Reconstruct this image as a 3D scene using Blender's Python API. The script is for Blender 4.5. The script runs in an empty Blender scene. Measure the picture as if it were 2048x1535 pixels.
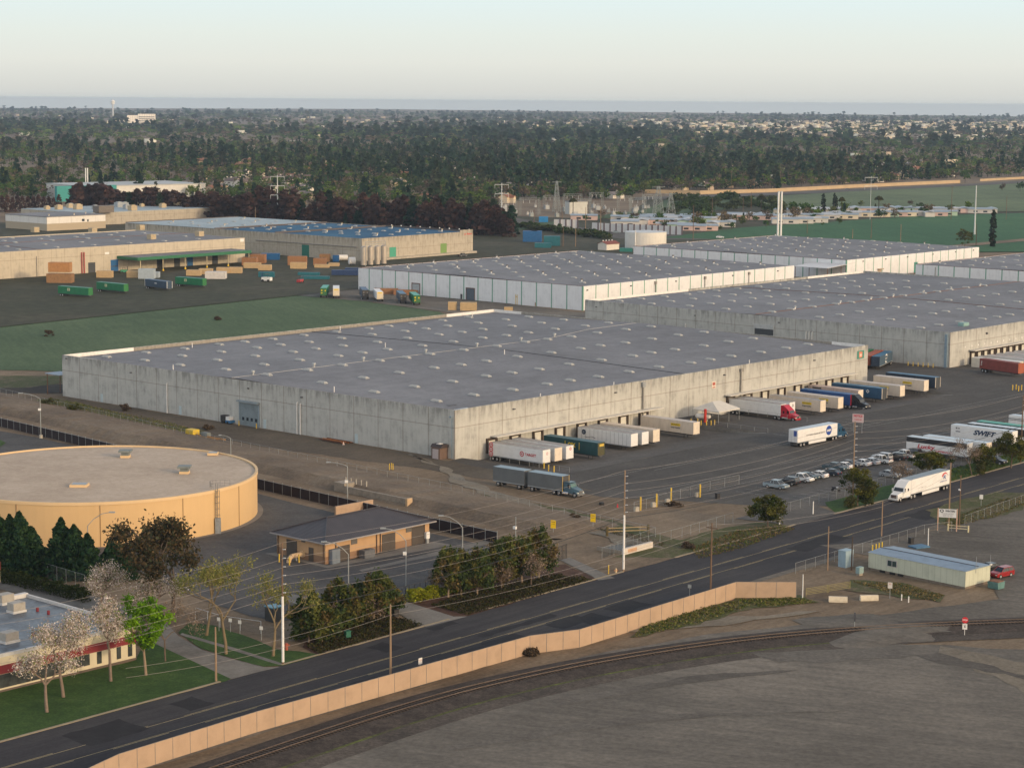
import bpy, bmesh, math, random
import numpy as np
from mathutils import Vector, Matrix
R=math.radians
C=bpy.context.scene
COL=C.collection
# ---------------------------------------------------------------- camera
F_PX,PITCH,ROLL,CAM_H=4117.2,R(7.816),R(.43),80.0
cd=bpy.data.cameras.new('camera'); cam=bpy.data.objects.new('camera',cd); COL.objects.link(cam)
cd.sensor_width=36; cd.lens=F_PX/2048*36; cd.clip_start=1; cd.clip_end=40000
cam.matrix_world=Matrix.Translation((0,0,CAM_H))@Matrix.Rotation(R(90)-PITCH,4,'X')@Matrix.Rotation(ROLL,4,'Z')
C.camera=cam
# ---------------------------------------------------------------- sky and sun
SUN_AZ,SUN_EL,EXPOSURE=R(128),R(15),1.14
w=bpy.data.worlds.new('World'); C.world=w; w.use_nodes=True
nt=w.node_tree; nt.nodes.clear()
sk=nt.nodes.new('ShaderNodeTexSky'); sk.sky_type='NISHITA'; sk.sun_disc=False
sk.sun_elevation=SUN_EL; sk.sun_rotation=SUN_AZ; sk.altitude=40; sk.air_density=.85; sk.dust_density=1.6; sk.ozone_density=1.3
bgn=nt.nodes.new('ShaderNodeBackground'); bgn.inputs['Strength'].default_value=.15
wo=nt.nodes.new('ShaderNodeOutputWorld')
# hazy sky: clear Nishita overhead, a bright hazy band all round the horizon, warmer towards the sun, paler and dimmer opposite it
N=nt.nodes.new; Lk=nt.links.new
def nd(t,**k):
    n=N(t)
    for a,b in k.items(): setattr(n,a,b)
    return n
def rng_(src,a,b,c=0,d=1):
    n=nd('ShaderNodeMapRange'); n.interpolation_type='SMOOTHSTEP'
    for q,x in zip(('From Min','From Max','To Min','To Max'),(a,b,c,d)): n.inputs[q].default_value=x
    Lk(src,n.inputs[0]); return n.outputs[0]
def mixw(f,a,b,mode='MIX'):
    n=nd('ShaderNodeMix',data_type='RGBA',blend_type=mode)
    for q,x in ((0,f),(6,a),(7,b)):
        if hasattr(x,'is_linked'): Lk(x,n.inputs[q])
        else: n.inputs[q].default_value=x
    return n.outputs[2]
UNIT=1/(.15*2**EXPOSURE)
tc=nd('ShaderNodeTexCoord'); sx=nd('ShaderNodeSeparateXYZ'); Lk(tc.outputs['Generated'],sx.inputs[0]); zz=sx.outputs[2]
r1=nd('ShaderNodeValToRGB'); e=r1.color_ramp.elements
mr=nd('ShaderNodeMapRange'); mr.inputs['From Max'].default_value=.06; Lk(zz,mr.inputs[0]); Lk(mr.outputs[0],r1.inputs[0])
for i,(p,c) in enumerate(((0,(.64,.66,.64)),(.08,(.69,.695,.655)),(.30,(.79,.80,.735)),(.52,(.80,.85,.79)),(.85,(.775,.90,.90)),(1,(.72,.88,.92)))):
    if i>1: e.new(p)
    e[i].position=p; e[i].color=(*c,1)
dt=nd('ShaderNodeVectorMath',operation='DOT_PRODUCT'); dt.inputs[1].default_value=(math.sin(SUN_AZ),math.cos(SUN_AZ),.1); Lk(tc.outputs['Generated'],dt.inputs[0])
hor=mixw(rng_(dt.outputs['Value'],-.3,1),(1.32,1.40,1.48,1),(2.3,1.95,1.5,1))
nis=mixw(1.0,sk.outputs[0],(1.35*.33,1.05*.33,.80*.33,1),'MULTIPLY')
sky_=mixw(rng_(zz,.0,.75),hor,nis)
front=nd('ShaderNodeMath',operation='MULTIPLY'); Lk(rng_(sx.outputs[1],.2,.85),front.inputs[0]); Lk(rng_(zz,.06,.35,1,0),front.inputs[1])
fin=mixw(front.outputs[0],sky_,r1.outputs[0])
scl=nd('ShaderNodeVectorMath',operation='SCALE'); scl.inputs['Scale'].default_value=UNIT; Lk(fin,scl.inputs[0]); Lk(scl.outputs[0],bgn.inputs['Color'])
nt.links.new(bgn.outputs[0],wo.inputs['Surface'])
sd=bpy.data.lights.new('sun','SUN'); sd.energy=.8; sd.angle=R(4); sd.color=(1,.76,.47)
sun=bpy.data.objects.new('sun',sd); COL.objects.link(sun)
sdir=Vector((math.sin(SUN_AZ)*math.cos(SUN_EL),math.cos(SUN_AZ)*math.cos(SUN_EL),math.sin(SUN_EL)))
sun.rotation_euler=sdir.to_track_quat('Z','Y').to_euler()
vs=C.view_settings; C.display_settings.display_device='sRGB'
vs.view_transform='Standard'; vs.look='None'; vs.exposure=EXPOSURE; vs.gamma=1; vs.use_curve_mapping=False
cy=C.cycles; cy.use_denoising=True; cy.max_bounces=5; cy.diffuse_bounces=2; cy.glossy_bounces=2; cy.transmission_bounces=2
cy.volume_bounces=1; cy.transparent_max_bounces=6; cy.caustics_reflective=False; cy.caustics_refractive=False
# ---------------------------------------------------------------- pixel -> ground
_c,_s=math.cos(PITCH),math.sin(PITCH); _cr,_sr=math.cos(ROLL),math.sin(ROLL)
def ray(px,py):
    x,y=px-1024,py-767.5
    u=(x*_cr+y*_sr)/F_PX; v=-(-x*_sr+y*_cr)/F_PX
    return Vector((u,_c+v*_s,-_s+v*_c))
def G(px,py,z=0):
    d=ray(px,py); t=(z-CAM_H)/d.z
    return Vector((d.x*t,d.y*t,z))
def HZ(px,py,ptop,z=0):                     # height of a thing whose foot is at py and whose top is at ptop
    p=G(px,py,z); d=ray(px,ptop); return CAM_H+d.z*p.y/d.y-z
YAW=R(48.9); UV=Vector((math.cos(YAW),math.sin(YAW),0)); VV=Vector((-math.sin(YAW),math.cos(YAW),0))
F0=Vector((-12.8,457.2,0))
def loc(o,p):                               # world point in the frame of a root object
    return Matrix.Rotation(-o.rotation_euler.z,3,'Z')@(Vector(p)-o.location)
# ---------------------------------------------------------------- materials
MATS={}
def _n(nt,t,**k):
    n=nt.nodes.new(t)
    for a,b in k.items(): setattr(n,a,b)
    return n
def newmat(name):
    m=bpy.data.materials.new(name); m.use_nodes=True; nt=m.node_tree
    b=nt.nodes['Principled BSDF']; return m,nt,b,nt.links.new
def noise(nt,vec,scale,detail=4,rough=.6):
    n=_n(nt,'ShaderNodeTexNoise'); n.inputs['Scale'].default_value=scale; n.inputs['Detail'].default_value=detail; n.inputs['Roughness'].default_value=rough
    if vec is not None: nt.links.new(vec,n.inputs['Vector'])
    return n.outputs['Fac']
def ramp(nt,fac,stops):
    r=_n(nt,'ShaderNodeValToRGB'); e=r.color_ramp.elements
    while len(e)<len(stops): e.new(.5)
    for i,(p,c) in enumerate(stops): e[i].position=p; e[i].color=(*c,1) if len(c)==3 else c
    nt.links.new(fac,r.inputs[0]); return r.outputs['Color']
def mixc(nt,fac,a,b,mode='MIX'):
    m=_n(nt,'ShaderNodeMix',data_type='RGBA',blend_type=mode)
    for i,x in ((0,fac),(6,a),(7,b)):
        if hasattr(x,'is_linked'): nt.links.new(x,m.inputs[i])
        else: m.inputs[i].default_value=x if i==0 else ((*x,1) if len(x)==3 else x)
    return m.outputs[2]
def math_(nt,op,a,b=None,c=None):
    m=_n(nt,'ShaderNodeMath',operation=op)
    for i,x in enumerate((a,b,c)):
        if x is None: continue
        if hasattr(x,'is_linked'): nt.links.new(x,m.inputs[i])
        else: m.inputs[i].default_value=x
    return m.outputs[0]
def mapping(nt,vec,scale=(1,1,1),rz=0):
    m=_n(nt,'ShaderNodeMapping'); m.inputs['Scale'].default_value=scale; m.inputs['Rotation'].default_value=(0,0,rz)
    nt.links.new(vec,m.inputs['Vector']); return m.outputs[0]
def coords(nt,kind='Object'):
    return _n(nt,'ShaderNodeTexCoord').outputs[kind]
def grime(c,k): return tuple(x*k for x in c)
def M(name,col,rough=.75,var=.18,scale=.6,metal=0,spec=.4,stretch=(1,1,1)):
    """plain paint / stuff with uneven tone"""
    if name in MATS: return MATS[name]
    m,nt,b,L=newmat(name); v=coords(nt)
    f=noise(nt,mapping(nt,v,stretch),scale,5,.65)
    c=ramp(nt,f,[(.3,grime(col,1-var)),(.5,col),(.72,tuple(min(.95,x*(1+var*.6)) for x in col))])
    L(c,b.inputs['Base Color']); b.inputs['Roughness'].default_value=rough; b.inputs['Metallic'].default_value=metal
    b.inputs['Specular IOR Level'].default_value=spec
    MATS[name]=m; return m
def groundmat(name,cols,big=.02,mid=.15,fine=1.2,streak=None,rough=.95,fineamp=.22,spec=.2,k=.86):
    """three-tone ground: large patches, streaks along a direction, grain"""
    m,nt,b,L=newmat(name); v=coords(nt)
    p=noise(nt,v,big,5,.6); q=noise(nt,v,mid,6,.7)
    if streak:
        ang,sx,sy,amp=streak
        q2=noise(nt,mapping(nt,v,(sx,sy,1),0) if not ang else mapping(nt,mapping(nt,v,(1,1,1),-ang),(sx,sy,1)),1,5,.65)
        q=math_(nt,'ADD',math_(nt,'MULTIPLY',q,1-amp),math_(nt,'MULTIPLY',q2,amp))
    f=math_(nt,'ADD',math_(nt,'MULTIPLY',p,.5),math_(nt,'MULTIPLY',q,.5))
    n=len(cols); c=ramp(nt,f,[(.38+.24*i/(n-1),grime(q_,k)) for i,q_ in enumerate(cols)])
    g=noise(nt,v,fine,3,.7)
    c=mixc(nt,1.0,c,ramp(nt,g,[(.3,(1-fineamp,)*3),(.7,(1+fineamp,)*3)]),'MULTIPLY')
    L(c,b.inputs['Base Color']); b.inputs['Roughness'].default_value=rough; b.inputs['Specular IOR Level'].default_value=spec
    MATS[name]=m; return m
def wallmat(name,col,joint=None,band=None,zjoint=None,stain=.35,jw=.22,jcol=(.16,.12,.09),topstain=None,pier=None):
    """cast wall panels: stained joints every `joint` metres, horizontal joint at zjoint, runs of dirt from the top edge"""
    m,nt,b,L=newmat(name); v=coords(nt); N=coords(nt,'Normal')
    s=_n(nt,'ShaderNodeSeparateXYZ'); L(v,s.inputs[0]); sn=_n(nt,'ShaderNodeSeparateXYZ'); L(N,sn.inputs[0])
    ax=math_(nt,'GREATER_THAN',math_(nt,'ABSOLUTE',sn.outputs[0]),.5)
    h=math_(nt,'ADD',math_(nt,'MULTIPLY',ax,s.outputs[1]),math_(nt,'MULTIPLY',math_(nt,'SUBTRACT',1.0,ax),s.outputs[0]))
    a=noise(nt,v,.35,6,.7); st=noise(nt,mapping(nt,v,(1.1,1.1,.09)),1,4,.6)
    f=math_(nt,'ADD',math_(nt,'MULTIPLY',a,.6),math_(nt,'MULTIPLY',st,.4))
    c=ramp(nt,f,[(.34,grime(col,1-stain)),(.5,col),(.68,grime(col,1+stain*.35))])
    if topstain:
        z0,z1=topstain
        t=math_(nt,'DIVIDE',math_(nt,'SUBTRACT',s.outputs[2],z0),z1-z0)
        d=noise(nt,mapping(nt,v,(.7,.7,.12)),1,4,.7)
        k=math_(nt,'MULTIPLY',math_(nt,'POWER',math_(nt,'MAXIMUM',t,0.0),1.5),math_(nt,'MAXIMUM',math_(nt,'MULTIPLY',math_(nt,'SUBTRACT',d,.42),5),0.0))
        c=mixc(nt,math_(nt,'MINIMUM',k,.7),c,grime(col,.42))
    if joint:
        fr=math_(nt,'FRACT',math_(nt,'DIVIDE',h,joint))
        j=math_(nt,'LESS_THAN',fr,jw/joint)
        c=mixc(nt,math_(nt,'MULTIPLY',j,.55 if not pier else 1.0),c,pier or jcol)
    if zjoint:
        j=math_(nt,'LESS_THAN',math_(nt,'ABSOLUTE',math_(nt,'SUBTRACT',s.outputs[2],zjoint)),.11)
        c=mixc(nt,math_(nt,'MULTIPLY',j,.42),c,jcol)
    if band:
        z0,z1,bc=band
        j=math_(nt,'MULTIPLY',math_(nt,'GREATER_THAN',s.outputs[2],z0),math_(nt,'LESS_THAN',s.outputs[2],z1))
        c=mixc(nt,j,c,bc)
    L(c,b.inputs['Base Color']); b.inputs['Roughness'].default_value=.88; b.inputs['Specular IOR Level'].default_value=.25
    MATS[name]=m; return m
def glassmat(name,col=(.03,.04,.05),rough=.12):
    if name in MATS: return MATS[name]
    m,nt,b,L=newmat(name); f=noise(nt,coords(nt),.8,2)
    L(ramp(nt,f,[(.3,grime(col,.6)),(.7,grime(col,1.4))]),b.inputs['Base Color'])
    b.inputs['Roughness'].default_value=rough; b.inputs['Specular IOR Level'].default_value=.6; MATS[name]=m; return m
def leafmat(name):
    """leaf colour comes from each leaf clump's own tint"""
    if name in MATS: return MATS[name]
    m,nt,b,L=newmat(name); nt.nodes.remove(b)
    at=_n(nt,'ShaderNodeAttribute',attribute_name='tint'); v=coords(nt)
    c=mixc(nt,1.0,at.outputs['Color'],ramp(nt,noise(nt,v,.9,2),[(.3,(.95,.98,.95)),(.7,(1.6,1.65,1.55))]),'MULTIPLY')
    d=_n(nt,'ShaderNodeBsdfDiffuse'); t=_n(nt,'ShaderNodeBsdfTranslucent'); x=_n(nt,'ShaderNodeMixShader'); x.inputs[0].default_value=.22
    L(c,d.inputs[0]); L(c,t.inputs[0]); L(d.outputs[0],x.inputs[1]); L(t.outputs[0],x.inputs[2]); L(x.outputs[0],nt.nodes['Material Output'].inputs[0])
    MATS[name]=m; return m
# ---------------------------------------------------------------- mesh builders
class MB:
    def __init__(s): s.v=[]; s.f=[]; s.m=[]
    def add(s,vs,fs,mi=0):
        o=len(s.v); s.v+=[tuple(x) for x in vs]; s.f+=[tuple(o+i for i in f) for f in fs]; s.m+=[mi]*len(fs); return s
    def box(s,x0,x1,y0,y1,z0,z1,mi=0,rz=0,c=None):
        vs=[(x,y,z) for z in (z0,z1) for x,y in ((x0,y0),(x1,y0),(x1,y1),(x0,y1))]
        if rz:
            cx,cyy=c or ((x0+x1)/2,(y0+y1)/2); k,l=math.cos(rz),math.sin(rz)
            vs=[(cx+(x-cx)*k-(y-cyy)*l,cyy+(x-cx)*l+(y-cyy)*k,z) for x,y,z in vs]
        return s.add(vs,[(3,2,1,0),(4,5,6,7),(0,1,5,4),(1,2,6,5),(2,3,7,6),(3,0,4,7)],mi)
    def prism(s,pts,z0,z1,mi=0,cap=True):
        n=len(pts); vs=[(x,y,z0) for x,y in pts]+[(x,y,z1) for x,y in pts]
        fs=[(i,(i+1)%n,n+(i+1)%n,n+i) for i in range(n)]
        if cap: fs+=[tuple(range(n,2*n)),tuple(range(n-1,-1,-1))]
        return s.add(vs,fs,mi)
    def extr(s,prof,y0,y1,mi=0,axis='y'):    # profile in x,z pushed along y
        n=len(prof); vs=[(x,y0,z) for x,z in prof]+[(x,y1,z) for x,z in prof]
        if axis=='x': vs=[(y0,a,z) for a,z in prof]+[(y1,a,z) for a,z in prof]
        return s.add(vs,[(i,(i+1)%n,n+(i+1)%n,n+i) for i in range(n)]+[tuple(range(n,2*n)),tuple(range(n-1,-1,-1))],mi)
    def tube(s,p0,p1,r0,r1=None,n=6,mi=0,cap=True):
        p0,p1=Vector(p0),Vector(p1); r1=r0 if r1 is None else r1
        d=(p1-p0).normalized(); a=d.orthogonal().normalized(); b=d.cross(a)
        vs=[]
        for p,r in ((p0,r0),(p1,r1)):
            for i in range(n):
                t=2*math.pi*i/n; vs.append(p+(a*math.cos(t)+b*math.sin(t))*r)
        fs=[(i,(i+1)%n,n+(i+1)%n,n+i) for i in range(n)]
        if cap: fs+=[tuple(range(n,2*n)),tuple(range(n-1,-1,-1))]
        return s.add(vs,fs,mi)
    def path(s,pts,r,n=5,mi=0):
        for a,b in zip(pts,pts[1:]): s.tube(a,b,r,r,n,mi)
        return s
    def quad(s,a,b,c,d,mi=0): return s.add([a,b,c,d],[(0,1,2,3)],mi)
    def build(s,name,mat,parent=None,smooth=False,lo=(0,0,0),rz=0):
        me=bpy.data.meshes.new(name); me.from_pydata(s.v,[],s.f)
        for k in (mat if isinstance(mat,(list,tuple)) else [mat]): me.materials.append(k)
        if max(s.m,default=0)>0: me.polygons.foreach_set('material_index',s.m)
        if smooth: me.polygons.foreach_set('use_smooth',[True]*len(s.f))
        me.update()
        o=bpy.data.objects.new(name,me); COL.objects.link(o); o.location=lo; o.rotation_euler=(0,0,rz)
        if parent: o.parent=parent
        return o
def tag(o,label=None,cat=None,group=None,kind=None):
    for k,x in (('label',label),('category',cat),('group',group),('kind',kind)):
        if x: o[k]=x
    return o
def thing(name,label,cat,lo=(0,0,0),rz=0,group=None):
    o=bpy.data.objects.new(name,None); COL.objects.link(o); o.empty_display_size=.5
    o.location=lo; o.rotation_euler=(0,0,rz); return tag(o,label,cat,group)
KIDS={}
def kids(o):
    return [c for c in bpy.data.objects if c.parent==o]
def dup(root,lo,rz=0,label=None,group=None,scale=None,mats=None):
    k=KIDS.get(root.name)
    if k is None: k=KIDS[root.name]=[(c,kids(c)) for c in kids(root)]
    r=root.copy(); COL.objects.link(r); r.location=lo; r.rotation_euler=(0,0,rz)
    if scale: r.scale=(scale,)*3 if not isinstance(scale,tuple) else scale
    if label: r['label']=label
    if group: r['group']=group
    for c,gs in k:
        d=c.copy(); COL.objects.link(d); d.parent=r
        for g in gs:
            e=g.copy(); COL.objects.link(e); e.parent=d
    return r
def npmesh(name,V,Fq,mat,tint=None,parent=None,matidx=None):
    """quads (or tris) from numpy arrays; tint = one colour per face"""
    V=np.asarray(V,np.float32); Fq=np.asarray(Fq,np.int32); n,k=Fq.shape
    me=bpy.data.meshes.new(name); me.vertices.add(len(V)); me.vertices.foreach_set('co',V.ravel())
    me.loops.add(n*k); me.loops.foreach_set('vertex_index',Fq.ravel())
    me.polygons.add(n); me.polygons.foreach_set('loop_start',np.arange(0,n*k,k,dtype=np.int32))
    if matidx is not None: me.polygons.foreach_set('material_index',np.asarray(matidx,np.int32))
    me.update(calc_edges=True)
    if tint is not None:
        a=me.attributes.new('tint','FLOAT_COLOR','CORNER')
        t=np.repeat(np.c_[np.asarray(tint,np.float32),np.ones(n,np.float32)],k,axis=0); a.data.foreach_set('color',t.ravel())
    for q in (mat if isinstance(mat,(list,tuple)) else [mat]): me.materials.append(q)
    o=bpy.data.objects.new(name,me); COL.objects.link(o)
    if parent: o.parent=parent
    return o
def text(s,h,mat,parent,at,right,up=(0,0,1),width=None,name='lettering',shear=0,bold=0,align='LEFT'):
    cu=bpy.data.curves.new('txt','FONT'); cu.body=s; cu.size=1; cu.shear=shear; cu.offset=bold; cu.extrude=.0; cu.align_x=align
    o=bpy.data.objects.new('txt',cu); COL.objects.link(o)
    dg=bpy.context.evaluated_depsgraph_get(); me=bpy.data.meshes.new_from_object(o.evaluated_get(dg)); bpy.data.objects.remove(o); bpy.data.curves.remove(cu)
    xs=[v.co.x for v in me.vertices]; ys=[v.co.y for v in me.vertices]
    x0,x1,y0,y1=min(xs),max(xs),min(ys),max(ys); k=h/(y1-y0); kx=(width/(x1-x0)) if width else k
    r=Vector(right).normalized(); u=Vector(up).normalized(); a=Vector(at)+r.cross(u)*.012
    ox=x0 if align=='LEFT' else (x0+x1)/2
    for v in me.vertices: v.co=a+r*((v.co.x-ox)*kx)+u*((v.co.y-y0)*k)
    me.materials.clear(); me.materials.append(mat); me.name=name
    t=bpy.data.objects.new(name,me); COL.objects.link(t); t.parent=parent; return t
def disc(mb,c,right,up,r0,r1=0,n=24,mi=0,off=.012,squash=1):
    r=Vector(right).normalized(); u=Vector(up).normalized(); c=Vector(c)+r.cross(u)*off
    P=lambda t,q:c+r*(math.cos(t)*q*squash)+u*(math.sin(t)*q)
    for i in range(n):
        t,t2=2*math.pi*i/n,2*math.pi*(i+1)/n
        if r1: mb.add([P(t,r1),P(t,r0),P(t2,r0),P(t2,r1)],[(0,1,2,3)],mi)
        else: mb.add([c,P(t,r0),P(t2,r0)],[(0,1,2)],mi)
# ================================================================ SETTING
def P(u,v,z=0): q=F0+UV*u+VV*v; return Vector((q.x,q.y,z))
dirt=groundmat('dirt',[(.115,.085,.056),(.20,.15,.10),(.275,.212,.145)],.03,.25,1.5,(R(138),.9,.07,.5))
gravel=groundmat('gravel',[(.095,.085,.072),(.15,.135,.114),(.225,.20,.165)],.02,.12,1.1,(R(70),.5,.05,.6))
asphalt=groundmat('asphalt',[(.062,.058,.054),(.088,.083,.077),(.122,.114,.104)],.02,.14,1.3,(R(48.9),.05,.7,.4))
asphalt2=groundmat('asphalt_worn',[(.085,.08,.075),(.115,.108,.10),(.15,.14,.128)],.03,.2,1.3,(R(48.9),.06,.5,.4))
roadm=groundmat('road_asphalt',[(.032,.031,.035),(.048,.046,.050),(.070,.067,.067)],.03,.2,2,(R(49.37),.035,.75,.65),fineamp=.15)
patchm=groundmat('road_patch',[(.020,.020,.023),(.028,.028,.031),(.036,.036,.039)],.1,.5,3,fineamp=.12)
concg=groundmat('concrete_paving',[(.15,.14,.125),(.21,.197,.175),(.25,.235,.21)],.05,.3,2,fineamp=.12)
fieldm=groundmat('field_crop',[(q[0]*1.28,q[1]*1.28,q[2]*1.28) for q in [(.042,.072,.034),(.060,.096,.046),(.088,.125,.062)]],.012,.09,.8,(R(20),.5,.04,.55),fineamp=.3)
field2=groundmat('field_green',[(.030,.105,.045),(.042,.13,.055),(.062,.155,.06)],.006,.05,.5,(R(5),.3,.01,.5),fineamp=.25)
field3=groundmat('pasture',[(.085,.115,.06),(.12,.165,.085),(.155,.20,.10)],.006,.05,.5,(R(5),.3,.01,.4),fineamp=.25)
lawn=groundmat('lawn',[(.026,.060,.012),(.040,.085,.017),(.062,.110,.026)],.12,.6,3,fineamp=.35)
weeds=groundmat('weeds',[(.16,.125,.085),(.085,.09,.035),(.06,.08,.022)],.1,.45,2,fineamp=.4)
mulch=groundmat('mulch',[(.055,.03,.02),(.085,.045,.03),(.11,.062,.04)],.2,.8,4,fineamp=.3)
farland=groundmat('suburb_ground',[(.04,.045,.026),(.06,.06,.036),(.09,.08,.055)],.004,.03,.2,fineamp=.3)
paint_y=M('yellow_line',(.34,.27,.13),.8,.45,1.5); paint_w=M('white_line',(.36,.35,.33),.8,.45,1.5)
rn=random.Random(5)
def jag(pts,amp,step):
    out=[]
    n=len(pts)
    for i in range(n):
        a,b=pts[i],pts[(i+1)%n]; L=(b-a).length; k=max(1,min(120,int(L/step)))
        d=(b-a).normalized(); nrm=Vector((-d.y,d.x,0)); ph=rn.random()*9
        for j in range(k):
            t=j/k; e=0 if j==0 else amp*(math.sin(j*1.7+ph)*.5+math.sin(j*.53+ph*2)*.6+rn.uniform(-.6,.6))
            out.append(a.lerp(b,t)+nrm*e)
    return out
SZ=[0]
def sheet(name,pts,mat,z=.02,amp=0,step=3,kind='structure',px=True):
    w=[G(*p) if px else Vector(p) for p in pts]; SZ[0]+=1; z+=SZ[0]*.0007
    z*=1+max(0,min((p.length for p in w))-420)/110; z=min(z,1.0)
    if amp: w=jag(w,amp,step)
    me=bpy.data.meshes.new(name); bm=bmesh.new()
    f=bm.faces.new([bm.verts.new((p.x,p.y,z)) for p in w]); bm.normal_update()
    if f.normal.z<0: f.normal_flip()
    bmesh.ops.triangulate(bm,faces=[f]); bm.to_mesh(me); bm.free(); me.materials.append(mat)
    o=bpy.data.objects.new(name,me); COL.objects.link(o); o['kind']=kind; return o
# the ground: one sheet to the horizon, open where the sunken loading aprons lie
us=[-13000,-5000,-2500,-1200,-600,-300,-120,2.5,80,97,172,235,392,600,900,1400,2200,3600,6000,13000]; vsx=[-13000,-5000,-2000,-800,-400,-200,-100,-30,0,100,200,350,600,1000,1600,2600,4500,8000,13000]; gb=MB(); gm=[]
for i in range(len(us)-1):
    for j in range(len(vsx)-1):
        if vsx[j]==-30 and us[i] in (2.5,97,235): continue
        gb.add([P(us[i],vsx[j]),P(us[i+1],vsx[j]),P(us[i+1],vsx[j+1]),P(us[i],vsx[j+1])],[(0,1,2,3)])
tag(gb.build('ground',dirt),kind='structure')
for a,b in ((2.5,80),(97,172),(235,392)):
    m=MB(); pr=[(-30,0),(-18,-1.15),(0,-1.15)]
    for (v0,z0),(v1,z1) in zip(pr,pr[1:]): m.add([P(a,v0,z0),P(b,v0,z0),P(b,v1,z1),P(a,v1,z1)],[(0,1,2,3)])
    for u in (a,b): m.add([P(u,-30,.02),P(u,-18,-1.15),P(u,0,-1.15),P(u,0,.02)],[(0,1,2,3)],1)
    tag(m.build('dock_apron',[asphalt2,concg]),kind='structure')
sheet('suburb_land',[(-700,452),(-60,446),(540,440),(1000,432),(1240,440),(1300,398),(1550,388),(1900,371),(2120,362),(3000,335),(4200,207),(-2200,191)],farland,.03)
yard=[P(-6,-1),P(2.5,0),P(2.5,-30),P(80,-30),P(80,0),P(97,0),P(97,-30),P(172,-30),P(172,0),P(177,0),P(177,160),P(223,160),P(223,.5),P(235,0),P(235,-30),P(392,-30),P(392,-60),
 P(330,-112),P(250,-105),P(160,-99),P(110,-96),P(70,-93),P(45,-92),P(22,-96),P(12,-92),P(2,-80),P(-2,-72),P(-6,-62),P(-12,-52),P(-10,-40),P(-7,-20)]
sheet('yard',yard,asphalt,.025,.35,4,px=False)
sheet('parking_lot',[P(8,-78),P(40,-76),P(78,-75),P(82,-88),P(60,-91),P(20,-94),P(10,-90)],asphalt2,.04,.3,4,px=False)
sheet('side_yard',[P(-2,-2),P(-1,60),P(-1,140),P(-6,144),P(-18,110),P(-19,60),P(-16,20),P(-12,-30),P(-8,-50)],groundmat('dirt_dark',[(.085,.07,.053),(.12,.10,.076),(.16,.13,.098)],.04,.3,1.5,(R(138),.9,.07,.5)),.03,.8,3,px=False)
sheet('green_field',[(-90,642),(130,624),(330,603),(500,588),(600,589),(720,601),(880,624),(985,650),(700,700),(300,742),(125,744),(60,741),(-90,737)],fieldm,.03,.9,5)
sheet('grass_verge',[(-90,752),(125,751),(125,766),(60,775),(-90,778)],weeds,.03,.6,3)
sheet('spur_bed',[(-90,778),(128,768),(128,786),(-90,789)],groundmat('ballast_dark',[(.03,.024,.02),(.045,.037,.03),(.065,.053,.043)],.2,1,3),.03,.4,3)
sheet('depot_apron',[(-90,567),(240,540),(440,527),(540,510),(700,528),(640,545),(520,560),(440,572),(300,582),(120,588),(-90,600)],groundmat('asphalt_dark',[(.06,.055,.05),(.08,.075,.07),(.105,.098,.09)],.05,.3,1.3),.03,1.2,6)
sheet('depot_lane',[(-90,590),(120,592),(250,588),(330,577),(440,566),(540,577),(650,575),(715,572),(1170,626),(1182,652),(985,638),(860,620),(720,602),(560,588),(440,580),(300,600),(100,610),(-90,606)],gravel,.035,.8,6)
sheet('far_lot',[(946,472),(1045,466),(1255,478),(1262,500),(1100,506),(950,512)],asphalt2,.03,.8,8)
sheet('back_road',[(1000,432),(1130,452),(1250,466),(1340,470),(1600,474),(1600,480),(1335,480),(1240,478),(1100,463),(990,446)],asphalt2,.035,.5,8)
sheet('green_field_east',[(1320,476),(1500,455),(1640,446),(1850,432),(2160,424),(2160,505),(1960,505),(1560,484)],field2,.04,1.5,10)
sheet('pasture',[(1500,396),(1700,384),(1900,373),(2160,360),(2160,424),(1980,424),(1800,418),(1600,416),(1500,414)],field3,.04,1.5,10)
sheet('meadow',[(1030,462),(1170,440),(1330,432),(1500,414),(1540,402),(1500,396),(1340,398),(1290,420),(1100,445),(1010,452)],fieldm,.037,1.5,10)
sheet('far_road',[(1270,396),(1535,387.5),(1920,370),(2160,357),(2160,362),(1920,374),(1535,392.5),(1270,402)],asphalt2,.05)
sheet('farm_track',[(1900,492),(1990,484),(2160,468),(2160,474),(1990,489),(1900,498)],dirt,.055,.6,8)
# ---- the main road, in its own frame: x along the kerb, y to the upper left
RA=R(49.37); RO=G(1060,1195); RX=Vector((math.cos(RA),math.sin(RA),0)); RY=Vector((-RX.y,RX.x,0))
def Q(x,y,z=0): q=RO+RX*x+RY*y; return Vector((q.x,q.y,z))
def strip(name,x0,x1,y0,y1,mat,z,kind='structure'):
    return sheet(name,[Q(x0,y0),Q(x1,y0),Q(x1,y1),Q(x0,y1)],mat,z,px=False,kind=kind)
strip('road',-320,900,0,-20.2,roadm,.03)
sheet('road_shoulder',[Q(-320,-20),Q(40,-20),Q(44,-20),Q(900,-19),Q(900,-24),Q(110,-24),Q(100,-21.6),Q(-320,-21.4)],gravel,.034,.3,4,px=False)
for i,(x0,x1,y0,y1) in enumerate(((-96,-86.5,-3.4,-9.2),(-78,-73.5,-2.6,-7),(-24,-6,-9.6,-10.8),(-12,-4,-13,-16.5),(-7,-1,-14,-18),(-27,-19,-13,-18.5),(-38,-28,-14.5,-19.5),(2,10,-13.5,-17.5),(-60,-50,-14,-19),(-40,-36,-2,-6),(-26,-20,-1,-2.6),(60,76,-10,-14),(100,118,-11,-16))):
    sheet('road_patch',[Q(x0,y0),Q(x1,y0+.4),Q(x1,y1),Q(x0,y1-.3)],patchm,.036,.35,1.5,px=False)
m=MB()
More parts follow.
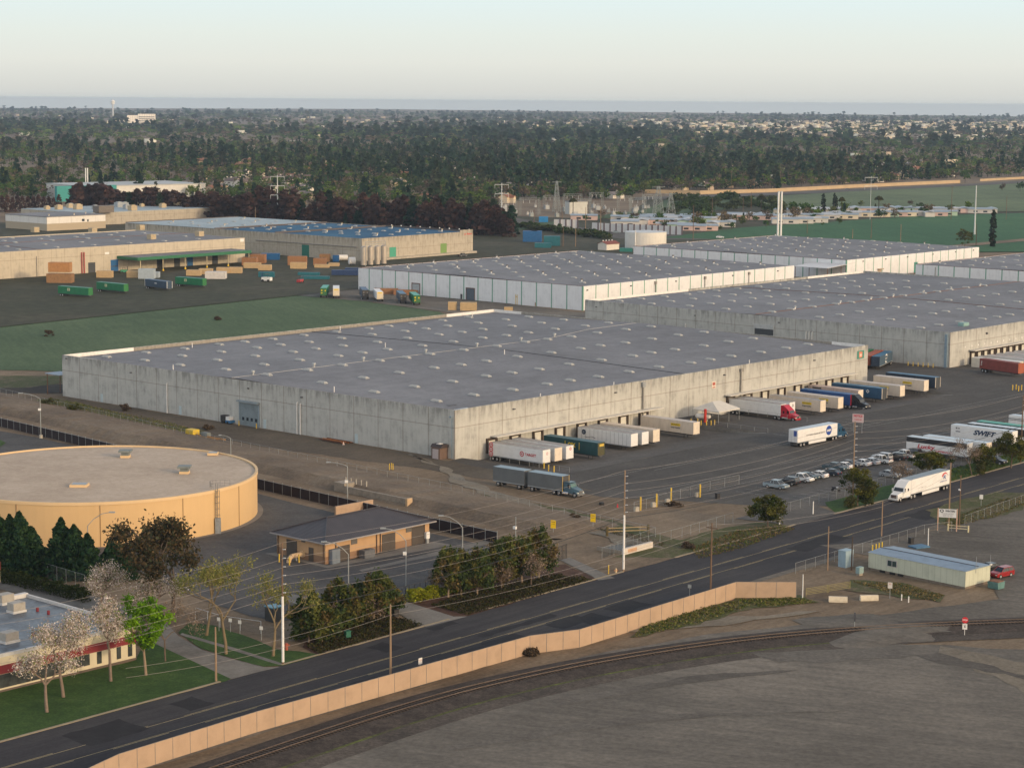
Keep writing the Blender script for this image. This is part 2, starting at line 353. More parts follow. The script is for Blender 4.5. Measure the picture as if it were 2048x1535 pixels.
for y0,mk in ((-8.3,1),(-8.6,0),(-12.2,0),(-12.5,1)):
    x=-320
    while x<900:
        e=x+(9 if mk else 30)
        m.add([Q(x,y0-.06,.042),Q(e,y0-.06,.042),Q(e,y0+.06,.042),Q(x,y0+.06,.042)],[(0,1,2,3)]); x=e+(6 if mk else .15)
tag(m.build('road_markings',paint_y),kind='structure')
m=MB()
for x0,x1 in ((-320,-66.3),(-54.8,-19.3),(-11.5,25),(40,79),(93,900)):
    m.add([Q(a,b,z) for a,b,z in ((x0,0,0),(x1,0,0),(x1,.45,0),(x0,.45,0),(x0,0,.14),(x1,0,.14),(x1,.45,.14),(x0,.45,.14))],[(4,5,6,7),(0,1,5,4),(1,2,6,5),(2,3,7,6),(3,0,4,7)])
tag(m.build('kerb',M('kerb_concrete',(.27,.225,.155),.9,.2,1.2)),kind='structure')
# yard lines
m=MB()
def ln(a,b,w=.12,z=.05):
    a,b=Vector(a),Vector(b); d=(b-a).normalized(); n=Vector((-d.y,d.x,0))*w/2
    m.add([(*(p)[:2],z) for p in (a-n,b-n,b+n,a+n)],[(0,1,2,3)])
for v,u0,u1 in ((-38.5,-4,330),(-41,20,330),(-56,-2,330),(-59.5,5,330),(-64,8,330)): ln(P(u0,v-u0*.01),P(u1,v-u1*.022),.1)
for k in range(19): ln(P(12+k*3.6,-68.5),P(12.3+k*3.6,-75.5),.1)
for k in range(17): ln(P(13+k*3,-80),P(13.3+k*3,-86),.1)
for k in range(9): ln(P(80+k*4.1,-32),P(80+k*4.1,-42),.12)
tag(m.build('yard_markings',paint_w),kind='structure')
# lawns, beds and drives along the road
sheet('office_lawn',[(-120,1412),(0,1384),(272,1320),(292,1268),(312,1288),(463,1357),(452,1362),(0,1484),(-120,1516)],lawn,.05,.15,2)
sheet('office_drive',[(463,1358),(520,1343),(560,1334),(528,1334),(465,1318),(403,1299),(357,1272),(330,1243),(200,1195),(5,1153),(-90,1135),(-90,1165),(0,1178),(200,1225),(285,1262),(312,1288)],concg,.055)
sheet('verge_lawn',[(357,1266),(376,1246),(430,1251),(500,1275),(560,1300),(596,1302),(640,1310),(566,1331),(528,1333),(465,1316),(403,1297)],lawn,.06,.15,2)
sheet('verge_path',[(360,1270),(450,1296),(545,1326),(560,1330),(568,1328),(470,1296),(364,1266)],concg,.07)
sheet('planting_bed',[(605,1294),(640,1250),(700,1215),(765,1205),(800,1207),(765,1228),(852,1251),(640,1311)],mulch,.05,.2,2)
sheet('plant_drive',[(764,1206),(811,1203),(907,1233),(935,1233),(852,1254),(830,1247)],concg,.065)
sheet('planting_bed',[(811,1203),(860,1186),(990,1150),(1130,1128),(1192,1158),(935,1232),(907,1234)],mulch,.05,.2,2)
sheet('gate_drive',[(1120,1120),(1140,1115),(1215,1150),(1230,1156),(1197,1161),(1180,1150)],concg,.065)
sheet('plant_paving',[(-90,868),(0,862),(60,872),(160,894),(515,987),(700,1034),(860,1066),(1005,1098),(1050,1122),(990,1132),(860,1180),(800,1202),(640,1232),(560,1242),(500,1232),(380,1190),(300,1152),(100,1112),(-90,1100)],groundmat('plant_asphalt',[(.07,.068,.068),(.092,.09,.089),(.118,.115,.112)],.03,.2,1.5),.03,.15,4)
sheet('paving_strip',[(718,1140),(980,1078),(1000,1083),(724,1143)],concg,.045)
sheet('building_apron',[(530,1107),(560,1104),(655,1131),(868,1083),(905,1090),(872,1096),(655,1136)],concg,.047)
sheet('turf_island',[(-90,885),(0,880),(12,886),(2,893),(-90,900)],lawn,.06,.1,2)
sheet('roadside_grass',[Q(41,.5),Q(78,.5),Q(76,7),Q(60,9),Q(46,7)],weeds,.05,.3,2,px=False)
sheet('roadside_grass',[Q(94,.5),Q(300,.5),Q(300,8),Q(150,8),Q(102,8)],lawn,.05,.3,3,px=False)
sheet('roadside_weeds',[Q(26,.6),Q(55,.6),Q(54,8),Q(40,11),Q(30,7)],weeds,.046,.4,2,px=False)
sheet('entry_drive',[Q(78,-.2),Q(94,-.2),Q(100,12),Q(76,12)],asphalt2,.06,px=False)
sheet('entry_drive',[Q(40,0),Q(25,.2),Q(24,6),Q(32,9)],dirt,.045,.3,2,px=False)
for k,(pts) in enumerate(([(310,850),(400,858),(420,872),(395,880),(300,868),(150,826),(60,800),(120,796),(220,822)],[(1060,1005),(1180,1030),(1340,1075),(1420,1095),(1330,1085),(1180,1047),(1060,1018)],[(980,985),(1060,1010),(1040,1012),(950,995)],[(1290,1245),(1400,1215),(1480,1200),(1510,1212),(1400,1250),(1260,1275)],[(1470,1195),(1600,1190),(1640,1205),(1530,1215),(1470,1212)],[(1700,1160),(1800,1165),(1890,1190),(1880,1205),(1780,1190),(1690,1180)],[(1850,1020),(1990,985),(2060,985),(2060,1010),(1990,1035),(1880,1050)])):
    sheet('weeds',[p for p in pts],weeds,.048+.004*k,.7,2)
sheet('gravel_lot',[(430,1560),(640,1500),(820,1430),(980,1385),(1200,1345),(1480,1300),(1740,1285),(1900,1290),(2120,1300),(2120,1700),(300,1700)],gravel,.028,.8,4)
sheet('gravel_track',[(700,1440),(960,1360),(1180,1310),(1470,1262),(1700,1238),(1860,1215),(2120,1180),(2120,1240),(1760,1262),(1480,1280),(1200,1318),(960,1368)],gravel,.026,.6,4)
sheet('gravel_yard',[(1640,1090),(1750,1085),(1900,1050),(2060,1010),(2120,1000),(2120,1250),(2000,1200),(1985,1160)],gravel,.026,1,5)
# ---- embankment beside the plant fence
B0,B1=P(-30.8,129.3),P(-50.5,-72); bd=(B1-B0).normalized(); bn=Vector((-bd.y,bd.x,0))
L=(B1-B0).length; m=MB(); nseg=90; prof=[(-.3,0),(2.2,1.25),(3,1.5),(8,1.45),(12,1.35),(17,.5),(20,.0)]; rb=random.Random(8)
rows=[]
for i in range(-30,nseg+1):
    k=1 if i<nseg-3 else max(0,(nseg-i)/3)
    p=B0+bd*(L*i/nseg); rows.append([(p+bn*(o+rb.uniform(-.35,.35)))+Vector((0,0,max(0,z*k*(1+rb.uniform(-.14,.1))))) for o,z in prof])
for a,b in zip(rows,rows[1:]):
    for j in range(len(prof)-1): m.add([a[j],b[j],b[j+1],a[j+1]],[(0,1,2,3)])
o=m.build('embankment',groundmat('embankment_earth',[(.13,.10,.073),(.19,.147,.105),(.25,.20,.145)],.05,.3,1.6,(R(135),.07,1.4,.5)),smooth=True); o['kind']='structure'
# ---- railway
rp=[(-120,-29.8),(-90.4,-28.6),(-76,-27.9),(-59.3,-27.7),(-43.7,-28.8),(-23.1,-33),(-.5,-41),(20.2,-52.8),(39.3,-67.6),(60,-86),(90,-116)]
def catmull(pts,n=10):
    out=[]
    for i in range(1,len(pts)-2):
        p0,p1,p2,p3=[Vector((*q,0)) for q in pts[i-1:i+3]]
        for k in range(n):
            t=k/n; out.append(.5*((2*p1)+(p2-p0)*t+(2*p0-5*p1+4*p2-p3)*t*t+(3*p1-p0-3*p2+p3)*t**3))
    return out
tr=[Q(p.x,p.y) for p in catmull([(-150,-31)]+rp+[(120,-146)],12)]
def side(pts,o,z):
    r=[]
    for i,p in enumerate(pts):
        d=(pts[min(i+1,len(pts)-1)]-pts[max(i-1,0)]).normalized(); r.append(p+Vector((-d.y,d.x,0))*o+Vector((0,0,z)))
    return r
m=MB(); A=[side(tr,o,z) for o,z in ((3.8,.03),(1.9,.32),(-1.9,.32),(-5.6,.03))]
for k in range(3):
    for i in range(len(tr)-1): m.add([A[k+1][i],A[k+1][i+1],A[k][i+1],A[k][i]],[(0,1,2,3)])
tag(m.build('ballast',groundmat('ballast',[(.040,.032,.027),(.06,.048,.040),(.085,.068,.056)],.3,1.2,4,fineamp=.35),smooth=True),kind='structure')
rl=thing('railway_track','rusty single railway track curving past the tan screen fence','railway track')
m=MB(); d=0; acc=0
for a,b in zip(tr,tr[1:]):
    Ls=(b-a).length; dd=(b-a).normalized(); an=math.atan2(dd.y,dd.x)
    while acc<Ls:
        c=a+dd*acc; m.box(c.x-.13,c.x+.13,c.y-1.3,c.y+1.3,.3,.42,0,an,(c.x,c.y)); acc+=.62
    acc-=Ls
s_=m.build('sleepers',M('sleeper_wood',(.05,.038,.03),.9,.4,2),rl); s_['kind']='stuff'
for o in (.75,-.75):
    m=MB(); m.path([p for p in side(tr,o,.5)],.075,4); m.build('rail',M('rail_steel',(.12,.085,.062),.65,.3,1,metal=.1),rl)
mk=MB()
gs=[p for p in side(tr,-5.4,.05)]; gs2=[p for p in side(tr,-4.3,.05)]
wp=[]
for i in range(0,len(tr)-40): wp.append(i)
grass_edge=[gs[i] for i in wp]+[gs2[i] for i in reversed(wp)]
sheet('trackside_grass',grass_edge,groundmat('grass_strip',[(.085,.07,.05),(.075,.085,.025),(.12,.14,.03)],.15,.5,2,fineamp=.4),.045,.45,1.2,px=False)
sheet('trackside_dirt',[p for p in side(tr,-5.2,0)]+[p for p in reversed(side(tr,-8.6,0))],groundmat('cinder',[(.06,.05,.042),(.085,.07,.058),(.12,.10,.08)],.1,.5,2,fineamp=.3),.036,.8,3,px=False)
m=MB(); cx0=Q(21,-53.5); nr_,na_=7,40; rc=random.Random(4); rings=[]
for i in range(nr_+1):
    ring=[]
    for j in range(na_):
        a=2*math.pi*j/na_; q=i/nr_; rr=q*(9+3*math.sin(a*3+1)+2.0*math.sin(a*5)+rc.uniform(-.5,.5)*(q>.6)); x,y=cx0.x+math.cos(a)*rr*1.25,cx0.y+math.sin(a)*rr
        ring.append((x,y,.06+.43*max(0,1-q**2.2)))
    rings.append(ring)
for a_,b_ in zip(rings,rings[1:]):
    for j in range(na_): m.add([a_[j],b_[j],b_[(j+1)%na_],a_[(j+1)%na_]],[(0,1,2,3)])
tag(m.build('level_crossing',gravel,smooth=True),kind='structure')
track_m=groundmat('tyre_tracks',[(.085,.075,.064),(.125,.112,.096),(.165,.15,.128)],.05,.3,1.6,(R(70),.6,.05,.6))
pale_m=groundmat('pale_dust',[(.17,.145,.11),(.22,.19,.145),(.27,.235,.18)],.05,.3,1.6,(R(120),.6,.08,.6))
sheet('tyre_marks',[(1500,1305),(1640,1300),(1750,1292),(1830,1310),(1760,1318),(1560,1325)],track_m,.05,.9,3); sheet('tyre_marks',[(1830,1310),(1880,1306),(1960,1326),(2060,1352),(2060,1362),(1950,1338),(1860,1322)],track_m,.052,.9,2)
sheet('dust_patch',[(1880,1292),(1980,1310),(2090,1330),(2090,1400),(1990,1352),(1900,1322)],pale_m,.049,1.0,3); sheet('tyre_marks',[(1100,1400),(1400,1350),(1600,1340),(1400,1364),(1120,1412)],track_m,.05,.6,3); sheet('tyre_marks',[(900,1490),(1300,1430),(1700,1420),(1300,1444),(900,1502)],track_m,.051,.6,3); sheet('dust_patch',[(1100,1275),(1300,1246),(1480,1232),(1640,1222),(1480,1246),(1300,1262)],pale_m,.05,.7,3)
sheet('dust_patch',[(820,905),(1000,985),(1180,1040),(1330,1098),(1240,1090),(1080,1030),(930,975)],pale_m,.052,1.1,3); sheet('tyre_marks',[(560,915),(760,952),(960,1010),(900,1002),(700,952)],track_m,.05,.8,3)
# ================================================================ BUILDINGS
def lray(o,px,py):
    rm=Matrix.Rotation(-o.rotation_euler.z,3,'Z'); return rm@(Vector((0,0,CAM_H))-o.location), rm@ray(px,py)
def onx(o,px,py,x):
    a,d=lray(o,px,py); t=(x-a.x)/d.x; return a.y+d.y*t,a.z+d.z*t
def ony(o,px,py,y):
    a,d=lray(o,px,py); t=(y-a.y)/d.y; return a.x+d.x*t,a.z+d.z*t
def onz(o,px,py,z):
    a,d=lray(o,px,py); t=(z-a.z)/d.z; return a.x+d.x*t,a.y+d.y*t
steel=M('galvanised_steel',(.33,.35,.36),.55,.2,1,metal=.4)
darkst=M('dark_steel',(.07,.07,.075),.6,.3,1)
whitep=M('white_paint',(.72,.71,.68),.6,.12,.8)
yellowp=M('yellow_paint',(.62,.42,.05),.6,.2,1.5)
black=M('black_rubber',(.018,.018,.018),.85,.2,2)
skyl=M('skylight_plastic',(.36,.36,.335),.5,.2,.5)
roofg=groundmat('roof_membrane',[(.165,.168,.18),(.21,.214,.23),(.26,.264,.28)],.03,.25,1.2,(0,.03,.5,.35),rough=.8,fineamp=.10)
conc=wallmat('cast_concrete',(.43,.43,.40),joint=8.05,zjoint=7.1,topstain=(7.5,11.2))
whitewall=wallmat('white_wall_green_piers',(.69,.70,.71),joint=7.75,stain=.16,jw=.55,pier=(.16,.33,.25))
tanwall=wallmat('tan_concrete',(.47,.42,.33),joint=7.3,zjoint=8.2,stain=.25,jw=.14)
def skylight_mesh(l=1.35,wd=2.9,h=.55):
    m=MB(); m.box(-l/2,l/2,-wd/2,wd/2,0,.22,1)
    m.add([(-l/2,-wd/2,.22),(l/2,-wd/2,.22),(l/2,wd/2,.22),(-l/2,wd/2,.22),(-l*.2,-wd*.36,h),(l*.2,-wd*.36,h),(l*.2,wd*.36,h),(-l*.2,wd*.36,h)],[(0,1,5,4),(1,2,6,5),(2,3,7,6),(3,0,4,7),(4,5,6,7)])
    return m
def vent_mesh():
    m=MB(); m.tube((0,0,0),(0,0,.7),.3,.3,8); m.tube((0,0,.7),(0,0,1.15),.55,.5,8,1); return m
def scatter(parent,name,mb,mats,spots):
    """one part per spot; past a hundred the rest is a single part"""
    first=None
    for k,p in enumerate(spots[:100]):
        if first is None: first=mb.build(name,mats,parent); o=first
        else: o=first.copy(); COL.objects.link(o)
        o.location=p
    if len(spots)>100:
        m=MB()
        for p in spots[100:]:
            n=len(m.v); m.v+=[(x+p[0],y+p[1],z+p[2]) for x,y,z in mb.v]; m.f+=[tuple(i+n for i in f) for f in mb.f]; m.m+=mb.m
        m.build(name,mats,parent)['kind']='stuff'
def warehouse(name,label,F,yaw,lu,lv,h,wm,cat='warehouse',par=.0,rise=1.2,edge=.25,roofm=None,group=None,v0=0):
    t=thing(name,label,cat,(F[0],F[1],0),R(yaw),group); th=.3; b=-1.2
    for nm,(x0,x1,y0,y1) in (('wall',(0,lu,v0,v0+th)),('wall',(0,th,v0+th,lv-th)),('wall',(lu-th,lu,v0+th,lv-th)),('wall',(0,lu,lv-th,lv))):
        MB().box(x0,x1,y0,y1,b,h).build(nm,wm,t)
    r=h-edge-par; mid=(v0+lv)/2; m=MB(); e=th+.003
    m.add([(e,v0+e,r),(lu-e,v0+e,r),(lu-e,mid,r+rise),(e,mid,r+rise),(lu-e,lv-e,r),(e,lv-e,r)],[(0,1,2,3),(3,2,4,5)])
    ro=m.build('roof',roofm or roofg,t)
    t['rz0']=r; t['rise']=rise
    return t,ro,lambda u,v:(r+rise*(1-abs(v-mid)/((lv-v0)/2)))
def seam(ro,pts,zf,wd=.28,hh=.1,mat=None,name='roof_seam'):
    m=MB()
    for (u0,v0),(u1,v1) in zip(pts,pts[1:]):
        n=max(1,int(math.hypot(u1-u0,v1-v0)/20))
        for i in range(n):
            a=(u0+(u1-u0)*i/n,v0+(v1-v0)*i/n); c=(u0+(u1-u0)*(i+1)/n,v0+(v1-v0)*(i+1)/n)
            m.tube((*a,zf(*a)+.04),(*c,zf(*c)+.04),wd/2,wd/2,4)
    return m.build(name,mat or darkst,ro)
redw=M('rust_seam',(.17,.10,.08),.8,.3,1)
# ---------------- grey concrete warehouse in the middle
A,Ar,zA=warehouse('concrete_warehouse','large grey concrete warehouse in the middle with skylights and a long row of loading doors',F0,48.9,175.5,144.5,11.2,conc,par=.75,rise=1.2)
cols=[10,23.4,36.6,50,59.5,69.8,83,96.3,109.5,119,129.4,142.6,156,168]
rows_=[15.5,34.5,53.5,72.8,90,107,122.5,137]
sp=[]
for j,v in enumerate(rows_):
    for i,u in enumerate(cols):
        if (u,v)==(168,137): continue
        sp.append((u+(-.6 if j%2 else .4),v+.5*math.sin(i*2.1+j),zA(u,v)))
scatter(Ar,'skylight',skylight_mesh(),[skyl,steel],sp)
seam(Ar,[(92,.5),(92,144)],zA,.3); seam(Ar,[(.5,76),(121,75),(150,83),(175,84)],zA,.12,mat=M('roof_pipe_grey',(.40,.40,.39),.6,.1,1),name='roof_pipe')
scatter(Ar,'vent',vent_mesh(),[steel,steel],[(u,76.5,zA(u,76.5)) for u in (8,29,47,71,92,111,126)])
scatter(Ar,'pipe_vent',MB().tube((0,0,0),(0,0,1.3),.12,.12,6),whitep,[(u,v,zA(u,v)) for u,v in ((3,42),(2.5,101),(32,2),(60,2),(120,3),(85,60),(75,96),(100,140),(160,140),(40,138))])
m=MB()
for x0,x1,y0,y1 in ((.305,.45,130,144.18),(.45,24,144.02,144.18),(152,175.18,144.02,144.18),(175.05,175.18,132,144),(175.05,175.18,1,12),(.9,.95,.9,.95)):
    m.box(x0,x1,y0,y1,zA(0,0)+.05,11.23)
m.build('parapet_flashing',whitep,Ar)
MB().box(24.1,151.9,144.03,144.18,zA(0,0)+.05,11.1).build('parapet_membrane',M('membrane_tan',(.27,.25,.215),.85,.25,.5,stretch=(2,2,.2)),Ar); MB().box(.305,.44,14,129.9,zA(0,0)+.05,11.1).build('parapet_membrane',MATS['membrane_tan'],Ar); MB().box(175.06,175.18,12.1,131.9,zA(0,0)+.05,11.1).build('parapet_membrane',MATS['membrane_tan'],Ar)
MB().box(1,9,.8,4.5,zA(4,2)+.1,zA(4,2)+.14).build('roof_patch',M('pale_patch',(.5,.6,.68),.5,.2,.4),Ar)
MB().box(8,10.5,9,10.2,zA(9,9)+.06,zA(9,9)+.1).build('roof_hatch',darkst,Ar)
# gable wall fittings (x = 0)
y1,z1=onx(A,480,789,0); y0,_=onx(A,517,789,0)
d=MB(); d.box(-.06,-.01,y0,y1,0,5.6); dr=d.build('roll_up_door',M('blue_grey_door',(.17,.21,.23),.6,.25,.5),A)
MB().box(-.16,-.005,y0-.35,y0,0,5.9).box(-.16,-.005,y1,y1+.35,0,5.9).box(-.9,-.005,y0-.4,y1+.4,5.9,6.25).build('door_frame',M('blue_grey_frame',(.22,.27,.30),.6,.2,.5),dr)
gl=glassmat('dark_glass')
q=MB()
for k in range(4): q.box(-.09,-.062,y0+.5+k*(y1-y0-.5)/4,y0+1.3+k*(y1-y0-.5)/4,1.3,2.1)
q.build('door_window',gl,dr)
pd=M('pale_blue_door',(.42,.50,.52),.6,.1,1)
for px in (204,361,530,713):
    y,_=onx(A,px,800+(px-204)*.16,0); MB().box(-.07,-.006,y-.5,y+.5,.1,2.3).build('personnel_door',pd,A)
for px,py,z2 in ((334.8,770,7.6),(595,800,7.6),(601.5,800,7.4)):
    y,_=onx(A,px,py,0); MB().tube((-.22,y,0),(-.22,y,z2),.16,.16,6).tube((-.22,y,z2),(0,y,z2+.15),.14,.14,6).build('downpipe',whitep,A)
MB().box(-.5,-.004,.7,1.3,9.4,9.7).tube((-.12,.75,.2),(-.12,.75,9.4),.09,.09,5).build('corner_conduit',M('blue_grey_conduit',(.2,.27,.32),.6,.2,1),A)
for y,z in ((142.5,10.3),(115,9.0),(y1-3.2,9.3),(50,9.0)): MB().box(-.35,-.01,y-.25,y+.25,z,z+.25).build('wall_lamp',darkst,A)
# dock wall fittings (y = 0)
dockf=M('dock_seal',(.062,.045,.035),.9,.3,1); dw=M('dock_door_white',(.63,.62,.56),.6,.12,1)
def dock_door(t,u,y=0,w_=2.7,z0=.05,z1=3.0):
    f=MB(); f.box(u-w_/2-.45,u-w_/2,y-.5,y-.005,z0,z1+.5).box(u+w_/2,u+w_/2+.45,y-.5,y-.005,z0,z1+.5).box(u-w_/2,u+w_/2,y-.5,y-.005,z1,z1+.5)
    fr=f.build('dock_door',dockf,t); MB().box(u-w_/2+.002,u+w_/2-.002,y-.08,y-.006,z0,z1-.002).build('door_panel',dw,fr)
for k in range(8): dock_door(A,12.3+8.15*k)
for k in range(8): dock_door(A,107+8.0*k)
canm=M('canopy_metal',(.55,.53,.48),.6,.18,.5)
for a,b in ((12,75.2),(104.2,167)): MB().box(a,b,-2.2,-.004,3.75,3.98).build('dock_canopy',canm,A)
MB().tube((69,-.3,2.2),(69,-.3,10),.28,.28,7).build('wall_conduit',M('grey_conduit',(.24,.23,.21),.7,.3,1),A)
MB().box(68.4,69.6,-.7,-.01,9.6,10.8).build('junction_box',steel,A)
MB().tube((69,-.3,-1),(69,-.3,2.2),.3,.3,7).build('rusty_conduit',M('rust_paint',(.22,.09,.04),.8,.3,1),A)
MB().tube((111.5,-.3,-1),(111.5,-.3,10.2),.25,.25,7).box(111,112.2,-.7,-.01,9.5,10.3).build('wall_conduit',MATS['grey_conduit'],A)
for u in (20,58,104,147): MB().box(u-.3,u+.3,-.5,-.01,9.2,9.45).build('wall_lamp',darkst,A)
s_=MB().box(98.6,100.4,-.08,-.005,6.2,8.0).build('wall_sign',M('sign_cream',(.62,.55,.47),.6,.1,2),A)
q=MB(); q.box(98.9,100.1,-.1,-.081,7.0,7.8); q.box(98.9,100.1,-.1,-.081,6.35,6.6); q.build('sign_mark',M('red_mark',(.38,.10,.07),.6,.1,2),s_)
s_=MB().box(169.6,173.3,-.08,-.005,7.6,9.9).build('wall_sign',M('sign_green',(.05,.22,.17),.6,.1,2),A)
MB().box(170.6,172.3,-.1,-.081,7.9,9.6).build('sign_mark',M('orange_mark',(.60,.20,.12),.6,.1,2),s_)
MB().box(170.9,172.0,-.115,-.102,8.3,9.0).build('sign_mark',M('sign_cream2',(.66,.5,.4),.6,.1,2),s_)
MB().prism([(-3.2,22),(0-.01,22),(-.01,22.5),(-3.2,22.5)],-.9,-.7)  # nothing linked
# lean-to by the far corner
lt=thing('loading_canopy','blue-roofed steel canopy on a rusty post at the far left corner of the grey warehouse','canopy',A.location,A.rotation_euler.z)
MB().box(-1,4,144.6,151,5.6,5.8).build('canopy_roof',M('blue_metal_roof',(.23,.29,.36),.5,.2,.5),lt)
for x,y in ((-.6,150.5),(3.6,150.5)):
    p=MB().tube((x,y,0),(x,y,5.6),.13,.13,6).build('post',M('rust_post',(.15,.08,.05),.8,.3,1),lt)
# ---------------- second grey concrete warehouse
FB=(134.1,626.6)
B,Br,zB=warehouse('concrete_warehouse','grey concrete warehouse behind the middle one on the right with rust red roof seams',FB,48.4,182,145.2,10.9,conc,par=.6,rise=1.0)
sp=[]
for j,v in enumerate(rows_):
    for i,u in enumerate([9,21,34,47.5,57,67,80,93,106,116,126,139,152]): sp.append((u+(.8 if j%2 else -.5),v+.5*math.sin(i*1.3+j*2),zB(u,v)))
scatter(Br,'skylight',skylight_mesh(),[skyl,steel],sp)
seam(Br,[(.5,72.6),(181,72.6)],zB,.35,mat=redw); seam(Br,[(87,.5),(87,145)],zB,.35,mat=redw)
scatter(Br,'vent',vent_mesh(),[whitep,steel],[(u,73,zB(u,73)) for u in (24,52,72,87,108,128,150)])
m=MB(); m.box(.303,.46,126,144.9,zB(0,0)+.02,10.93); m.box(.46,60,144.72,144.89,zB(0,0)+.02,10.93); m.box(140,181.6,144.72,144.89,zB(0,0)+.02,10.93); m.build('parapet_flashing',whitep,Br)
MB().box(24,27.5,9,11,zB(25,10)+.03,zB(25,10)+1.1).build('roof_unit',M('teal_unit',(.22,.36,.34),.6,.2,1),Br)
y1,z1=onx(B,1510,652,0); y0,z0=onx(B,1547,652,0)
dr=MB().box(-.06,-.005,y0,y1,3.6,6.6).build('roll_up_door',M('dark_door',(.05,.055,.06),.6,.2,1),B)
MB().box(-.3,-.004,y0-.2,y1+.2,6.6,8.0).build('door_header',M('header_panel',(.42,.43,.42),.6,.2,1),dr); MB().box(-.35,-.305,y0,y1,3.7,4.0).build('yellow_rail',yellowp,dr)
for px in (1371,1613,1619,1625):
    y,_=onx(B,px,655,0); MB().tube((-.22,y,0),(-.22,y,6.9 if px>1400 else 5.6),.15,.15,6).tube((-.22,y,6.9 if px>1400 else 5.6),(0,y,7.1 if px>1400 else 5.8),.13,.13,6).build('downpipe',whitep,B)
MB().box(-.5,-.004,.7,1.6,0,10.2).build('corner_conduit',MATS['blue_grey_conduit'],B)
for y,z in ((140,8.6),(97,8.8),(63,9)): MB().box(-.35,-.01,y-.25,y+.25,z,z+.25).build('wall_lamp',darkst,B)
MB().box(11.5,182,-2.4,-.004,4.3,4.55).build('dock_canopy',canm,B)
for k in range(21):
    MB().box(9.2+k*4.05,9.6+k*4.05,-.06,-.004,5.4,5.9).build('door_number_plate',whitep,B)
for k in range(20): dock_door(B,14+k*4.05,w_=2.5,z1=3.4)
MB().box(22,22.6,-.5,-.01,8.6,9.2).build('wall_lamp',darkst,B)
# ---------------- white warehouses with green piers
def white_house(label,F,lu,lv,h,colu,rowv,v0=0,reds=True):
    t,ro,zf=warehouse('white_warehouse',label,F,48.95,lu,lv,h,whitewall,par=0,rise=.5,edge=.12,v0=v0,group='white warehouses with green piers')
    sp=[(u,v,zf(u,v)) for v in rowv for u in colu]; scatter(ro,'skylight',skylight_mesh(1.5,2.6,.5),[skyl,steel],sp)
    vs_=[(u+5,v+4.5,zf(u,v)) for j,v in enumerate(rowv) for i,u in enumerate(colu) if (i+j)%3==0]
    scatter(ro,'ventilator',vent_mesh(),[whitep,M('vent_cowl',(.11,.10,.095),.6,.3,1)],vs_)
    m=MB(); z=h+.004; m.box(-.05,.35,v0,lv+.05,h,h+.12).box(.35,lu+.05,lv-.35,lv+.05,h,h+.12); m.build('roof_edge',M('red_brown_edge',(.13,.06,.055),.7,.2,1) if reds else steel,ro)
    return t,ro,zf
Cw,Cr,zC=white_house('white warehouse with green piers directly behind the middle grey warehouse',(27.1,792.5),147,123,9.4,[12,26,40,54,68,82,96,110,124,137],[10,26,42,58,74,90,106,117])
Dw,Dr,zD=white_house('white warehouse with green piers farther back beside the two tall white stacks',(152.5,939.7),124,123,9.2,[10,24,38,52,66,80,94,108,118],[10,26,42,58,74,90,106,117])
E0=Vector((180.04,918.6,0)); EF=E0-VV*128
Ew,Er,zE=white_house('white warehouse with green piers cut by the right edge of the view',(EF.x,EF.y),125,128,9.2,[10,24,38,52,66,80,94,108],[74,90,106,120])
for px,mt,nm in ((832,M('grey_door',(.34,.38,.40),.6,.15,1),'roll_up_door'),(941,M('slate_door',(.09,.11,.14),.6,.2,1),'roll_up_door')):
    y,_=onx(Cw,px,585,0); d=MB().box(-.08,-.005,y-2.1,y+2.1,0,4.7).build(nm,mt,Cw); MB().box(-.2,-.006,y-2.4,y-2.1,0,5).box(-.2,-.006,y+2.1,y+2.4,0,5).box(-.25,-.006,y-2.4,y+2.4,4.7,5.1).build('door_frame',M('brown_frame',(.14,.09,.08),.7,.2,1),d)
y,_=onx(Cw,923,595,0); MB().box(-.25,-.005,y-.4,y+.4,0,2.2).build('wall_cabinet',darkst,Cw)
y,_=onx(Cw,1033,600,0); MB().box(-.12,-.005,y-.5,y-.3,0,4).box(-.12,-.005,y+.3,y+.5,0,4).box(-.1,-.006,y-.3,y+.3,3,3.3).build('yellow_ladder',yellowp,Cw)
for u in (46,80,112): MB().tube((u,-.25,1),(u,-.25,8.4),.15,.15,6).box(u-.5,u+.5,-.6,-.01,7.4,8.6).build('wall_conduit',MATS['grey_conduit'],Cw)
for u in (2.5,30,60,100,134): MB().box(u-.3,u+.3,-.45,-.01,7.6,8).build('wall_lamp',darkst,Cw)
for u in (14,34,54,78,100,118): MB().box(u-.3,u+.3,-.45,-.01,7.8,8.2).build('wall_lamp',darkst,Dw)
u,_=ony(Dw,1831,545,0); MB().box(u-1.6,u+1.6,-.1,-.004,0,5).build('green_door',M('teal_door',(.06,.24,.19),.6,.15,1),Dw)
u,_=ony(Dw,1759,545,0); MB().box(u-2,u+2,-1.2,-.004,3.4,3.8).box(u-1.7,u+1.7,-.1,-.004,0,3.4).build('porch',M('tan_porch',(.45,.36,.27),.7,.2,1),Dw)
y,_=onx(Ew,1918,545,0)
MB().tube((-.2,118,0),(-.2,118,8.5),.14,.14,6).build('wall_conduit',MATS['grey_conduit'],Ew)
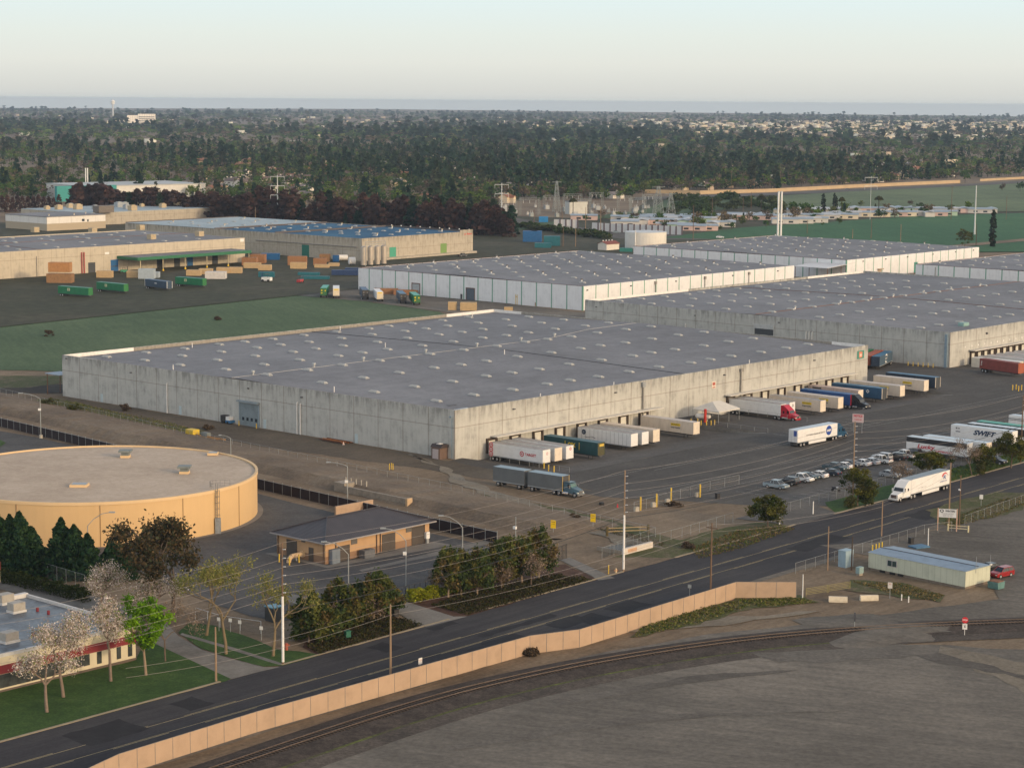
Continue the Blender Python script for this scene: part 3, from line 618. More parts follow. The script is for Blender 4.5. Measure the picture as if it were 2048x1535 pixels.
# open steel shed between the white warehouses
sh=thing('open_shed','low open steel shed with a pale sloping roof between the white warehouses','shed',G(1640,560),YAW)
MB().add([(-8,-9,6.2),(16,-9,7.6),(16,9,7.6),(-8,9,6.2),(-8,-9,6.4),(16,-9,7.8),(16,9,7.8),(-8,9,6.4)],[(3,2,1,0),(4,5,6,7),(0,1,5,4),(1,2,6,5),(2,3,7,6),(3,0,4,7)]).build('roof',M('pale_metal_roof',(.55,.56,.57),.5,.12,.5),sh)
for x in (-7.5,4,15.5):
    for y in (-8.6,8.6): MB().tube((x,y,0),(x,y,6.2 if x<0 else 6.8 if x<5 else 7.5),.15,.15,6).build('post',redw,sh)
MB().box(15,15.3,-8,8,0,6.5).build('back_panel',M('blue_panel',(.12,.2,.3),.6,.2,1),sh)
# ---------------- left group: tan warehouse with a green porch, long building with blue roof
TW,Tr,zT=warehouse('tan_warehouse','long tan concrete warehouse at the left with a green porch along its loading side',(-226.9-60*UV.x,909.1-60*UV.y),48.9,203.5,85,12.2,tanwall,par=.2,rise=.8)
sp=[(u+(j%2)*5,v,zT(u,v)) for j,v in enumerate((10,26,42,58,74)) for u in range(14,200,21)]
scatter(Tr,'skylight',skylight_mesh(1.5,2.6,.5),[skyl,steel],sp)
tanunit=M('tan_unit',(.42,.34,.22),.7,.2,1)
for px,py in ((270,530),(732,552),(915,517),(1178,565),(1530,585),(1075,527)):
    x,y=onz(TW,px/3.838 if px<300 or px>0 else px,420,12.3) if False else (0,0)
for px,py in ((70,459),(185.5,463),(303,478),(281,456.5),(399,472)):
    x,y=onz(TW,px,py,12.2); z=zT(x,y); MB().box(x-1.6,x+1.6,y-1.6,y+1.6,z-.2,z+2.4).build('roof_unit',tanunit,Tr)
seam(Tr,[(85,.5),(85,84)],zT,.35,mat=redw); seam(Tr,[(1,42.5),(203,42.5)],zT,.3,mat=redw)
x,_=ony(TW,229,533,0); dr=MB().box(x-2.2,x+2.2,-.1,-.004,0,5.6).build('roll_up_door',M('blue_door',(.02,.11,.27),.5,.15,1),TW); MB().box(x-2.2,x+2.2,-.12,-.102,2.4,2.7).build('door_rail',darkst,dr)
x,_=ony(TW,163,520,0); MB().tube((x,-.3,.2),(x,-.3,10),.35,.35,6).tube((x+1.3,-.3,.2),(x+1.3,-.3,10),.35,.35,6).build('red_pipes',M('red_pipe',(.35,.08,.07),.6,.2,1),TW)
x,_=ony(TW,73,530,0); MB().tube((x,-.2,.2),(x,-.2,9.5),.16,.16,6).build('wall_conduit',MATS['grey_conduit'],TW)
x,_=ony(TW,214,509,0); MB().box(x-1.2,x+1.2,-.06,-.004,8.3,9.3).build('white_sign',whitep,TW)
x,_=ony(TW,484,482,0); MB().box(x-1.2,x+1.2,-.06,-.004,10.3,11.8).build('white_sign',whitep,TW)
for u in (110,150): MB().box(u-2,u+2,-.08,-.004,0,5).build('dock_door',M('dark_door',(.05,.055,.06)),TW)
for px in (322,354,380,430):
    x,_=ony(TW,px,530,0); MB().box(x-1.8,x+1.8,-.08,-.004,0,4.8).build('dock_door',MATS['blue_door'] if px==380 else MATS['dark_door'],TW)
pg=thing('green_porch','long flat porch roof with a green fascia on yellow-footed posts at the tan warehouse','porch roof',TW.location,TW.rotation_euler.z)
x0,_=ony(TW,237,512,-1); yF=-15
xa,_=onz(TW,279,521,7.2); xb,yb=onz(TW,532,503,7.2); x1=xb
MB().box(x0,x1,yF,-.05,6.9,7.3).build('roof',roofg,pg)
gf=M('green_fascia',(.025,.14,.07),.6,.15,.6)
MB().box(x0-.1,x1+.1,yF-.15,yF-.004,5.9,7.34).box(x0-.15,x0-.004,yF,-.06,5.9,7.34).box(x1+.004,x1+.15,yF,-.06,5.9,7.34).build('fascia',gf,pg)
for k in range(6):
    x=x0+2+(x1-x0-3)*k/5
    p=MB().tube((x,yF+.5,0),(x,yF+.5,6.9),.2,.2,6).build('post',M('cream_post',(.55,.47,.3),.7,.15,1),pg)
    MB().tube((x,yF+.5,0),(x,yF+.5,1.1),.42,.42,8).build('post_foot',M('bright_yellow',(.75,.5,.02),.6,.12,1),p)
bluer=groundmat('blue_roof',[(.014,.075,.15),(.02,.105,.21),(.035,.15,.26)],.03,.3,1,(R(0),.03,.6,.4),rough=.8,fineamp=.12,spec=.2)
lightr=groundmat('pale_blue_roof',[(.26,.34,.39),(.36,.44,.48),(.44,.51,.53)],.03,.3,1,rough=.7,fineamp=.1)
greyc=wallmat('grey_tan_concrete',(.41,.37,.30),joint=6.7,zjoint=5.4,stain=.3,topstain=(7,11.6),jw=.12)
HB,Hr,zH=warehouse('blue_roofed_factory','long concrete factory with a bright blue roof in front of the brown trees','factory',(-75.4,1026.8),50.5,85,181,11.6,greyc,cat='factory',par=.3,rise=.3,roofm=bluer) if False else warehouse('blue_roofed_factory','long concrete factory with a bright blue roof in front of the brown trees',(-75.4,1026.8),50.5,85,181,11.6,greyc,cat='factory',par=.3,rise=.3,roofm=bluer)
for v in (62,108): MB().box(.32,84.65,v,v+.6,11.0,12.1).build('fire_wall',M('dark_parapet',(.10,.085,.08),.8,.2,1),Hr)
MB().box(.4,84.6,108.7,180.6,11.69,11.78).build('pale_roof',lightr,Hr); MB().box(84.1,84.66,.4,62,11.4,12.1).box(.33,84.1,180.05,180.65,11.4,12.2).build('parapet',MATS['dark_parapet'],Hr)
sp=[(u,v,11.7) for v in (8,20,32,44,56,70,82,94,102,118,132,146,160) for u in (10+(v%3)*4,30,48+(v%5),68)]
scatter(Hr,'skylight',skylight_mesh(1.4,2.4,.5),[skyl,steel],sp[:60]); scatter(Hr,'vent',vent_mesh(),[whitep,tanunit],[(u+7,v+5,11.6) for u,v,_ in sp[::3]])
scatter(Hr,'roof_lamp',MB().tube((0,0,0),(0,0,.5),.4,.3,6),whitep,[(84.3,v,12.1) for v in range(2,62,7)])
for px,mt in ((834,M('sea_green_door',(.06,.30,.2),.6,.12,1)),(887,M('olive_green_door',(.16,.27,.08),.6,.12,1))):
    x,_=ony(HB,(880*.5+px*.5) if False else (px if px!=834 else 785.5),512,0); MB().box(x-2.4,x+2.4,-.1,-.004,1.3,6.2).build('loading_door',mt,HB)
y,_=onx(HB,611,500,0); MB().box(-.1,-.004,y-2.6,y+2.6,0,6.5).build('loading_door',M('deep_green_door',(.02,.15,.11),.6,.12,1),HB)
MB().tube((-.5,3,7.2),(-.5,76,7.2),.25,.25,6).build('wall_pipe',MATS['grey_conduit'],HB)
MB().box(10,84.9,-3,-.004,.0,1.25).build('loading_dock',MATS['grey_tan_concrete'],HB)
x,_=ony(HB,936,473,0)
text('Jon Jonson'[:0]+'Joe Skinner',1.25,M('sign_red',(.55,.03,.03),.6,.1,1),HB,(x-3.2,-.01,9.6),(1,0,0),width=6.2,name='red_lettering') if False else text('Ja  Rinaro',1.3,M('sign_red',(.55,.03,.03),.6,.1,1),HB,(x-3.0,-.01,9.6),(1,0,0),width=6.0,name='red_lettering',bold=.03)
MB().box(74.5,84.98,-.03,-.004,11.6,12.6).build('raised_corner',MATS['grey_tan_concrete'],HB)
# four silos at its corner
silom=M('silo_steel',(.50,.44,.37),.38,.12,.4,metal=.55)
for k in range(4):
    px=(727.5,741,754.5,767.5)[k]; p=G(px,533-k*1.0)
    t=thing('storage_silo',('steel silo at the corner of the blue-roofed factory, nearest to the dark side wall','second steel silo from the dark side wall of the blue-roofed factory','third steel silo from the dark side wall of the blue-roofed factory','steel silo nearest to the green loading door of the blue-roofed factory')[k],'silo',p,0,'steel silos by the blue-roofed factory')
    MB().tube((0,0,.8),(0,0,9.4),1.4,1.4,20).tube((0,0,9.4),(0,0,10),1.4,.5,20).build('body',silom,t,smooth=False)
    for a in range(4): MB().tube((math.cos(a*1.57+.8)*1.2,math.sin(a*1.57+.8)*1.2,0),(math.cos(a*1.57+.8)*1.2,math.sin(a*1.57+.8)*1.2,.8),.12,.12,5).build('leg',darkst,t)
g_=thing('pipe_gantry','steel pipe gantry over the four silos','gantry',G(748,532),R(50)); m=MB()
for z in (10.8,11.9): m.tube((-6,0,z),(8,0,z),.16,.16,5)
m.build('pipes',steel,g_)
for x in (-6,8): MB().tube((x,0,0),(x,0,12),.15,.15,5).build('post',steel,g_)
# white block-like plant building and roof plant at far left
wb=thing('white_plant_building','small white flat-roofed building behind the tan warehouse roof','building',G(94,463)+Vector((0,0,0)),YAW)
MB().box(0,44,0,42,0,8.6).build('wall',wallmat('white_block_wall',(.68,.66,.62),joint=9,stain=.12,band=(0,4.6,(.40,.34,.25)),jw=.15),wb)
rr=MB().box(-.3,44.3,-.3,42.3,8.603,8.95).build('roof',roofg,wb)
scatter(rr,'vent',vent_mesh(),[whitep,tanunit],[(6,6,8.9),(24,5,8.9),(38,12,8.9)])
MB().box(26,28,-.1,-.004,5.2,6.6).box(30,31,-.1,-.004,4.8,6.2).build('window',gl,wb)
pb=thing('plant_building','low factory wing with a pale blue roof crowded with air units','factory wing',G(175,452),YAW)
MB().box(0,130,0,70,0,8).build('wall',MATS['grey_tan_concrete'],pb); rr=MB().box(.1,129.9,.1,69.9,8.002,8.2).build('roof',lightr,pb)
ru=random.Random(3)
for k in range(16):
    x,y=ru.uniform(5,120),ru.uniform(3,60); s=ru.uniform(1.3,2.6); MB().box(x-s,x+s,y-s*.8,y+s*.8,8.2,8.2+s*1.3).box(x-s*.6,x+s*.6,y-s*.5,y+s*.5,8.2+s*1.3,8.5+s*1.4).build('roof_unit',tanunit if k%3 else steel,rr)
MB().box(6,18,-4,2,8.2,12.5).build('cooling_tower',M('brown_grey_louvre',(.16,.14,.12),.8,.3,1),rr)
# stack, tank and sheds right of centre
wt=thing('white_tank','round white storage tank behind the white warehouse','storage tank',G(1291,496)+Vector((0,0,0)))
rt=HZ(1291,496,463); rad=(G(1332,496)-G(1250,496)).length/2
m=MB(); m.tube((0,0,0),(0,0,rt),rad,rad,40); m.build('shell',M('tank_white',(.66,.63,.57),.6,.08,.4),wt,smooth=False)
m=MB(); m.tube((0,0,rt+.002),(0,0,rt+.9),rad*.99,.2,40); m.build('roof',M('tank_roof',(.5,.53,.55),.6,.1,.4),wt)
MB().tube((-rad*.55,-rad*.88,0),(-rad*.55,-rad*.88,rt+1),.35,.35,6).build('ladder',whitep,wt)
MB().tube((rad*.5,-4,rt+.2),(rad*.5,-4,rt+1.2),.05,.05,4).tube((rad*.8,-4,rt+.2),(rad*.8,-4,rt+1.2),.05,.05,4).tube((rad*.5,-4,rt+1.2),(rad*.8,-4,rt+1.2),.05,.05,4).build('handrail',M('pinkish_rail',(.55,.38,.33),.6,.1,1),wt)
def gable(name,label,cat,p,rz,L_,W_,h,rh,wm,rm,group=None,ov=.4):
    t=thing(name,label,cat,p,rz,group)
    m=MB(); m.extr([(-W_/2,0),(W_/2,0),(W_/2,h),(0,h+rh),(-W_/2,h)],-L_/2,L_/2); m.build('wall',wm,t)
    s=rh/(W_/2); m=MB(); e=W_/2+ov
    m.extr([(-e,h-ov*s+.02),(0,h+rh+.02),(e,h-ov*s+.02),(e,h-ov*s+.2),(0,h+rh+.22),(-e,h-ov*s+.2)],-L_/2-ov,L_/2+ov); m.build('roof',rm,t)
    return t
t=gable('pump_shed','small white shed with a red roof and four roof vents beside the white tank','shed',G(1217,500),YAW+R(90),11,6,3.6,1.2,M('shed_white',(.64,.60,.53),.7,.1,1),M('red_roof',(.20,.065,.05),.8,.2,1))
for k in range(4): MB().tube((.8,-4+k*2.6,4.4),(.8,-4+k*2.6,5.6),.3,.3,6).build('roof_vent',whitep,t)
MB().box(3.01,3.08,-1,1,.1,2.4).build('door',MATS['dark_door'],t)
for k,px in enumerate((1555,1561.2)):
    p=G(px,484); h=HZ(px,484,382.5); t=thing('white_stack',('left of the two tall white stacks behind the white warehouse','right of the two tall white stacks behind the white warehouse')[k],'chimney stack',p,0,'twin white stacks')
    MB().tube((0,0,0),(0,0,h),.58,.54,14).build('shaft',M('stack_white',(.70,.70,.67),.5,.06,.3),t); MB().tube((0,0,h*.55),(0,0,h*.56),.68,.68,14).tube((0,0,h-.4),(0,0,h+.01),.62,.62,14).build('collar',M('stack_grey',(.45,.5,.52),.5,.1,1),t)
# ---------------- big tan water tank and its plant
tk=thing('water_tank','huge round tan water tank with a flat roof at the left','water tank',(-80.5,393,0))
tanp=M('tank_tan',(.60,.405,.20),.75,.05,.15); rimp=M('tank_rim',(.66,.47,.26),.7,.05,.3)
n=128; m=MB(); RT=31; HT=8.1
for i in range(n):
    a,b=2*math.pi*i/n,2*math.pi*(i+1)/n; ca,sa,cb,sb=math.cos(a)*RT,math.sin(a)*RT,math.cos(b)*RT,math.sin(b)*RT
    m.add([(ca,sa,-.5),(cb,sb,-.5),(cb,sb,HT),(ca,sa,HT)],[(0,1,2,3)])
m.build('shell',tanp,tk,smooth=True)
m=MB()
for i in range(n):
    a,b=2*math.pi*i/n,2*math.pi*(i+1)/n; q=[]
    for r,z in ((RT+.15,HT-.35),(RT+.15,HT+.18),(RT-.35,HT+.18),(RT-.35,HT-.2)): q.append(((math.cos(a)*r,math.sin(a)*r,z),(math.cos(b)*r,math.sin(b)*r,z)))
    for (p,pp),(s,ss) in zip(q,q[1:]): m.add([p,pp,ss,s],[(0,1,2,3)])
m.build('rim',rimp,tk)
m=MB()
for k in range(40):
    a,b=2*math.pi*k/40,2*math.pi*(k+1)/40
    m.add([(0,0,HT+.15),(math.cos(a)*(RT-.36),math.sin(a)*(RT-.36),HT-.1),(math.cos(b)*(RT-.36),math.sin(b)*(RT-.36),HT-.1)],[(0,1,2)])
trf=m.build('roof',groundmat('tank_roof_deck',[(.44,.35,.265),(.50,.405,.31),(.56,.46,.36)],.06,.3,1,rough=.85,fineamp=.1),tk)
m=MB()
for px in (33,201,366,478):
    a=None
    d=ray(px,1050); best=min((2*math.pi*k/2000 for k in range(2000)),key=lambda q:abs((tk.location.x+RT*math.cos(q))/(tk.location.y+RT*math.sin(q))-d.x/d.y)+(9 if math.sin(q)>.2 else 0))
    c,s=math.cos(best)*(RT+.01),math.sin(best)*(RT+.01); m.box(c-.07,c+.07,s-.05,s+.05,-.2,HT-.36,0,best)
m.build('seam_strip',M('seam_brown',(.24,.15,.07),.8,.1,1),tk)
def tl(px,py,z=HT): q=G(px,py,z); return q.x-tk.location.x,q.y-tk.location.y
for px,py in ((251,914),(369,946)):
    x,y=tl(px,py); MB().box(x-.9,x+.9,y-.9,y+.9,HT,HT+.45).build('vent_curb',rimp,trf)
    v=MB().box(x-.75,x+.75,y-.75,y+.75,HT+.45,HT+1.1).box(x-1.25,x+1.25,y-1.25,y+1.25,HT+1.1,HT+1.5).build('roof_ventilator',M('vent_green_grey',(.17,.19,.18),.6,.2,1),trf)
for px,py,sx,sy in ((159,972,1.6,1.3),(426,909,1,1)):
    x,y=tl(px,py); MB().box(x-sx,x+sx,y-sy,y+sy,HT,HT+.5).build('roof_hatch',rimp,trf); MB().box(x-sx*.85,x+sx*.85,y-sy*.85,y+sy*.85,HT+.503,HT+.54).build('hatch_lid',steel,trf)
d=ray(432,1060); lad=min((2*math.pi*k/2000 for k in range(2000)),key=lambda q:abs((tk.location.x+RT*math.cos(q))/(tk.location.y+RT*math.sin(q))-d.x/d.y)+(9 if math.sin(q)>.2 else 0))
ll=Vector((math.cos(lad),math.sin(lad),0)); lt_=Vector((-ll.y,ll.x,0)); m=MB()
for s in (-.3,.3): m.tube(ll*(RT+.25)+lt_*s+Vector((0,0,.3)),ll*(RT+.25)+lt_*s+Vector((0,0,HT+1.3)),.05,.05,4)
for k in range(26): m.tube(ll*(RT+.25)-lt_*.3+Vector((0,0,.5+k*.33)),ll*(RT+.25)+lt_*.3+Vector((0,0,.5+k*.33)),.03,.03,4)
for k in range(6):
    z=2.4+k*1.15; pr=None
    for j in range(7):
        t=math.pi*j/6; q=ll*(RT+.25+.75*math.sin(t))+lt_*(.42*math.cos(t))+Vector((0,0,z))
        if pr: m.tube(pr,q,.035,.035,4)
        pr=q
for j in (1,3,5):
    t=math.pi*j/6; q=ll*(RT+.25+.75*math.sin(t))+lt_*(.42*math.cos(t)); m.tube(q+Vector((0,0,2.4)),q+Vector((0,0,8.2)),.03,.03,4)
m.build('caged_ladder',M('ladder_grey',(.19,.19,.18),.6,.2,1,metal=.3),tk)
q=ll*(RT+.55); MB().box(q.x-.5,q.x+.5,q.y-.3,q.y+.3,0,3).build('ladder_gate',steel,tk)
m=MB(); pr=None
for j in range(11):
    a=lad+.02-.17*j/10*1.0; o=RT-.6-2.6*math.sin(math.pi*j/10); q=Vector((math.cos(a+.15)*o,math.sin(a+.15)*o,HT))
    m.tube(q,q+Vector((0,0,1.15)),.035,.035,4)
    if pr:
        for z in (.55,1.12): m.tube(pr+Vector((0,0,z)),q+Vector((0,0,z)),.03,.03,4)
    pr=q
m.build('guard_rail',MATS['ladder_grey'],trf)
m=MB(); n=96
for i in range(n):
    a,b=2*math.pi*i/n,2*math.pi*(i+1)/n
    m.add([(math.cos(t)*r,math.sin(t)*r,.09) for t,r in ((a,RT+1.1),(b,RT+1.1),(b,RT+.0),(a,RT+.0))],[(0,1,2,3)])
m.build('footing_ring',concg,tk)
# pump house with hipped tile roof
ph=thing('pump_house','tan block pump house with a dark hipped tile roof and brown doors','pump house',(-32.2,350.2,0),R(48.04))
LX,LY,HP=25.8,12.6,4.0
blk=wallmat('tan_block',(.47,.30,.165),stain=.14,band=(-1,1.35,(.27,.165,.10)))
MB().box(0,LX,0,LY,-.1,HP).build('wall',blk,ph)
tile=M('dark_tile',(.040,.036,.042),.55,.25,.8); 
m,nt_,b_,L_=newmat('roof_tile'); v_=coords(nt_); wv=_n(nt_,'ShaderNodeTexWave',wave_type='BANDS',bands_direction='X'); wv.inputs['Scale'].default_value=.85; L_(v_,wv.inputs['Vector'])
wy=_n(nt_,'ShaderNodeTexWave',wave_type='BANDS',bands_direction='Y'); wy.inputs['Scale'].default_value=.85; L_(v_,wy.inputs['Vector'])
L_(ramp(nt_,math_(nt_,'MULTIPLY',math_(nt_,'ADD',wv.outputs[1],noise(nt_,v_,.5,4)),.5),[(.3,(.022,.020,.024)),(.7,(.068,.060,.066))]),b_.inputs['Base Color']); b_.inputs['Roughness'].default_value=.6
e=.85; hh=HP+2.55; rx0,rx1=LY/2+.0,LX-LY/2; zc=HP-.1; rf=MB()
c4=[(-e,-e,zc),(LX+e,-e,zc),(LX+e,LY+e,zc),(-e,LY+e,zc)]; r2=[(rx0,LY/2,hh),(rx1,LY/2,hh)]
rf.add(c4+r2,[(0,1,5,4),(1,2,5),(2,3,4,5),(3,0,4),(3,2,1,0)]); ro=rf.build('roof',m,ph)
MB().path([(-e,-e,zc+.1),(rx0,LY/2,hh+.05),(rx1,LY/2,hh+.05),(LX+e,-e,zc+.1)],.12,5).path([(-e,LY+e,zc+.1),(rx0,LY/2,hh+.05)],.12,5).build('ridge',tile,ro)
MB().box(-e-.12,LX+e+.12,-e-.12,-e-.003,zc-.15,zc+.06).box(-e-.12,-e-.003,-e-.003,LY+e,zc-.15,zc+.06).build('gutter',M('gutter_grey',(.30,.28,.27),.5,.1,1),ro)
bd_=M('brown_door',(.075,.062,.052),.6,.15,1); bw=M('brown_trim',(.09,.06,.045),.6,.2,1)
for px,wd,hd in ((687,2.9,2.75),(777,3.3,3.2),(835.5,3.2,3.4)):
    x,_=ony(ph,px,1085,0); MB().box(x-wd/2,x+wd/2,-.09,-.004,.05,hd).build('double_door',bd_,ph)
for px,py in ((708,1079),(817.5,1055)):
    x,z=ony(ph,px,py,0); MB().box(x-.75,x+.75,-.08,-.004,z-.75,z+.75).build('window',M('louvre_brown',(.12,.11,.10),.7,.2,1),ph)
for px in (671,752.5,760,848):
    x,_=ony(ph,px,1085,0); MB().tube((x,-.12,0),(x,-.12,HP-.2),.1,.1,5).build('downpipe',bw,ph)
for px in (584,622.5):
    y,_=onx(ph,px,1100,0); w2=1.35 if px<600 else .6; MB().box(-.09,-.004,y-w2,y+w2,.05,3.1 if px<600 else 2.5).build('door',bd_,ph)
y,z=onx(ph,607,1078,0); MB().box(-.08,-.004,y-.5,y+.5,z-.5,z+.5).build('window',MATS['louvre_brown'],ph)
for y in (.4,LY-.4): MB().tube((-.12,y,0),(-.12,y,HP-.2),.1,.1,5).build('downpipe',bw,ph)
x,_=ony(ph,665,1110,0); cb=thing('electric_cabinet','tall blue-grey electric cabinet at the front corner of the pump house','cabinet',ph.matrix_world@Vector((0,0,0)) if False else Vector((-32.2,350.2,0))+Matrix.Rotation(R(48.04),3,'Z')@Vector((x,-.55,0)),R(48.04))
MB().box(-.95,.95,-.4,.4,0,2.6).build('body',M('cabinet_blue_grey',(.15,.18,.215),.6,.12,1),cb); MB().box(-.9,-.01,-.43,-.403,.1,2.5).box(.01,.9,-.43,-.403,.1,2.5).build('door',MATS['cabinet_blue_grey'],cb)
x,_=ony(ph,732,1107,-.9); ac=thing('air_conditioner','grey air conditioning box on the pump house front apron','air conditioner',Vector((-32.2,350.2,0))+Matrix.Rotation(R(48.04),3,'Z')@Vector((x,-1.2,0)),R(48.04))
MB().box(-1.3,1.3,-.7,.7,.1,1.5).build('body',M('ac_grey',(.12,.125,.135),.6,.2,2),ac); MB().tube((0,0,1.5),(0,0,1.62),.5,.5,12).build('fan',darkst,ac)
mb_=thing('meter_box','white meter box on the right end of the pump house','meter box',Vector((-32.2,350.2,0))+Matrix.Rotation(R(48.04),3,'Z')@Vector((LX-1.0,-.45,0)),R(48.04))
MB().box(-.45,.45,-.25,.25,.9,2.1).build('box',whitep,mb_); MB().box(-.3,.3,-.2,.2,0,.9).build('stand',steel,mb_)
# small tan wall behind the pump house
w_=MB().box(0,10,0,.4,0,2.3).build('block_wall',M('tan_block_wall',(.40,.28,.19),.85,.15,1),lo=G(672,1036),rz=R(48)); tag(w_,'low tan block wall standing just behind the pump house roof','wall')
# ---------------- office building, lower left
of=thing('office_building','cream office building with a dark red band and a blue-grey flat roof','office building',(-69.4,270.8,0),R(48.12))
LX,LY,HO=23.3,27,5.3; crm=M('cream_stucco',(.60,.53,.38),.85,.10,.5); redb=M('red_band',(.21,.025,.03),.7,.12,.6)
MB().box(-22,LX,0,.33,-.1,HO-.46).box(LX-.33,LX,.33,LY-.33,-.1,HO-.46).box(-22,LX,LY-.33,LY,-.1,HO-.46).build('wall',crm,of)
MB().box(-22.1,LX+.06,-.07,-.004,2.55,3.75).box(LX+.004,LX+.07,0,LY,2.55,3.75).build('red_band',redb,of)
rfo=MB().box(-21.8,LX-.35,.35,LY-.35,HO-.7,HO-.45).build('roof',groundmat('wet_roof',[(.075,.085,.10),(.13,.155,.18),(.20,.235,.27)],.12,.5,2,rough=.5,fineamp=.15,spec=.5),of)
MB().box(-22,LX,LY-.9,LY+.003,HO-.45,HO+.18).box(LX-.34,LX+.003,.36,LY-.9,HO-.44,HO+.03).box(-22,LX+.003,-.003,.34,HO-.44,HO+.03).build('parapet_cap',M('white_cap',(.58,.57,.55),.7,.12,.8),of)
gw=glassmat('office_glass',(.05,.055,.055),.1)
for px,py,wd,z0,z1 in ((259.5,1278,.75,.75,2.5),(237,1283,.75,.75,2.5),(198,1293,.8,.75,2.5),(160,1306,3.2,.9,2.5),(95,1325,5.5,.6,2.5),(30,1345,5,.6,2.5)):
    x,_=ony(of,px,py,0); MB().box(x-wd/2,x+wd/2,-.06,-.003,z0,z1).build('window',gw,of)
MB().box(-22,LX+.04,-.06,-.003,0,.35).build('plinth',M('brown_plinth',(.12,.09,.07),.8,.15,1),of)
def ol(px,py): return onz(of,px,py,HO-.45)
for px,py,s in ((33,1223,1.15),(10,1206,1.2),(18,1283,1.2)):
    x,y=ol(px,py); MB().box(x-s,x+s,y-s*.8,y+s*.8,HO-.45,HO-.1).build('unit_curb',M('white_cap2',(.55,.55,.53)),rfo); MB().box(x-s*.9,x+s*.9,y-s*.7,y+s*.7,HO-.1,HO+1.05).build('air_unit',M('unit_beige',(.34,.32,.28),.6,.2,1.5),rfo)
for px,py in ((66,1272),(48,1218),(75,1222),(97,1228)):
    x,y=ol(px,py); MB().tube((x,y,HO-.45),(x,y,HO+.15),.22,.22,7).build('pipe_vent',redb,rfo)
bk=thing('office_wing','taller cream and red wing at the left edge of the office roof','building',(-69.4,270.8,0),R(48.12))
x,y=onz(of,4,1165,HO); MB().box(x-14,x,y+.5,y+10,HO,HO+2.9).build('wall',crm,bk); MB().box(x-14,x+.08,y+.42,y+10.1,HO+2.0,HO+3.3).build('red_band',redb,bk)
# ---------------- site office trailer, lower right
so=thing('site_office','pale green portable office with a blue-grey sheet roof in the gravel yard','portable office',(75.7,335.1,0),R(43.7))
pgw=wallmat('pale_green_siding',(.48,.50,.40),joint=1.22,stain=.2,jw=.06,jcol=(.2,.21,.16))
MB().box(0,7.3,0,19.8,.45,3.1).build('wall',pgw,so)
m=MB(); m.add([(-.15,-.15,3.12),(7.45,-.15,3.12),(7.45,19.95,3.12),(-.15,19.95,3.12),(3.65,-.15,3.42),(3.65,19.95,3.42)],[(0,4,5,3),(1,2,5,4),(0,1,4),(2,3,5),(3,2,1,0)])
rs=m.build('roof',M('blue_sheet_roof',(.17,.235,.31),.5,.2,.6),so); MB().tube((3.65,-.15,3.45),(3.65,19.95,3.45),.07,.07,5).build('ridge_strip',darkst,rs)
y,_=onx(so,1784.5,1128,0); wn=MB().box(-.09,-.004,y-1.05,y+1.05,1.35,2.55).build('window',M('aluminium',(.42,.40,.38),.5,.1,1),so); MB().box(-.11,-.092,y-.9,y-.06,1.48,2.42).box(-.11,-.092,y+.06,y+.9,1.48,2.42).build('pane',glassmat('window_pane',(.03,.05,.055)),wn)
MB().box(.1,7.2,.1,19.7,0,.447).build('skirting',M('skirting',(.17,.14,.11),.9,.3,1),so)
for y in (12.5,14.2,16.3): MB().box(-.02,.098,y,y+1.1,.05,.42).build('vent_opening',M('opening_black',(.012,.012,.012)),so)
MB().tube((2.9,-.1,2.4),(2.9,-.1,5.2),.04,.04,5).build('antenna',steel,so); MB().tube((7.2,-.05,3.1),(7.2,-.05,4.9),.03,.03,5).build('antenna',steel,so)
MB().box(6.9,7.5,-.25,-.02,3.15,3.3).build('flood_lamp',whitep,so)
# ================================================================ VEHICLES
HD=YAW-R(90)                                  # heading of a trailer whose tail is at the dock
white_v=M('trailer_white',(.70,.70,.69),.5,.10,.8); white_v2=M('trailer_old_white',(.60,.59,.56),.6,.18,.8)
cream_v=M('container_cream',(.60,.51,.41),.65,.16,.9,stretch=(1,1,.3)); roof_v=M('trailer_roof_grey',(.30,.285,.27),.6,.25,.5)
roof_b=M('trailer_roof_pale',(.40,.47,.52),.35,.12,.4); blue_v=M('container_blue',(.022,.075,.15),.6,.2,.6); blue_r=M('container_blue_roof',(.03,.13,.23),.5,.2,.5)
navy_v=M('trailer_navy',(.03,.06,.10),.5,.2,.6); royal_v=M('container_royal_blue',(.018,.07,.22),.5,.2,.6); csx_v=M('container_dark_teal',(.012,.055,.06),.6,.2,.6); csx_r=M('container_teal_roof',(.02,.10,.13),.5,.2,.5)
red_v=M('container_rust_red',(.20,.040,.028),.65,.22,.7); orange_v=M('container_orange',(.33,.085,.04),.6,.2,.7); green_v=M('container_green',(.012,.15,.06),.55,.2,.6); green_r=M('container_green_roof',(.05,.33,.25),.5,.15,.6)
pink_v=M('container_pale_rust',(.48,.38,.33),.7,.22,1.2,stretch=(3,3,.2)); grey_t=M('grey_tarpaulin',(.115,.125,.13),.75,.15,.4); grey_tr=M('grey_tarpaulin_top',(.16,.24,.29),.4,.12,.4)
chrome=M('chrome',(.62,.63,.64),.22,.08,1,metal=.85); rim_m=M('wheel_rim',(.45,.45,.45),.4,.15,2,metal=.5); tanface=M('trailer_front_cream',(.66,.58,.47),.6,.12,1)
redm=M('sign_red2',(.50,.025,.04),.6,.08,1); bluem=M('sign_blue',(.012,.06,.30),.5,.08,1); navym=M('letter_navy',(.012,.035,.08),.5,.1,1); yelm=M('sign_yellow',(.68,.48,.02),.6,.08,1); blkm=M('letter_black',(.02,.02,.022),.6,.1,1); greym=M('letter_grey',(.16,.16,.17),.6,.1,1)
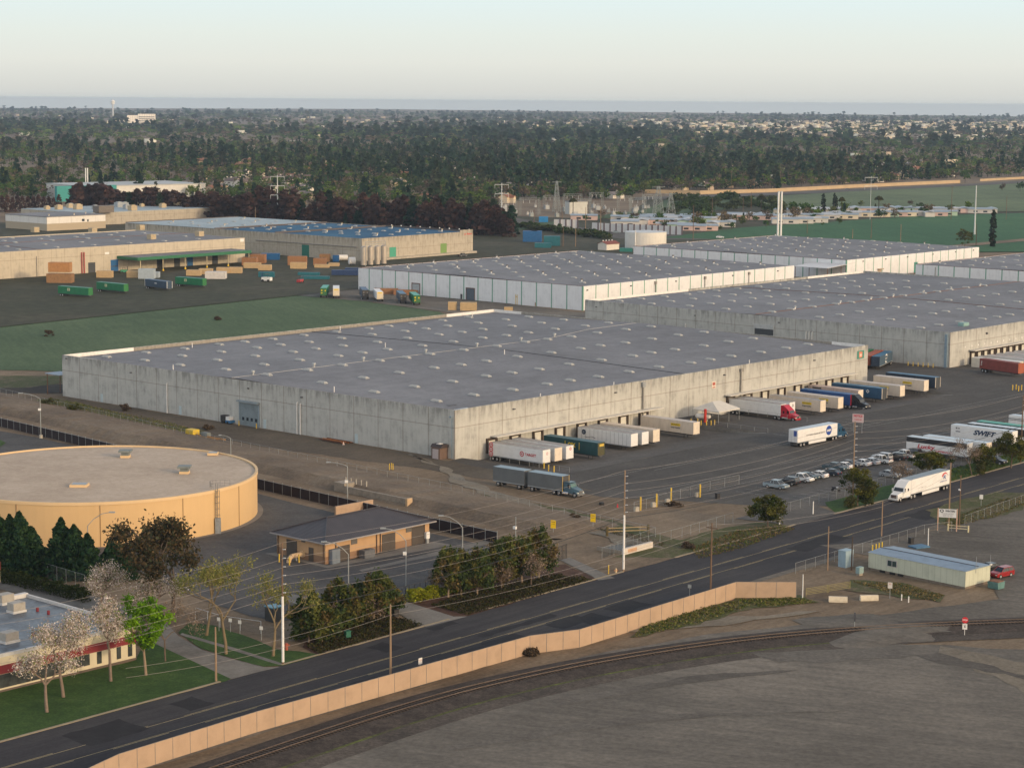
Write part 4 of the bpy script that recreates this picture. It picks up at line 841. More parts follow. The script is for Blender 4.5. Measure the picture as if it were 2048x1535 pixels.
LG=glassmat('vehicle_glass',(.018,.022,.026),.08); lampw=M('lamp_lens',(.7,.68,.6),.2,.05,1); lampr=M('tail_lens',(.35,.015,.012),.3,.05,1); lampo=M('amber_lens',(.8,.25,.04),.3,.05,1)
def wheel(t,x,y,r=.5,wd=.28,rimcol=None):
    s=1 if y>0 else -1
    w=MB().tube((x,y-wd/2*1,r),(x,y+wd/2*1,r),r,r,14).build('wheel',black,t)
    MB().tube((x,y+s*wd/2*1.0,r),(x,y+s*(wd/2+.03),r),r*.58,r*.5,10).build('rim',rimcol or rim_m,w); return w
def trailer_parts(t,x0=0,L=16.15,W=2.6,z0=1.15,z1=4.1,side=None,roof=None,front=None,cont=False,wheels=True,legs=True,skirt=False,reardoor=True,spread=False,tail=1.2):
    side=side or white_v; roof=roof or roof_v; front=front or side; h=W/2; x1=x0+L
    m=MB(); m.v=[(x0,-h,z0),(x1,-h,z0),(x1,h,z0),(x0,h,z0),(x0,-h,z1),(x1,-h,z1),(x1,h,z1),(x0,h,z1)]
    m.f=[(3,2,1,0),(4,5,6,7),(0,1,5,4),(1,2,6,5),(2,3,7,6),(3,0,4,7)]; m.m=[0,1,0,2,0,0]
    b=m.build('body',[side,roof,front],t)
    if cont:
        q=MB()
        for x in (x0,x1-.12,x0+(L-12.19)/2,x1-(L-12.19)/2-.1):
            for y in (-h-.02,h-.1): q.box(x,x+.12,y,y+.12,z0-.05,z1+.02)
        q.build('corner_post',side,b)
        MB().box(x0+.1,x1-.1,-.55,.55,z0-.4,z0-.02).build('chassis',darkst,t)
    else:
        MB().box(x0,x1,-h-.025,-h-.002,z0-.12,z0+.06).box(x0,x1,h+.002,h+.025,z0-.12,z0+.06).build('side_rail',steel,b)
    if reardoor:
        d=MB().box(x0-.05,x0-.004,-h+.08,-.02,z0+.05,z1-.1).box(x0-.05,x0-.004,.02,h-.08,z0+.05,z1-.1).build('rear_door',side,t)
        q=MB()
        for y in (-.85,-.35,.35,.85): q.tube((x0-.08,y,z0+.1),(x0-.08,y,z1-.15),.025,.025,4)
        q.build('lock_rod',steel,d)
    if wheels:
        for x in ((x0+1.3,x0+2.55) if not spread else (x0+1,x0+3.4)):
            for y in (-h+.18,h-.18): wheel(t,x,y,.5,.5)
        MB().box(x0+.6,x0+3.4,-.6,.6,.45,z0-.42 if cont else z0-.02).build('bogie',darkst,t)
        MB().box(x0,x0+.1,-1.1,1.1,.5,.62).box(x0,x0+.1,-.6,-.5,.62,z0).box(x0,x0+.1,.5,.6,.62,z0).build('bumper',darkst,t)
    if legs:
        for y in (-.75,.75): MB().box(x1-3.2,x1-3.05,y-.08,y+.08,.05,z0-.01).box(x1-3.3,x1-2.95,y-.16,y+.16,0,.05).build('landing_leg',darkst,t)
    if skirt:
        MB().box(x0+4.5,x1-4.6,-h,-h+.04,.35,z0-.13).box(x0+4.5,x1-4.6,h-.04,h,.35,z0-.13).build('side_skirt',white_v,t)
    return b
def side_text(t,s,x,z,h,m,width=None,W=2.6,bold=.01,y=None,shear=0): return text(s,h,m,t,(x,(y if y is not None else -W/2)-.03,z),(1,0,0),width=width,bold=bold,shear=shear)
def bullseye(t,x,z,r,m,y=-1.3,part='logo'):
    k=MB(); disc(k,(x,y-.028,z),(1,0,0),(0,0,1),r,r*.66,20); disc(k,(x,y-.028,z),(1,0,0),(0,0,1),r*.33,0,16); return k.build(part,m,t)
def jbhunt(t,x,z,w=2.9):
    MB().box(x,x+w,-1.34,-1.305,z,z+.62).build('yellow_panel',yelm,t); text('J.B.HUNT',.36,blkm,t,(x+.15,-1.342,z+.13),(1,0,0),width=w*.8,bold=.02)
    text('Intermodal',.5,blkm,t,(x+.05,-1.31,z-.62),(1,0,0),width=w*.95,bold=.015)
def nose_logo(t,L,z,r,m):
    k=MB(); disc(k,(L+.005,.2,z),(0,1,0),(0,0,1),r,r*.5,14); k.build('nose_mark',m,t)
DG='trailers backed up to the loading doors'
def dock(label,u,v_nose,base='A',L=16.15,name='semi_trailer',**k):
    z=-1.15
    t=thing(name,label,'trailer' if name=='semi_trailer' else 'container',P(u+1.3,v_nose+L,z),HD,DG)
    trailer_parts(t,L=L,**k); return t
t=dock('white trailer with red rings and red lettering nearest the warehouse front corner',9.7,-17.8,front=white_v)
text('TARGET',.62,redm,t,(10.9,-1.335,2.3),(1,0,0),width=3.3,bold=.03); bullseye(t,10.0,2.6,.62,redm,-1.31)
k=MB()
for z in (1.55,2.6,3.65): disc(k,(.72,-1.338,z),(1,0,0),(0,0,1),.62,.40,18); disc(k,(.72,-1.338,z),(1,0,0),(0,0,1),.2,0,12)
k.build('ring_pattern',redm,t); nose_logo(t,16.15,3.2,.35,M('faded_red',(.55,.3,.3),.6,.1,1))
t=dock('white trailer second from the front corner of the grey warehouse, cream nose',13.6,-18.0,front=tanface,side=white_v2)
t=dock('white trailer with a small red nose ring, third from the front corner',17.5,-18.1,front=white_v); nose_logo(t,16.15,3.4,.35,redm)
t=dock('dark teal container with large yellow lettering at the loading doors',25.9,-20.5,name='shipping_container',side=csx_v,roof=csx_r,front=M('container_olive',(.075,.07,.03),.6,.2,.6),cont=True)
text('CSX',1.0,yelm,t,(7.3,-1.335,2.35),(1,0,0),width=2.3,bold=.05); MB().box(6.4,6.55,-1.34,-1.305,2.2,3.6).box(10.6,10.75,-1.34,-1.305,1.9,3.6).build('yellow_bracket',yelm,t); MB().box(16.155,16.19,-.7,.9,3.2,3.75).build('nose_panel',M('nose_yellow',(.6,.42,.07),.6,.1,1),t)
t=dock('white trailer with a dark round logo and wavy line by the loading doors',41.2,-18.2)
k=MB(); disc(k,(1.9,-1.338,3.1),(1,0,0),(0,0,1),.62,.3,18); k.box(1.75,2.1,-1.34,-1.31,2.85,3.35); k.build('round_logo',navym,t); k=MB(); pr=None
for i in range(9):
    q=Vector((2.2+i*.4,-1.325,2.05-.14*math.sin(i*.9)+.0*i))
    if pr: k.tube(pr,q,.06,.06,4)
    pr=q
k.build('wavy_line',navym,t)
k=MB()
for i in range(1,13): k.box(i*1.24,i*1.24+.04,-1.33,-1.302,1.2,4.05)
k.build('panel_seam',greym,t)
t=dock('white trailer tucked behind the one with the round logo',45.1,-18.4,side=white_v2,front=white_v)
t=dock('cream container between the white pair and the lettered cream container',49.7,-18.2,name='shipping_container',side=cream_v,roof=cream_v,front=tanface,cont=True)
t=dock('cream container with yellow panel and black lettering, alone left of the tent',65.6,-18.4,name='shipping_container',side=cream_v,roof=M('container_roof_cream',(.52,.48,.44),.6,.15,.6),front=tanface,cont=True); jbhunt(t,9.3,2.75)
t=dock('white refrigerated trailer coupled to the red tractor beside the tent',105.8,-16.8,front=white_v,legs=False)
red_tr=t
t=dock('white trailer with a small dark badge on its nose, behind the red tractor',110.4,-16.5,front=white_v); nose_logo(t,16.15,3.2,.4,greym)
t=dock('cream container with yellow panel, second right of the red tractor',118.7,-20.6,name='shipping_container',side=cream_v,roof=roof_v,front=tanface,cont=True); jbhunt(t,10.5,2.75)
t=dock('cream container with yellow panel, just left of the black tractor',126.8,-20.9,name='shipping_container',side=cream_v,roof=M('container_roof_cream',(.52,.48,.44)),front=tanface,cont=True); jbhunt(t,10.2,2.85)
t=dock('royal blue container coupled to the black tractor',134.4,-20.2,name='shipping_container',side=royal_v,roof=M('royal_roof',(.02,.11,.28),.5,.2,.5),front=M('container_front_grey',(.09,.09,.10),.6,.2,1),cont=True,legs=False)
MB().box(15.9,16.2,-1.33,-1.22,1.2,4.1).box(15.9,16.2,1.22,1.33,1.2,4.1).build('red_post',redm,t); blk_tr=t
t=dock('pale rusty ribbed container with a faded end panel, right of the black tractor',142.6,-17.3,name='shipping_container',side=pink_v,roof=pink_v,front=tanface,cont=True); MB().box(1.5,4.3,-1.34,-1.305,3.4,3.75).build('dark_letter_strip',blkm,t)
t=dock('blue container with a white diamond mark, right of the pale rusty container',150.7,-19.9,name='shipping_container',side=blue_v,roof=blue_r,front=M('container_front_dark',(.05,.055,.06),.6,.2,1),cont=True)
k=MB(); disc(k,(11.6,-1.338,2.9),(1,0,0),(0,0,1),.55,.3,4); k.build('diamond_logo',whitep,t); MB().box(16.0,16.2,-1.33,-1.2,1.2,4.1).box(16.0,16.2,1.2,1.33,1.2,4.1).build('white_post',tanface,t)
t=dock('cream container with yellow panel at the last loading door of the grey warehouse',158.5,-20.9,name='shipping_container',side=cream_v,roof=M('container_roof_cream',(.52,.48,.44)),front=tanface,cont=True); jbhunt(t,9.6,2.95)
def stand(label,u,v_nose,hd=HD,z=0,L=16.15,name='semi_trailer',group='trailers parked in the yard',**k):
    t=thing(name,label,'trailer' if name=='semi_trailer' else 'container',P(u+1.3,v_nose,z)-Matrix.Rotation(hd,3,'Z')@Vector((L,0,0)),hd,group); trailer_parts(t,L=L,**k); return t
t=stand('cream container with yellow panel on a chassis, past the right end of the grey warehouse',165.3,-24.4,name='shipping_container',side=cream_v,roof=M('container_roof_cream',(.52,.48,.44)),front=tanface,cont=True); jbhunt(t,9.4,2.75)
t=stand('dark blue container with cream corner posts, rightmost past the end of the grey warehouse',173.5,-23.4,name='shipping_container',side=M('container_ink_blue',(.02,.035,.06),.6,.2,.6),roof=blue_r,front=M('container_front_dark',(.05,.055,.06)),cont=True); MB().box(16.0,16.2,-1.33,-1.2,1.2,4.1).box(16.0,16.2,1.2,1.33,1.2,4.1).build('white_post',tanface,t)
# between the two grey warehouses
hb=R(66)
def at_px(label,px,py,hd,L,nose=True,z=1.15,name='semi_trailer',group='trailers parked in the yard',**k):
    p=G(px,py,z); p.z=0; r=Matrix.Rotation(hd,3,'Z'); p=p+r@Vector((0,1.3,0))
    t=thing(name,label,'trailer' if name=='semi_trailer' else 'container',p-(r@Vector((L,0,0)) if nose else Vector((0,0,0))),hd,group); trailer_parts(t,L=L,**k); return t
hd=R(66+180)   # nose towards the viewer's left
p=G(1759,732.5,1.15); p.z=0; r=Matrix.Rotation(hd,3,'Z')
t=thing('semi_trailer','slate blue trailer with a white swoosh emblem between the two grey warehouses','trailer',p-r@Vector((16.15,1.3,0)),hd,'trailers parked in the yard'); trailer_parts(t,side=M('trailer_slate',(.06,.10,.14),.5,.15,.6),roof=blue_r,front=M('trailer_slate_front',(.025,.04,.07),.5,.2,.6))
k=MB()
for a0,a1,r0 in ((.4,2.4,1.1),(3.5,5.4,1.1)):
    for i in range(7):
        a=a0+(a1-a0)*i/7; b=a0+(a1-a0)*(i+1)/7; w0=.22*math.sin(math.pi*i/7)+.03; w1=.22*math.sin(math.pi*(i+1)/7)+.03
        k.add([(8-math.cos(q)*rr*1.3,1.335,2.75+math.sin(q)*rr*1.05) for q,rr in ((a,r0-w0),(a,r0+w0),(b,r0+w1),(b,r0-w1))],[(3,2,1,0)])
k.build('swoosh_emblem',whitep,t); text('SWIFT',.5,whitep,t,(9.2,1.33,2.5),(-1,0,0),width=2.6,bold=.03); text('shipping',.3,greym,t,(4.6,1.33,2.2),(-1,0,0),width=2.4)
for lab,off,mt in (('orange container behind the slate blue trailer',3.2,orange_v),('green container behind the orange one at the warehouse gap',6.6,green_v)):
    t=thing('shipping_container',lab,'container',p-r@Vector((16.15+off*.4,1.3+off,0)),hd,'trailers parked in the yard'); trailer_parts(t,side=mt,roof=mt,cont=True)
p0,p1=G(1958.9,735.7,1.15),G(2036,747,1.15); hd=math.atan2(p1.y-p0.y,p1.x-p0.x)
t=thing('shipping_container','rust red container on a wheeled chassis in front of the right-hand loading doors','container',Vector((p0.x,p0.y,0))+Matrix.Rotation(hd,3,'Z')@Vector((0,1.3,0)),hd,'trailers parked in the yard'); trailer_parts(t,L=(p1-p0).length,side=red_v,roof=red_v,front=orange_v,cont=True); text('TAL',.45,whitep,t,(1.0,-1.335,2.0),(0,0,1),up=(-1,0,0),width=1.6,bold=.02)
t=stand('cream container with huge blue lettering at the first door of the right-hand warehouse',231,-19.3,z=-1.15,group=DG,side=M('container_ivory',(.62,.58,.49),.6,.12,.8),roof=white_v,front=tanface,cont=True,name='shipping_container'); text('Maersk',1.6,bluem,t,(4.5,-1.335,2.0),(1,0,0),width=8,bold=.03)
for k in range(6):
    t=dup(t,P(236.5+k*5.1,-19+16.15-k*.3,-1.15),HD,('white trailer roof next to the blue-lettered container at the right-hand warehouse','second white trailer after the blue-lettered container','third white trailer after the blue-lettered container','fourth white trailer after the blue-lettered container','fifth white trailer after the blue-lettered container','sixth white trailer after the blue-lettered container')[k]) if False else dock(('white trailer next to the blue-lettered container at the right-hand warehouse','second white trailer after the blue-lettered container','third white trailer after the blue-lettered container','fourth white trailer after the blue-lettered container','fifth white trailer after the blue-lettered container','sixth white trailer after the blue-lettered container')[k],235.8+k*5.0,-19-.4*k,side=white_v if k%2 else white_v2,front=white_v,roof=(roof_v,M('roof_rose',(.36,.31,.30),.6,.2,.5))[k%2])
# row at the road side of the yard, tails toward the warehouse
YG='trailers parked along the road side of the yard'
t=stand('white trailer with a black top band and red script lettering behind the round bushes',77.5,-86.0,L=15.6,group=YG,roof=roof_b)
MB().box(.02,15.55,-1.34,-1.305,2.95,4.08).build('black_band',blkm,t)
text('Lucky',1.25,redm,t,(2.9,-1.335,1.45),(1,0,0),width=4.6,shear=.25,bold=.03); text('SUPERMARKETS',.45,redm,t,(7.6,-1.335,1.3),(1,0,0),width=4.4,bold=.02)
t=stand('plain white trailer parked just behind the one with red script lettering',81.4,-88.7,group=YG,roof=roof_b,front=tanface)
t=stand('white trailer with bold dark blue slanted lettering near the right edge of the yard',100.5,-85.2,group=YG,roof=roof_b); text('SWIFT',1.25,navym,t,(6.0,-1.335,2.25),(1,0,0),width=6.0,shear=.35,bold=.05)
k=MB(); k.box(1.3,1.75,-1.34,-1.31,3.2,3.6).box(2.0,2.3,-1.34,-1.31,3.2,3.6).box(1.3,2.5,-1.34,-1.31,2.5,2.75).build('small_mark',greym,t)
t=stand('trailer with a black upper side and pale roof behind the slanted blue lettering',105.2,-87.0,group=YG,roof=roof_b); MB().box(.02,16.1,-1.34,-1.305,2.3,4.08).build('black_band',blkm,t)
t=stand('trailer with a sea green roof near the right edge of the yard',109.6,-87.0,group=YG,side=M('trailer_dark_green',(.03,.12,.10),.5,.15,.6),roof=green_r)
t=stand('white trailer with two dark stripes at the right edge of the yard',124.1,-88,group=YG,roof=roof_b); MB().box(.02,16.1,-1.34,-1.305,3.3,3.42).box(.02,16.1,-1.34,-1.305,2.95,3.07).build('stripe',blkm,t); text('shuttle',.4,bluem,t,(5.2,-1.33,2.2),(1,0,0),width=1.8,bold=.02)
t=stand('white trailer farthest right in the yard, only its corner in view',131.3,-88,group=YG,roof=roof_b)
# tractors
def tractor(t,x,paint,sleeper=True,conv=True,grille=None,gl=None,fair=True,stack=False,dx=1.0):
    """x = fifth wheel; the bonnet points along +x"""
    h=1.22; g=grille or darkst
    m=MB()
    if sleeper:
        top=3.95 if fair else 3.2
        m.extr([(x+.9,.75),(x+3.9,.75),(x+3.9,2.0),(x+3.55,2.75),(x+2.75,3.35 if fair else 2.95),(x+2.0,top),(x+.9,top)],-h,h)
        # taper the front top a little
    else:
        m.extr([(x+1.7,.75),(x+3.6,.75),(x+3.6,1.9),(x+3.3,2.7),(x+1.7,2.85)],-h*.85,h*.85); m.box(x+1.6,x+3.2,-h*.8,h*.8,2.86,3.0)
    cab=m.build('cab',paint,t)
    x0=x+3.9 if sleeper else x+3.6; hw=1.02 if sleeper else .85
    m=MB(); f=x0+1.75
    m.add([(x0,-h*.9,.7),(f,-hw,.7),(f,hw,.7),(x0,h*.9,.7),(x0,-h*.86,2.0),(f-.15,-hw*.8,1.55),(f-.15,hw*.8,1.55),(x0,h*.86,2.0)],[(3,2,1,0),(4,5,6,7),(0,1,5,4),(1,2,6,5),(2,3,7,6),(3,0,4,7)])
    m.build('bonnet',paint,t)
    for s in (-1,1):
        q=MB(); yy=s*1.18; q.extr([(x0+.15,.95),(x0+.3,1.2),(x0+.75,1.32),(x0+1.35,1.18),(x0+1.6,.8),(x0+1.35,.85),(x0+.95,1.1),(x0+.5,1.05)],min(yy,yy-s*.38),max(yy,yy-s*.38)); q.build('mudguard',paint,t)
        MB().box(f-.32,f-.02,min(s*.72,s*1.02),max(s*.72,s*1.02),.9,1.15).build('headlight',lampw,t)
        mr=MB().box(x0-.15,x0+.0,min(s*1.3,s*1.5),max(s*1.3,s*1.5),1.8,2.5).build('mirror',paint if sleeper else chrome,t)
        wx0,wx1=(x+3.0,x+3.75) if sleeper else (x+2.7,x+3.45); yy=s*(h+.012 if sleeper else h*.85+.012)
        MB().extr([(wx0,1.95),(wx1,1.95),(wx1-.28,2.6),(wx0,2.65)],min(yy,yy-s*.01),max(yy,yy-s*.01)).build('side_window',LG,cab)
        if sleeper: MB().box(x+1.75,x+2.25,min(s*(h+.012),s*(h+.002)),max(s*(h+.012),s*(h+.002)),1.95,2.5).build('sleeper_window',LG,cab)
        MB().tube((x+1.5,s*1.0,.72),(x+3.0,s*1.0,.72),.32,.32,10).build('fuel_tank',chrome,t)
        if stack: MB().tube((x+1.45,s*1.1,.8),(x+1.45,s*1.1,4.1),.1,.1,7).build('exhaust_stack',M('brass_stack',(.55,.42,.16),.35,.1,1,metal=.6),t)
        wheel(t,x0+.95,s*1.05,.52,.32,chrome)
        for xx in (x-.65,x+.65): wheel(t,xx,s*.98,.52,.55,chrome if stack else None)
    a=(x0-.02,2.02,x0-.36,2.72) if sleeper else (x0-.01,1.95,x0-.28,2.66)
    k=h*.88 if sleeper else h*.78
    MB().add([(a[0]+.03,-k,a[1]),(a[0]+.03,k,a[1]),(a[2]+.03,k*.94,a[3]),(a[2]+.03,-k*.94,a[3])],[(0,1,2,3)]).build('windscreen',gl or LG,cab)
    MB().box(f+.003,f+.06,-.62,.62,.85,1.5).build('grille',g,t); MB().box(f-.1,f+.2,-1.1,1.1,.45,.8).build('bumper',paint if sleeper and not stack else chrome,t)
    MB().box(x-1.4,x+2.6,-.42,.42,.6,.95).build('chassis',darkst,t)
    return f
redp=M('cab_red',(.42,.012,.03),.35,.08,.8); blkp=M('cab_black',(.012,.014,.02),.3,.1,.8); bluep=M('cab_blue',(.015,.065,.13),.35,.1,.8); whp=M('cab_white',(.72,.72,.70),.35,.05,.8); gryp=M('cab_blue_grey',(.06,.115,.155),.35,.1,.8)
def truck(name,label,p,hd,paint,trail,group='semi trucks',**k):
    t=thing(name,label,'truck',p,hd,group); return t
t=thing('road_tractor','bright red road tractor at the front of a white trailer beside the tent','truck',P(105.8+1.3,-16.8+1.0,-1.15),HD,'semi trucks'); tractor(t,-.1,redp)
t=thing('road_tractor','black road tractor at the front of the royal blue container','truck',P(134.4+1.3,-20.2+1.0,-.95),HD,'semi trucks'); tractor(t,-.1,blkp,fair=True)
# blue truck crossing the yard
a,b=G(1595.2,885.2,1.15),G(1675.6,869.6,1.15); hd=math.atan2(b.y-a.y,b.x-a.x); Lb=(b-a).length
t=thing('semi_truck','white trailer with a round blue emblem pulled by a dark blue tractor across the yard','truck',Vector((a.x,a.y,0))+Matrix.Rotation(hd,3,'Z')@Vector((0,1.3,0)),hd,'semi trucks')
bx=trailer_parts(t,L=16.15,side=white_v,roof=roof_b,legs=False,skirt=True); tractor(t,15.2,bluep)
k=MB(); disc(k,(12.6,-1.335,2.75),(1,0,0),(0,0,1),1.15,0,24); k.build('round_emblem',bluem,t); text('ESTES',.5,whitep,t,(11.65,-1.345,2.5),(1,0,0),width=1.9,bold=.04) if False else text('DSP',.55,whitep,t,(11.75,-1.35,2.48),(1,0,0),width=1.7,bold=.06)
text('CUSTOMIZED TRANSPORT SERVICE',.34,greym,t,(3.4,-1.335,2.35),(1,0,0),width=7.6,bold=.015)
k=MB(); k.box(-.06,-.052,-1.05,-.15,2.6,3.9); k.build('rear_panel',bluem,t); 
# white truck driving on the road
a,b=G(1824.5,987.2,1.15),G(1899.5,966.5,1.15); hd=math.atan2(a.y-b.y,a.x-b.x)
t=thing('semi_truck','white tractor and white trailer with a red arc logo driving on the road','truck',Vector((b.x,b.y,0))+Matrix.Rotation(hd,3,'Z')@Vector((0,-1.3,0)),hd,'semi trucks')
trailer_parts(t,L=16.15,side=white_v,roof=M('roof_slate',(.13,.16,.18),.4,.15,.4),legs=False,skirt=True); tractor(t,15.2,whp,grille=M('grille_dark',(.09,.06,.055),.5,.2,2))
k=MB()
for i in range(12):
    q=[(.25+1.75*i/12),(.25+1.75*(i+1)/12)]; w0=.13*(1-i/12)+.03; w1=.13*(1-(i+1)/12)+.03
    k.add([(2.2+math.cos(3.14-a_)*rr*1.35,1.335,2.1+math.sin(3.14-a_)*rr*1.45) for a_,rr in ((3.14-q[0]-.4,1.1-w0),(3.14-q[0]-.4,1.1+w0),(3.14-q[1]-.4,1.1+w1),(3.14-q[1]-.4,1.1-w1))],[(0,1,2,3)])
k.build('red_arc_logo',redm,t); text('FL',.8,bluem,t,(2.9,1.33,2.5),(-1,0,0),width=1.1,shear=.2,bold=.03); text('LOGISTICS INC',.26,bluem,t,(4.2,1.33,1.95),(-1,0,0),width=3.0,bold=.01); text('www.freight.com',.2,greym,t,(13.6,1.33,1.9),(-1,0,0),width=3.6)
# grey double parked on the dirt
a,b=G(985.9,959.9,1.15),G(1131.6,982,1.15); hd=math.atan2(b.y-a.y,b.x-a.x)
t=thing('semi_truck','grey tarpaulin double trailer rig with a blue-grey bonneted tractor parked on the dirt','truck',Vector((a.x,a.y,0))+Matrix.Rotation(hd,3,'Z')@Vector((0,1.3,0)),hd,'semi trucks')
trailer_parts(t,L=8.3,side=grey_t,roof=grey_tr,reardoor=False,wheels=False,legs=False,front=grey_t); trailer_parts(t,x0=9.2,L=8.9,side=grey_t,roof=grey_tr,reardoor=False,wheels=False,legs=False,front=M('tarp_front',(.07,.065,.06),.8,.2,1))
for x in (1.3,6.9,10.3):
    for y in (-1.05,1.05): wheel(t,x,y,.52,.45,chrome)
MB().box(.3,8.1,-.4,.4,.65,1.1).box(9.4,17.8,-.4,.4,.65,1.1).box(8.1,9.4,-.12,.12,.6,.75).build('chassis',darkst,t)
tractor(t,16.6,gryp,sleeper=False,grille=chrome,gl=glassmat('green_tint_glass',(.03,.10,.09)),stack=True)
# three green trailers and a navy one on the left apron, more at the white warehouse
dg='trailers standing on the depot gravel'
def left_trailer(label,x0,y0,x1,y1,side,roof,name='semi_trailer',nose=None,L=None):
    a,b=G(x0,y0,1.15),G(x1,y1,1.15); hd=math.atan2(b.y-a.y,b.x-a.x); L=L or (b-a).length
    t=thing(name,label,'trailer' if name=='semi_trailer' else 'container',Vector((a.x,a.y,0))+Matrix.Rotation(hd,3,'Z')@Vector((0,1.3,0)),hd,dg)
    trailer_parts(t,L=L,side=side,roof=roof,front=nose or side,cont=True); return t
gp_=M('trailer_green_nose',(.03,.17,.05),.55,.2,.6)
for lab,x0,y0,x1,y1 in (('green trailer farthest left on the depot gravel',116,586,177,590.5),('green trailer second from the left on the depot gravel',193,577.5,247.5,582.5),('green trailer in front of the white crates on the depot gravel',350.5,567,405,571)):
    t=left_trailer(lab,x0,y0,x1,y1,green_v,M('green_trailer_top',(.03,.20,.14),.5,.15,.5),nose=gp_); L=t.children[0].dimensions.x if t.children else 12
    MB().box(5.2,6.6,-1.34,-1.305,2.4,3.5).build('pale_emblem',M('emblem_pale',(.45,.5,.3),.6,.2,1),t); k=MB(); disc(k,(5.9,-1.345,2.95),(1,0,0),(0,0,1),.35,.15,10); k.build('emblem_mark',M('emblem_brown',(.2,.12,.05),.6,.2,1),t)
t=left_trailer('navy container with white end posts on the depot gravel',290,571.5,334,577,navy_v,M('navy_roof',(.03,.08,.16),.5,.15,.5),nose=navy_v)
MB().box(-.1,.1,-1.36,-1.2,1.2,4.1).build('white_post',whitep,t); n_=(G(334,577,1.15)-G(290,571.5,1.15)).length; MB().box(n_-.1,n_+.1,-1.36,-1.2,1.2,4.1).box(n_-.1,n_+.1,1.2,1.36,1.2,4.1).build('end_post',whitep,t); text('matson',.55,whitep,t,(7.2,-1.335,2.6),(1,0,0),width=1.8,bold=.03)
def end_on(label,px,py,axpx,axpy,side,roof,front):
    """tail toward the viewer at px,py (ground), nose end further back"""
    a,b=G(px,py),G(axpx,axpy); hd=math.atan2(b.y-a.y,b.x-a.x)
    t=thing('semi_trailer',label,'trailer',a,hd,'trailers standing by the white warehouse'); trailer_parts(t,L=15,side=side,roof=roof,cont=True,legs=True,reardoor=False)
    MB().box(-.06,-.004,-1.25,1.25,1.2,4.05).build('rear_door',front,t); return t
vX=M('rear_navy',(.05,.045,.04),.6,.25,1); yellr=M('rear_cream',(.68,.58,.42),.6,.15,1)
for lab,px,py,ax,ay,s,r_,f_ in (('green trailer seen from behind, leftmost by the green field edge',647,596,659,581,green_v,green_r,M('rear_green',(.04,.14,.05),.6,.3,1)),('white trailer seen straight from behind by the green field edge',672.5,597,672.5,581,white_v,white_v,yellr),
  ('navy trailer left of a white one at the white warehouse corner',731,600,718,585,navy_v,M('navy_roof',(.03,.08,.16)),vX),('white trailer at the white warehouse corner between two navy ones',760,604,742,587,white_v,white_v,yellr),
  ('navy trailer left of a green one by the white warehouse',806.5,608,789,592,navy_v,blue_r,vX),('green trailer farthest right in the line by the white warehouse',834,611,815,596,green_v,green_r,M('rear_green',(.04,.14,.05)))):
    t=end_on(lab,px,py,ax,ay,s,r_,f_)
    if s is white_v: MB().box(-.09,-.062,-.9,.9,3.5,3.95).build('yellow_panel',yelm,t)
    else: MB().box(-.09,-.062,-1.0,-.5,2.8,3.3).box(-.09,-.062,.45,1.0,2.9,3.4).box(-.09,-.062,.4,1.0,1.9,2.3).build('rear_mark',yelm if s is green_v else greym,t)
# ---------------- cars
def car_proto(kind):
    L,W,H={'sedan':(4.7,1.82,1.46),'suv':(4.7,1.88,1.75),'pickup':(5.5,1.92,1.82)}[kind]
    pr={'sedan':[(-2.3,.5),(-2.32,.85),(-2.2,1.0),(-1.6,1.03),(1.0,1.0),(2.0,.88),(2.3,.72),(2.34,.45),(2.2,.28),(-2.2,.28)],
        'suv':[(-2.3,.5),(-2.34,.95),(-2.25,1.12),(1.0,1.12),(2.05,1.0),(2.32,.82),(2.34,.5),(2.2,.32),(-2.2,.32)],
        'pickup':[(-2.7,.6),(-2.72,1.08),(-.9,1.1),(1.3,1.1),(2.5,1.02),(2.72,.85),(2.74,.55),(2.6,.42),(-2.6,.42)]}[kind]
    cb={'sedan':[(-1.95,1.02),(-1.15,1.42),(.15,1.46),(1.15,1.0)],'suv':[(-2.2,1.11),(-1.95,1.68),(.2,1.74),(1.1,1.11)],'pickup':[(-.95,1.09),(-.75,1.78),(.7,1.82),(1.5,1.09)]}[kind]
    return L,W,H,pr,cb
wheel_cache={}
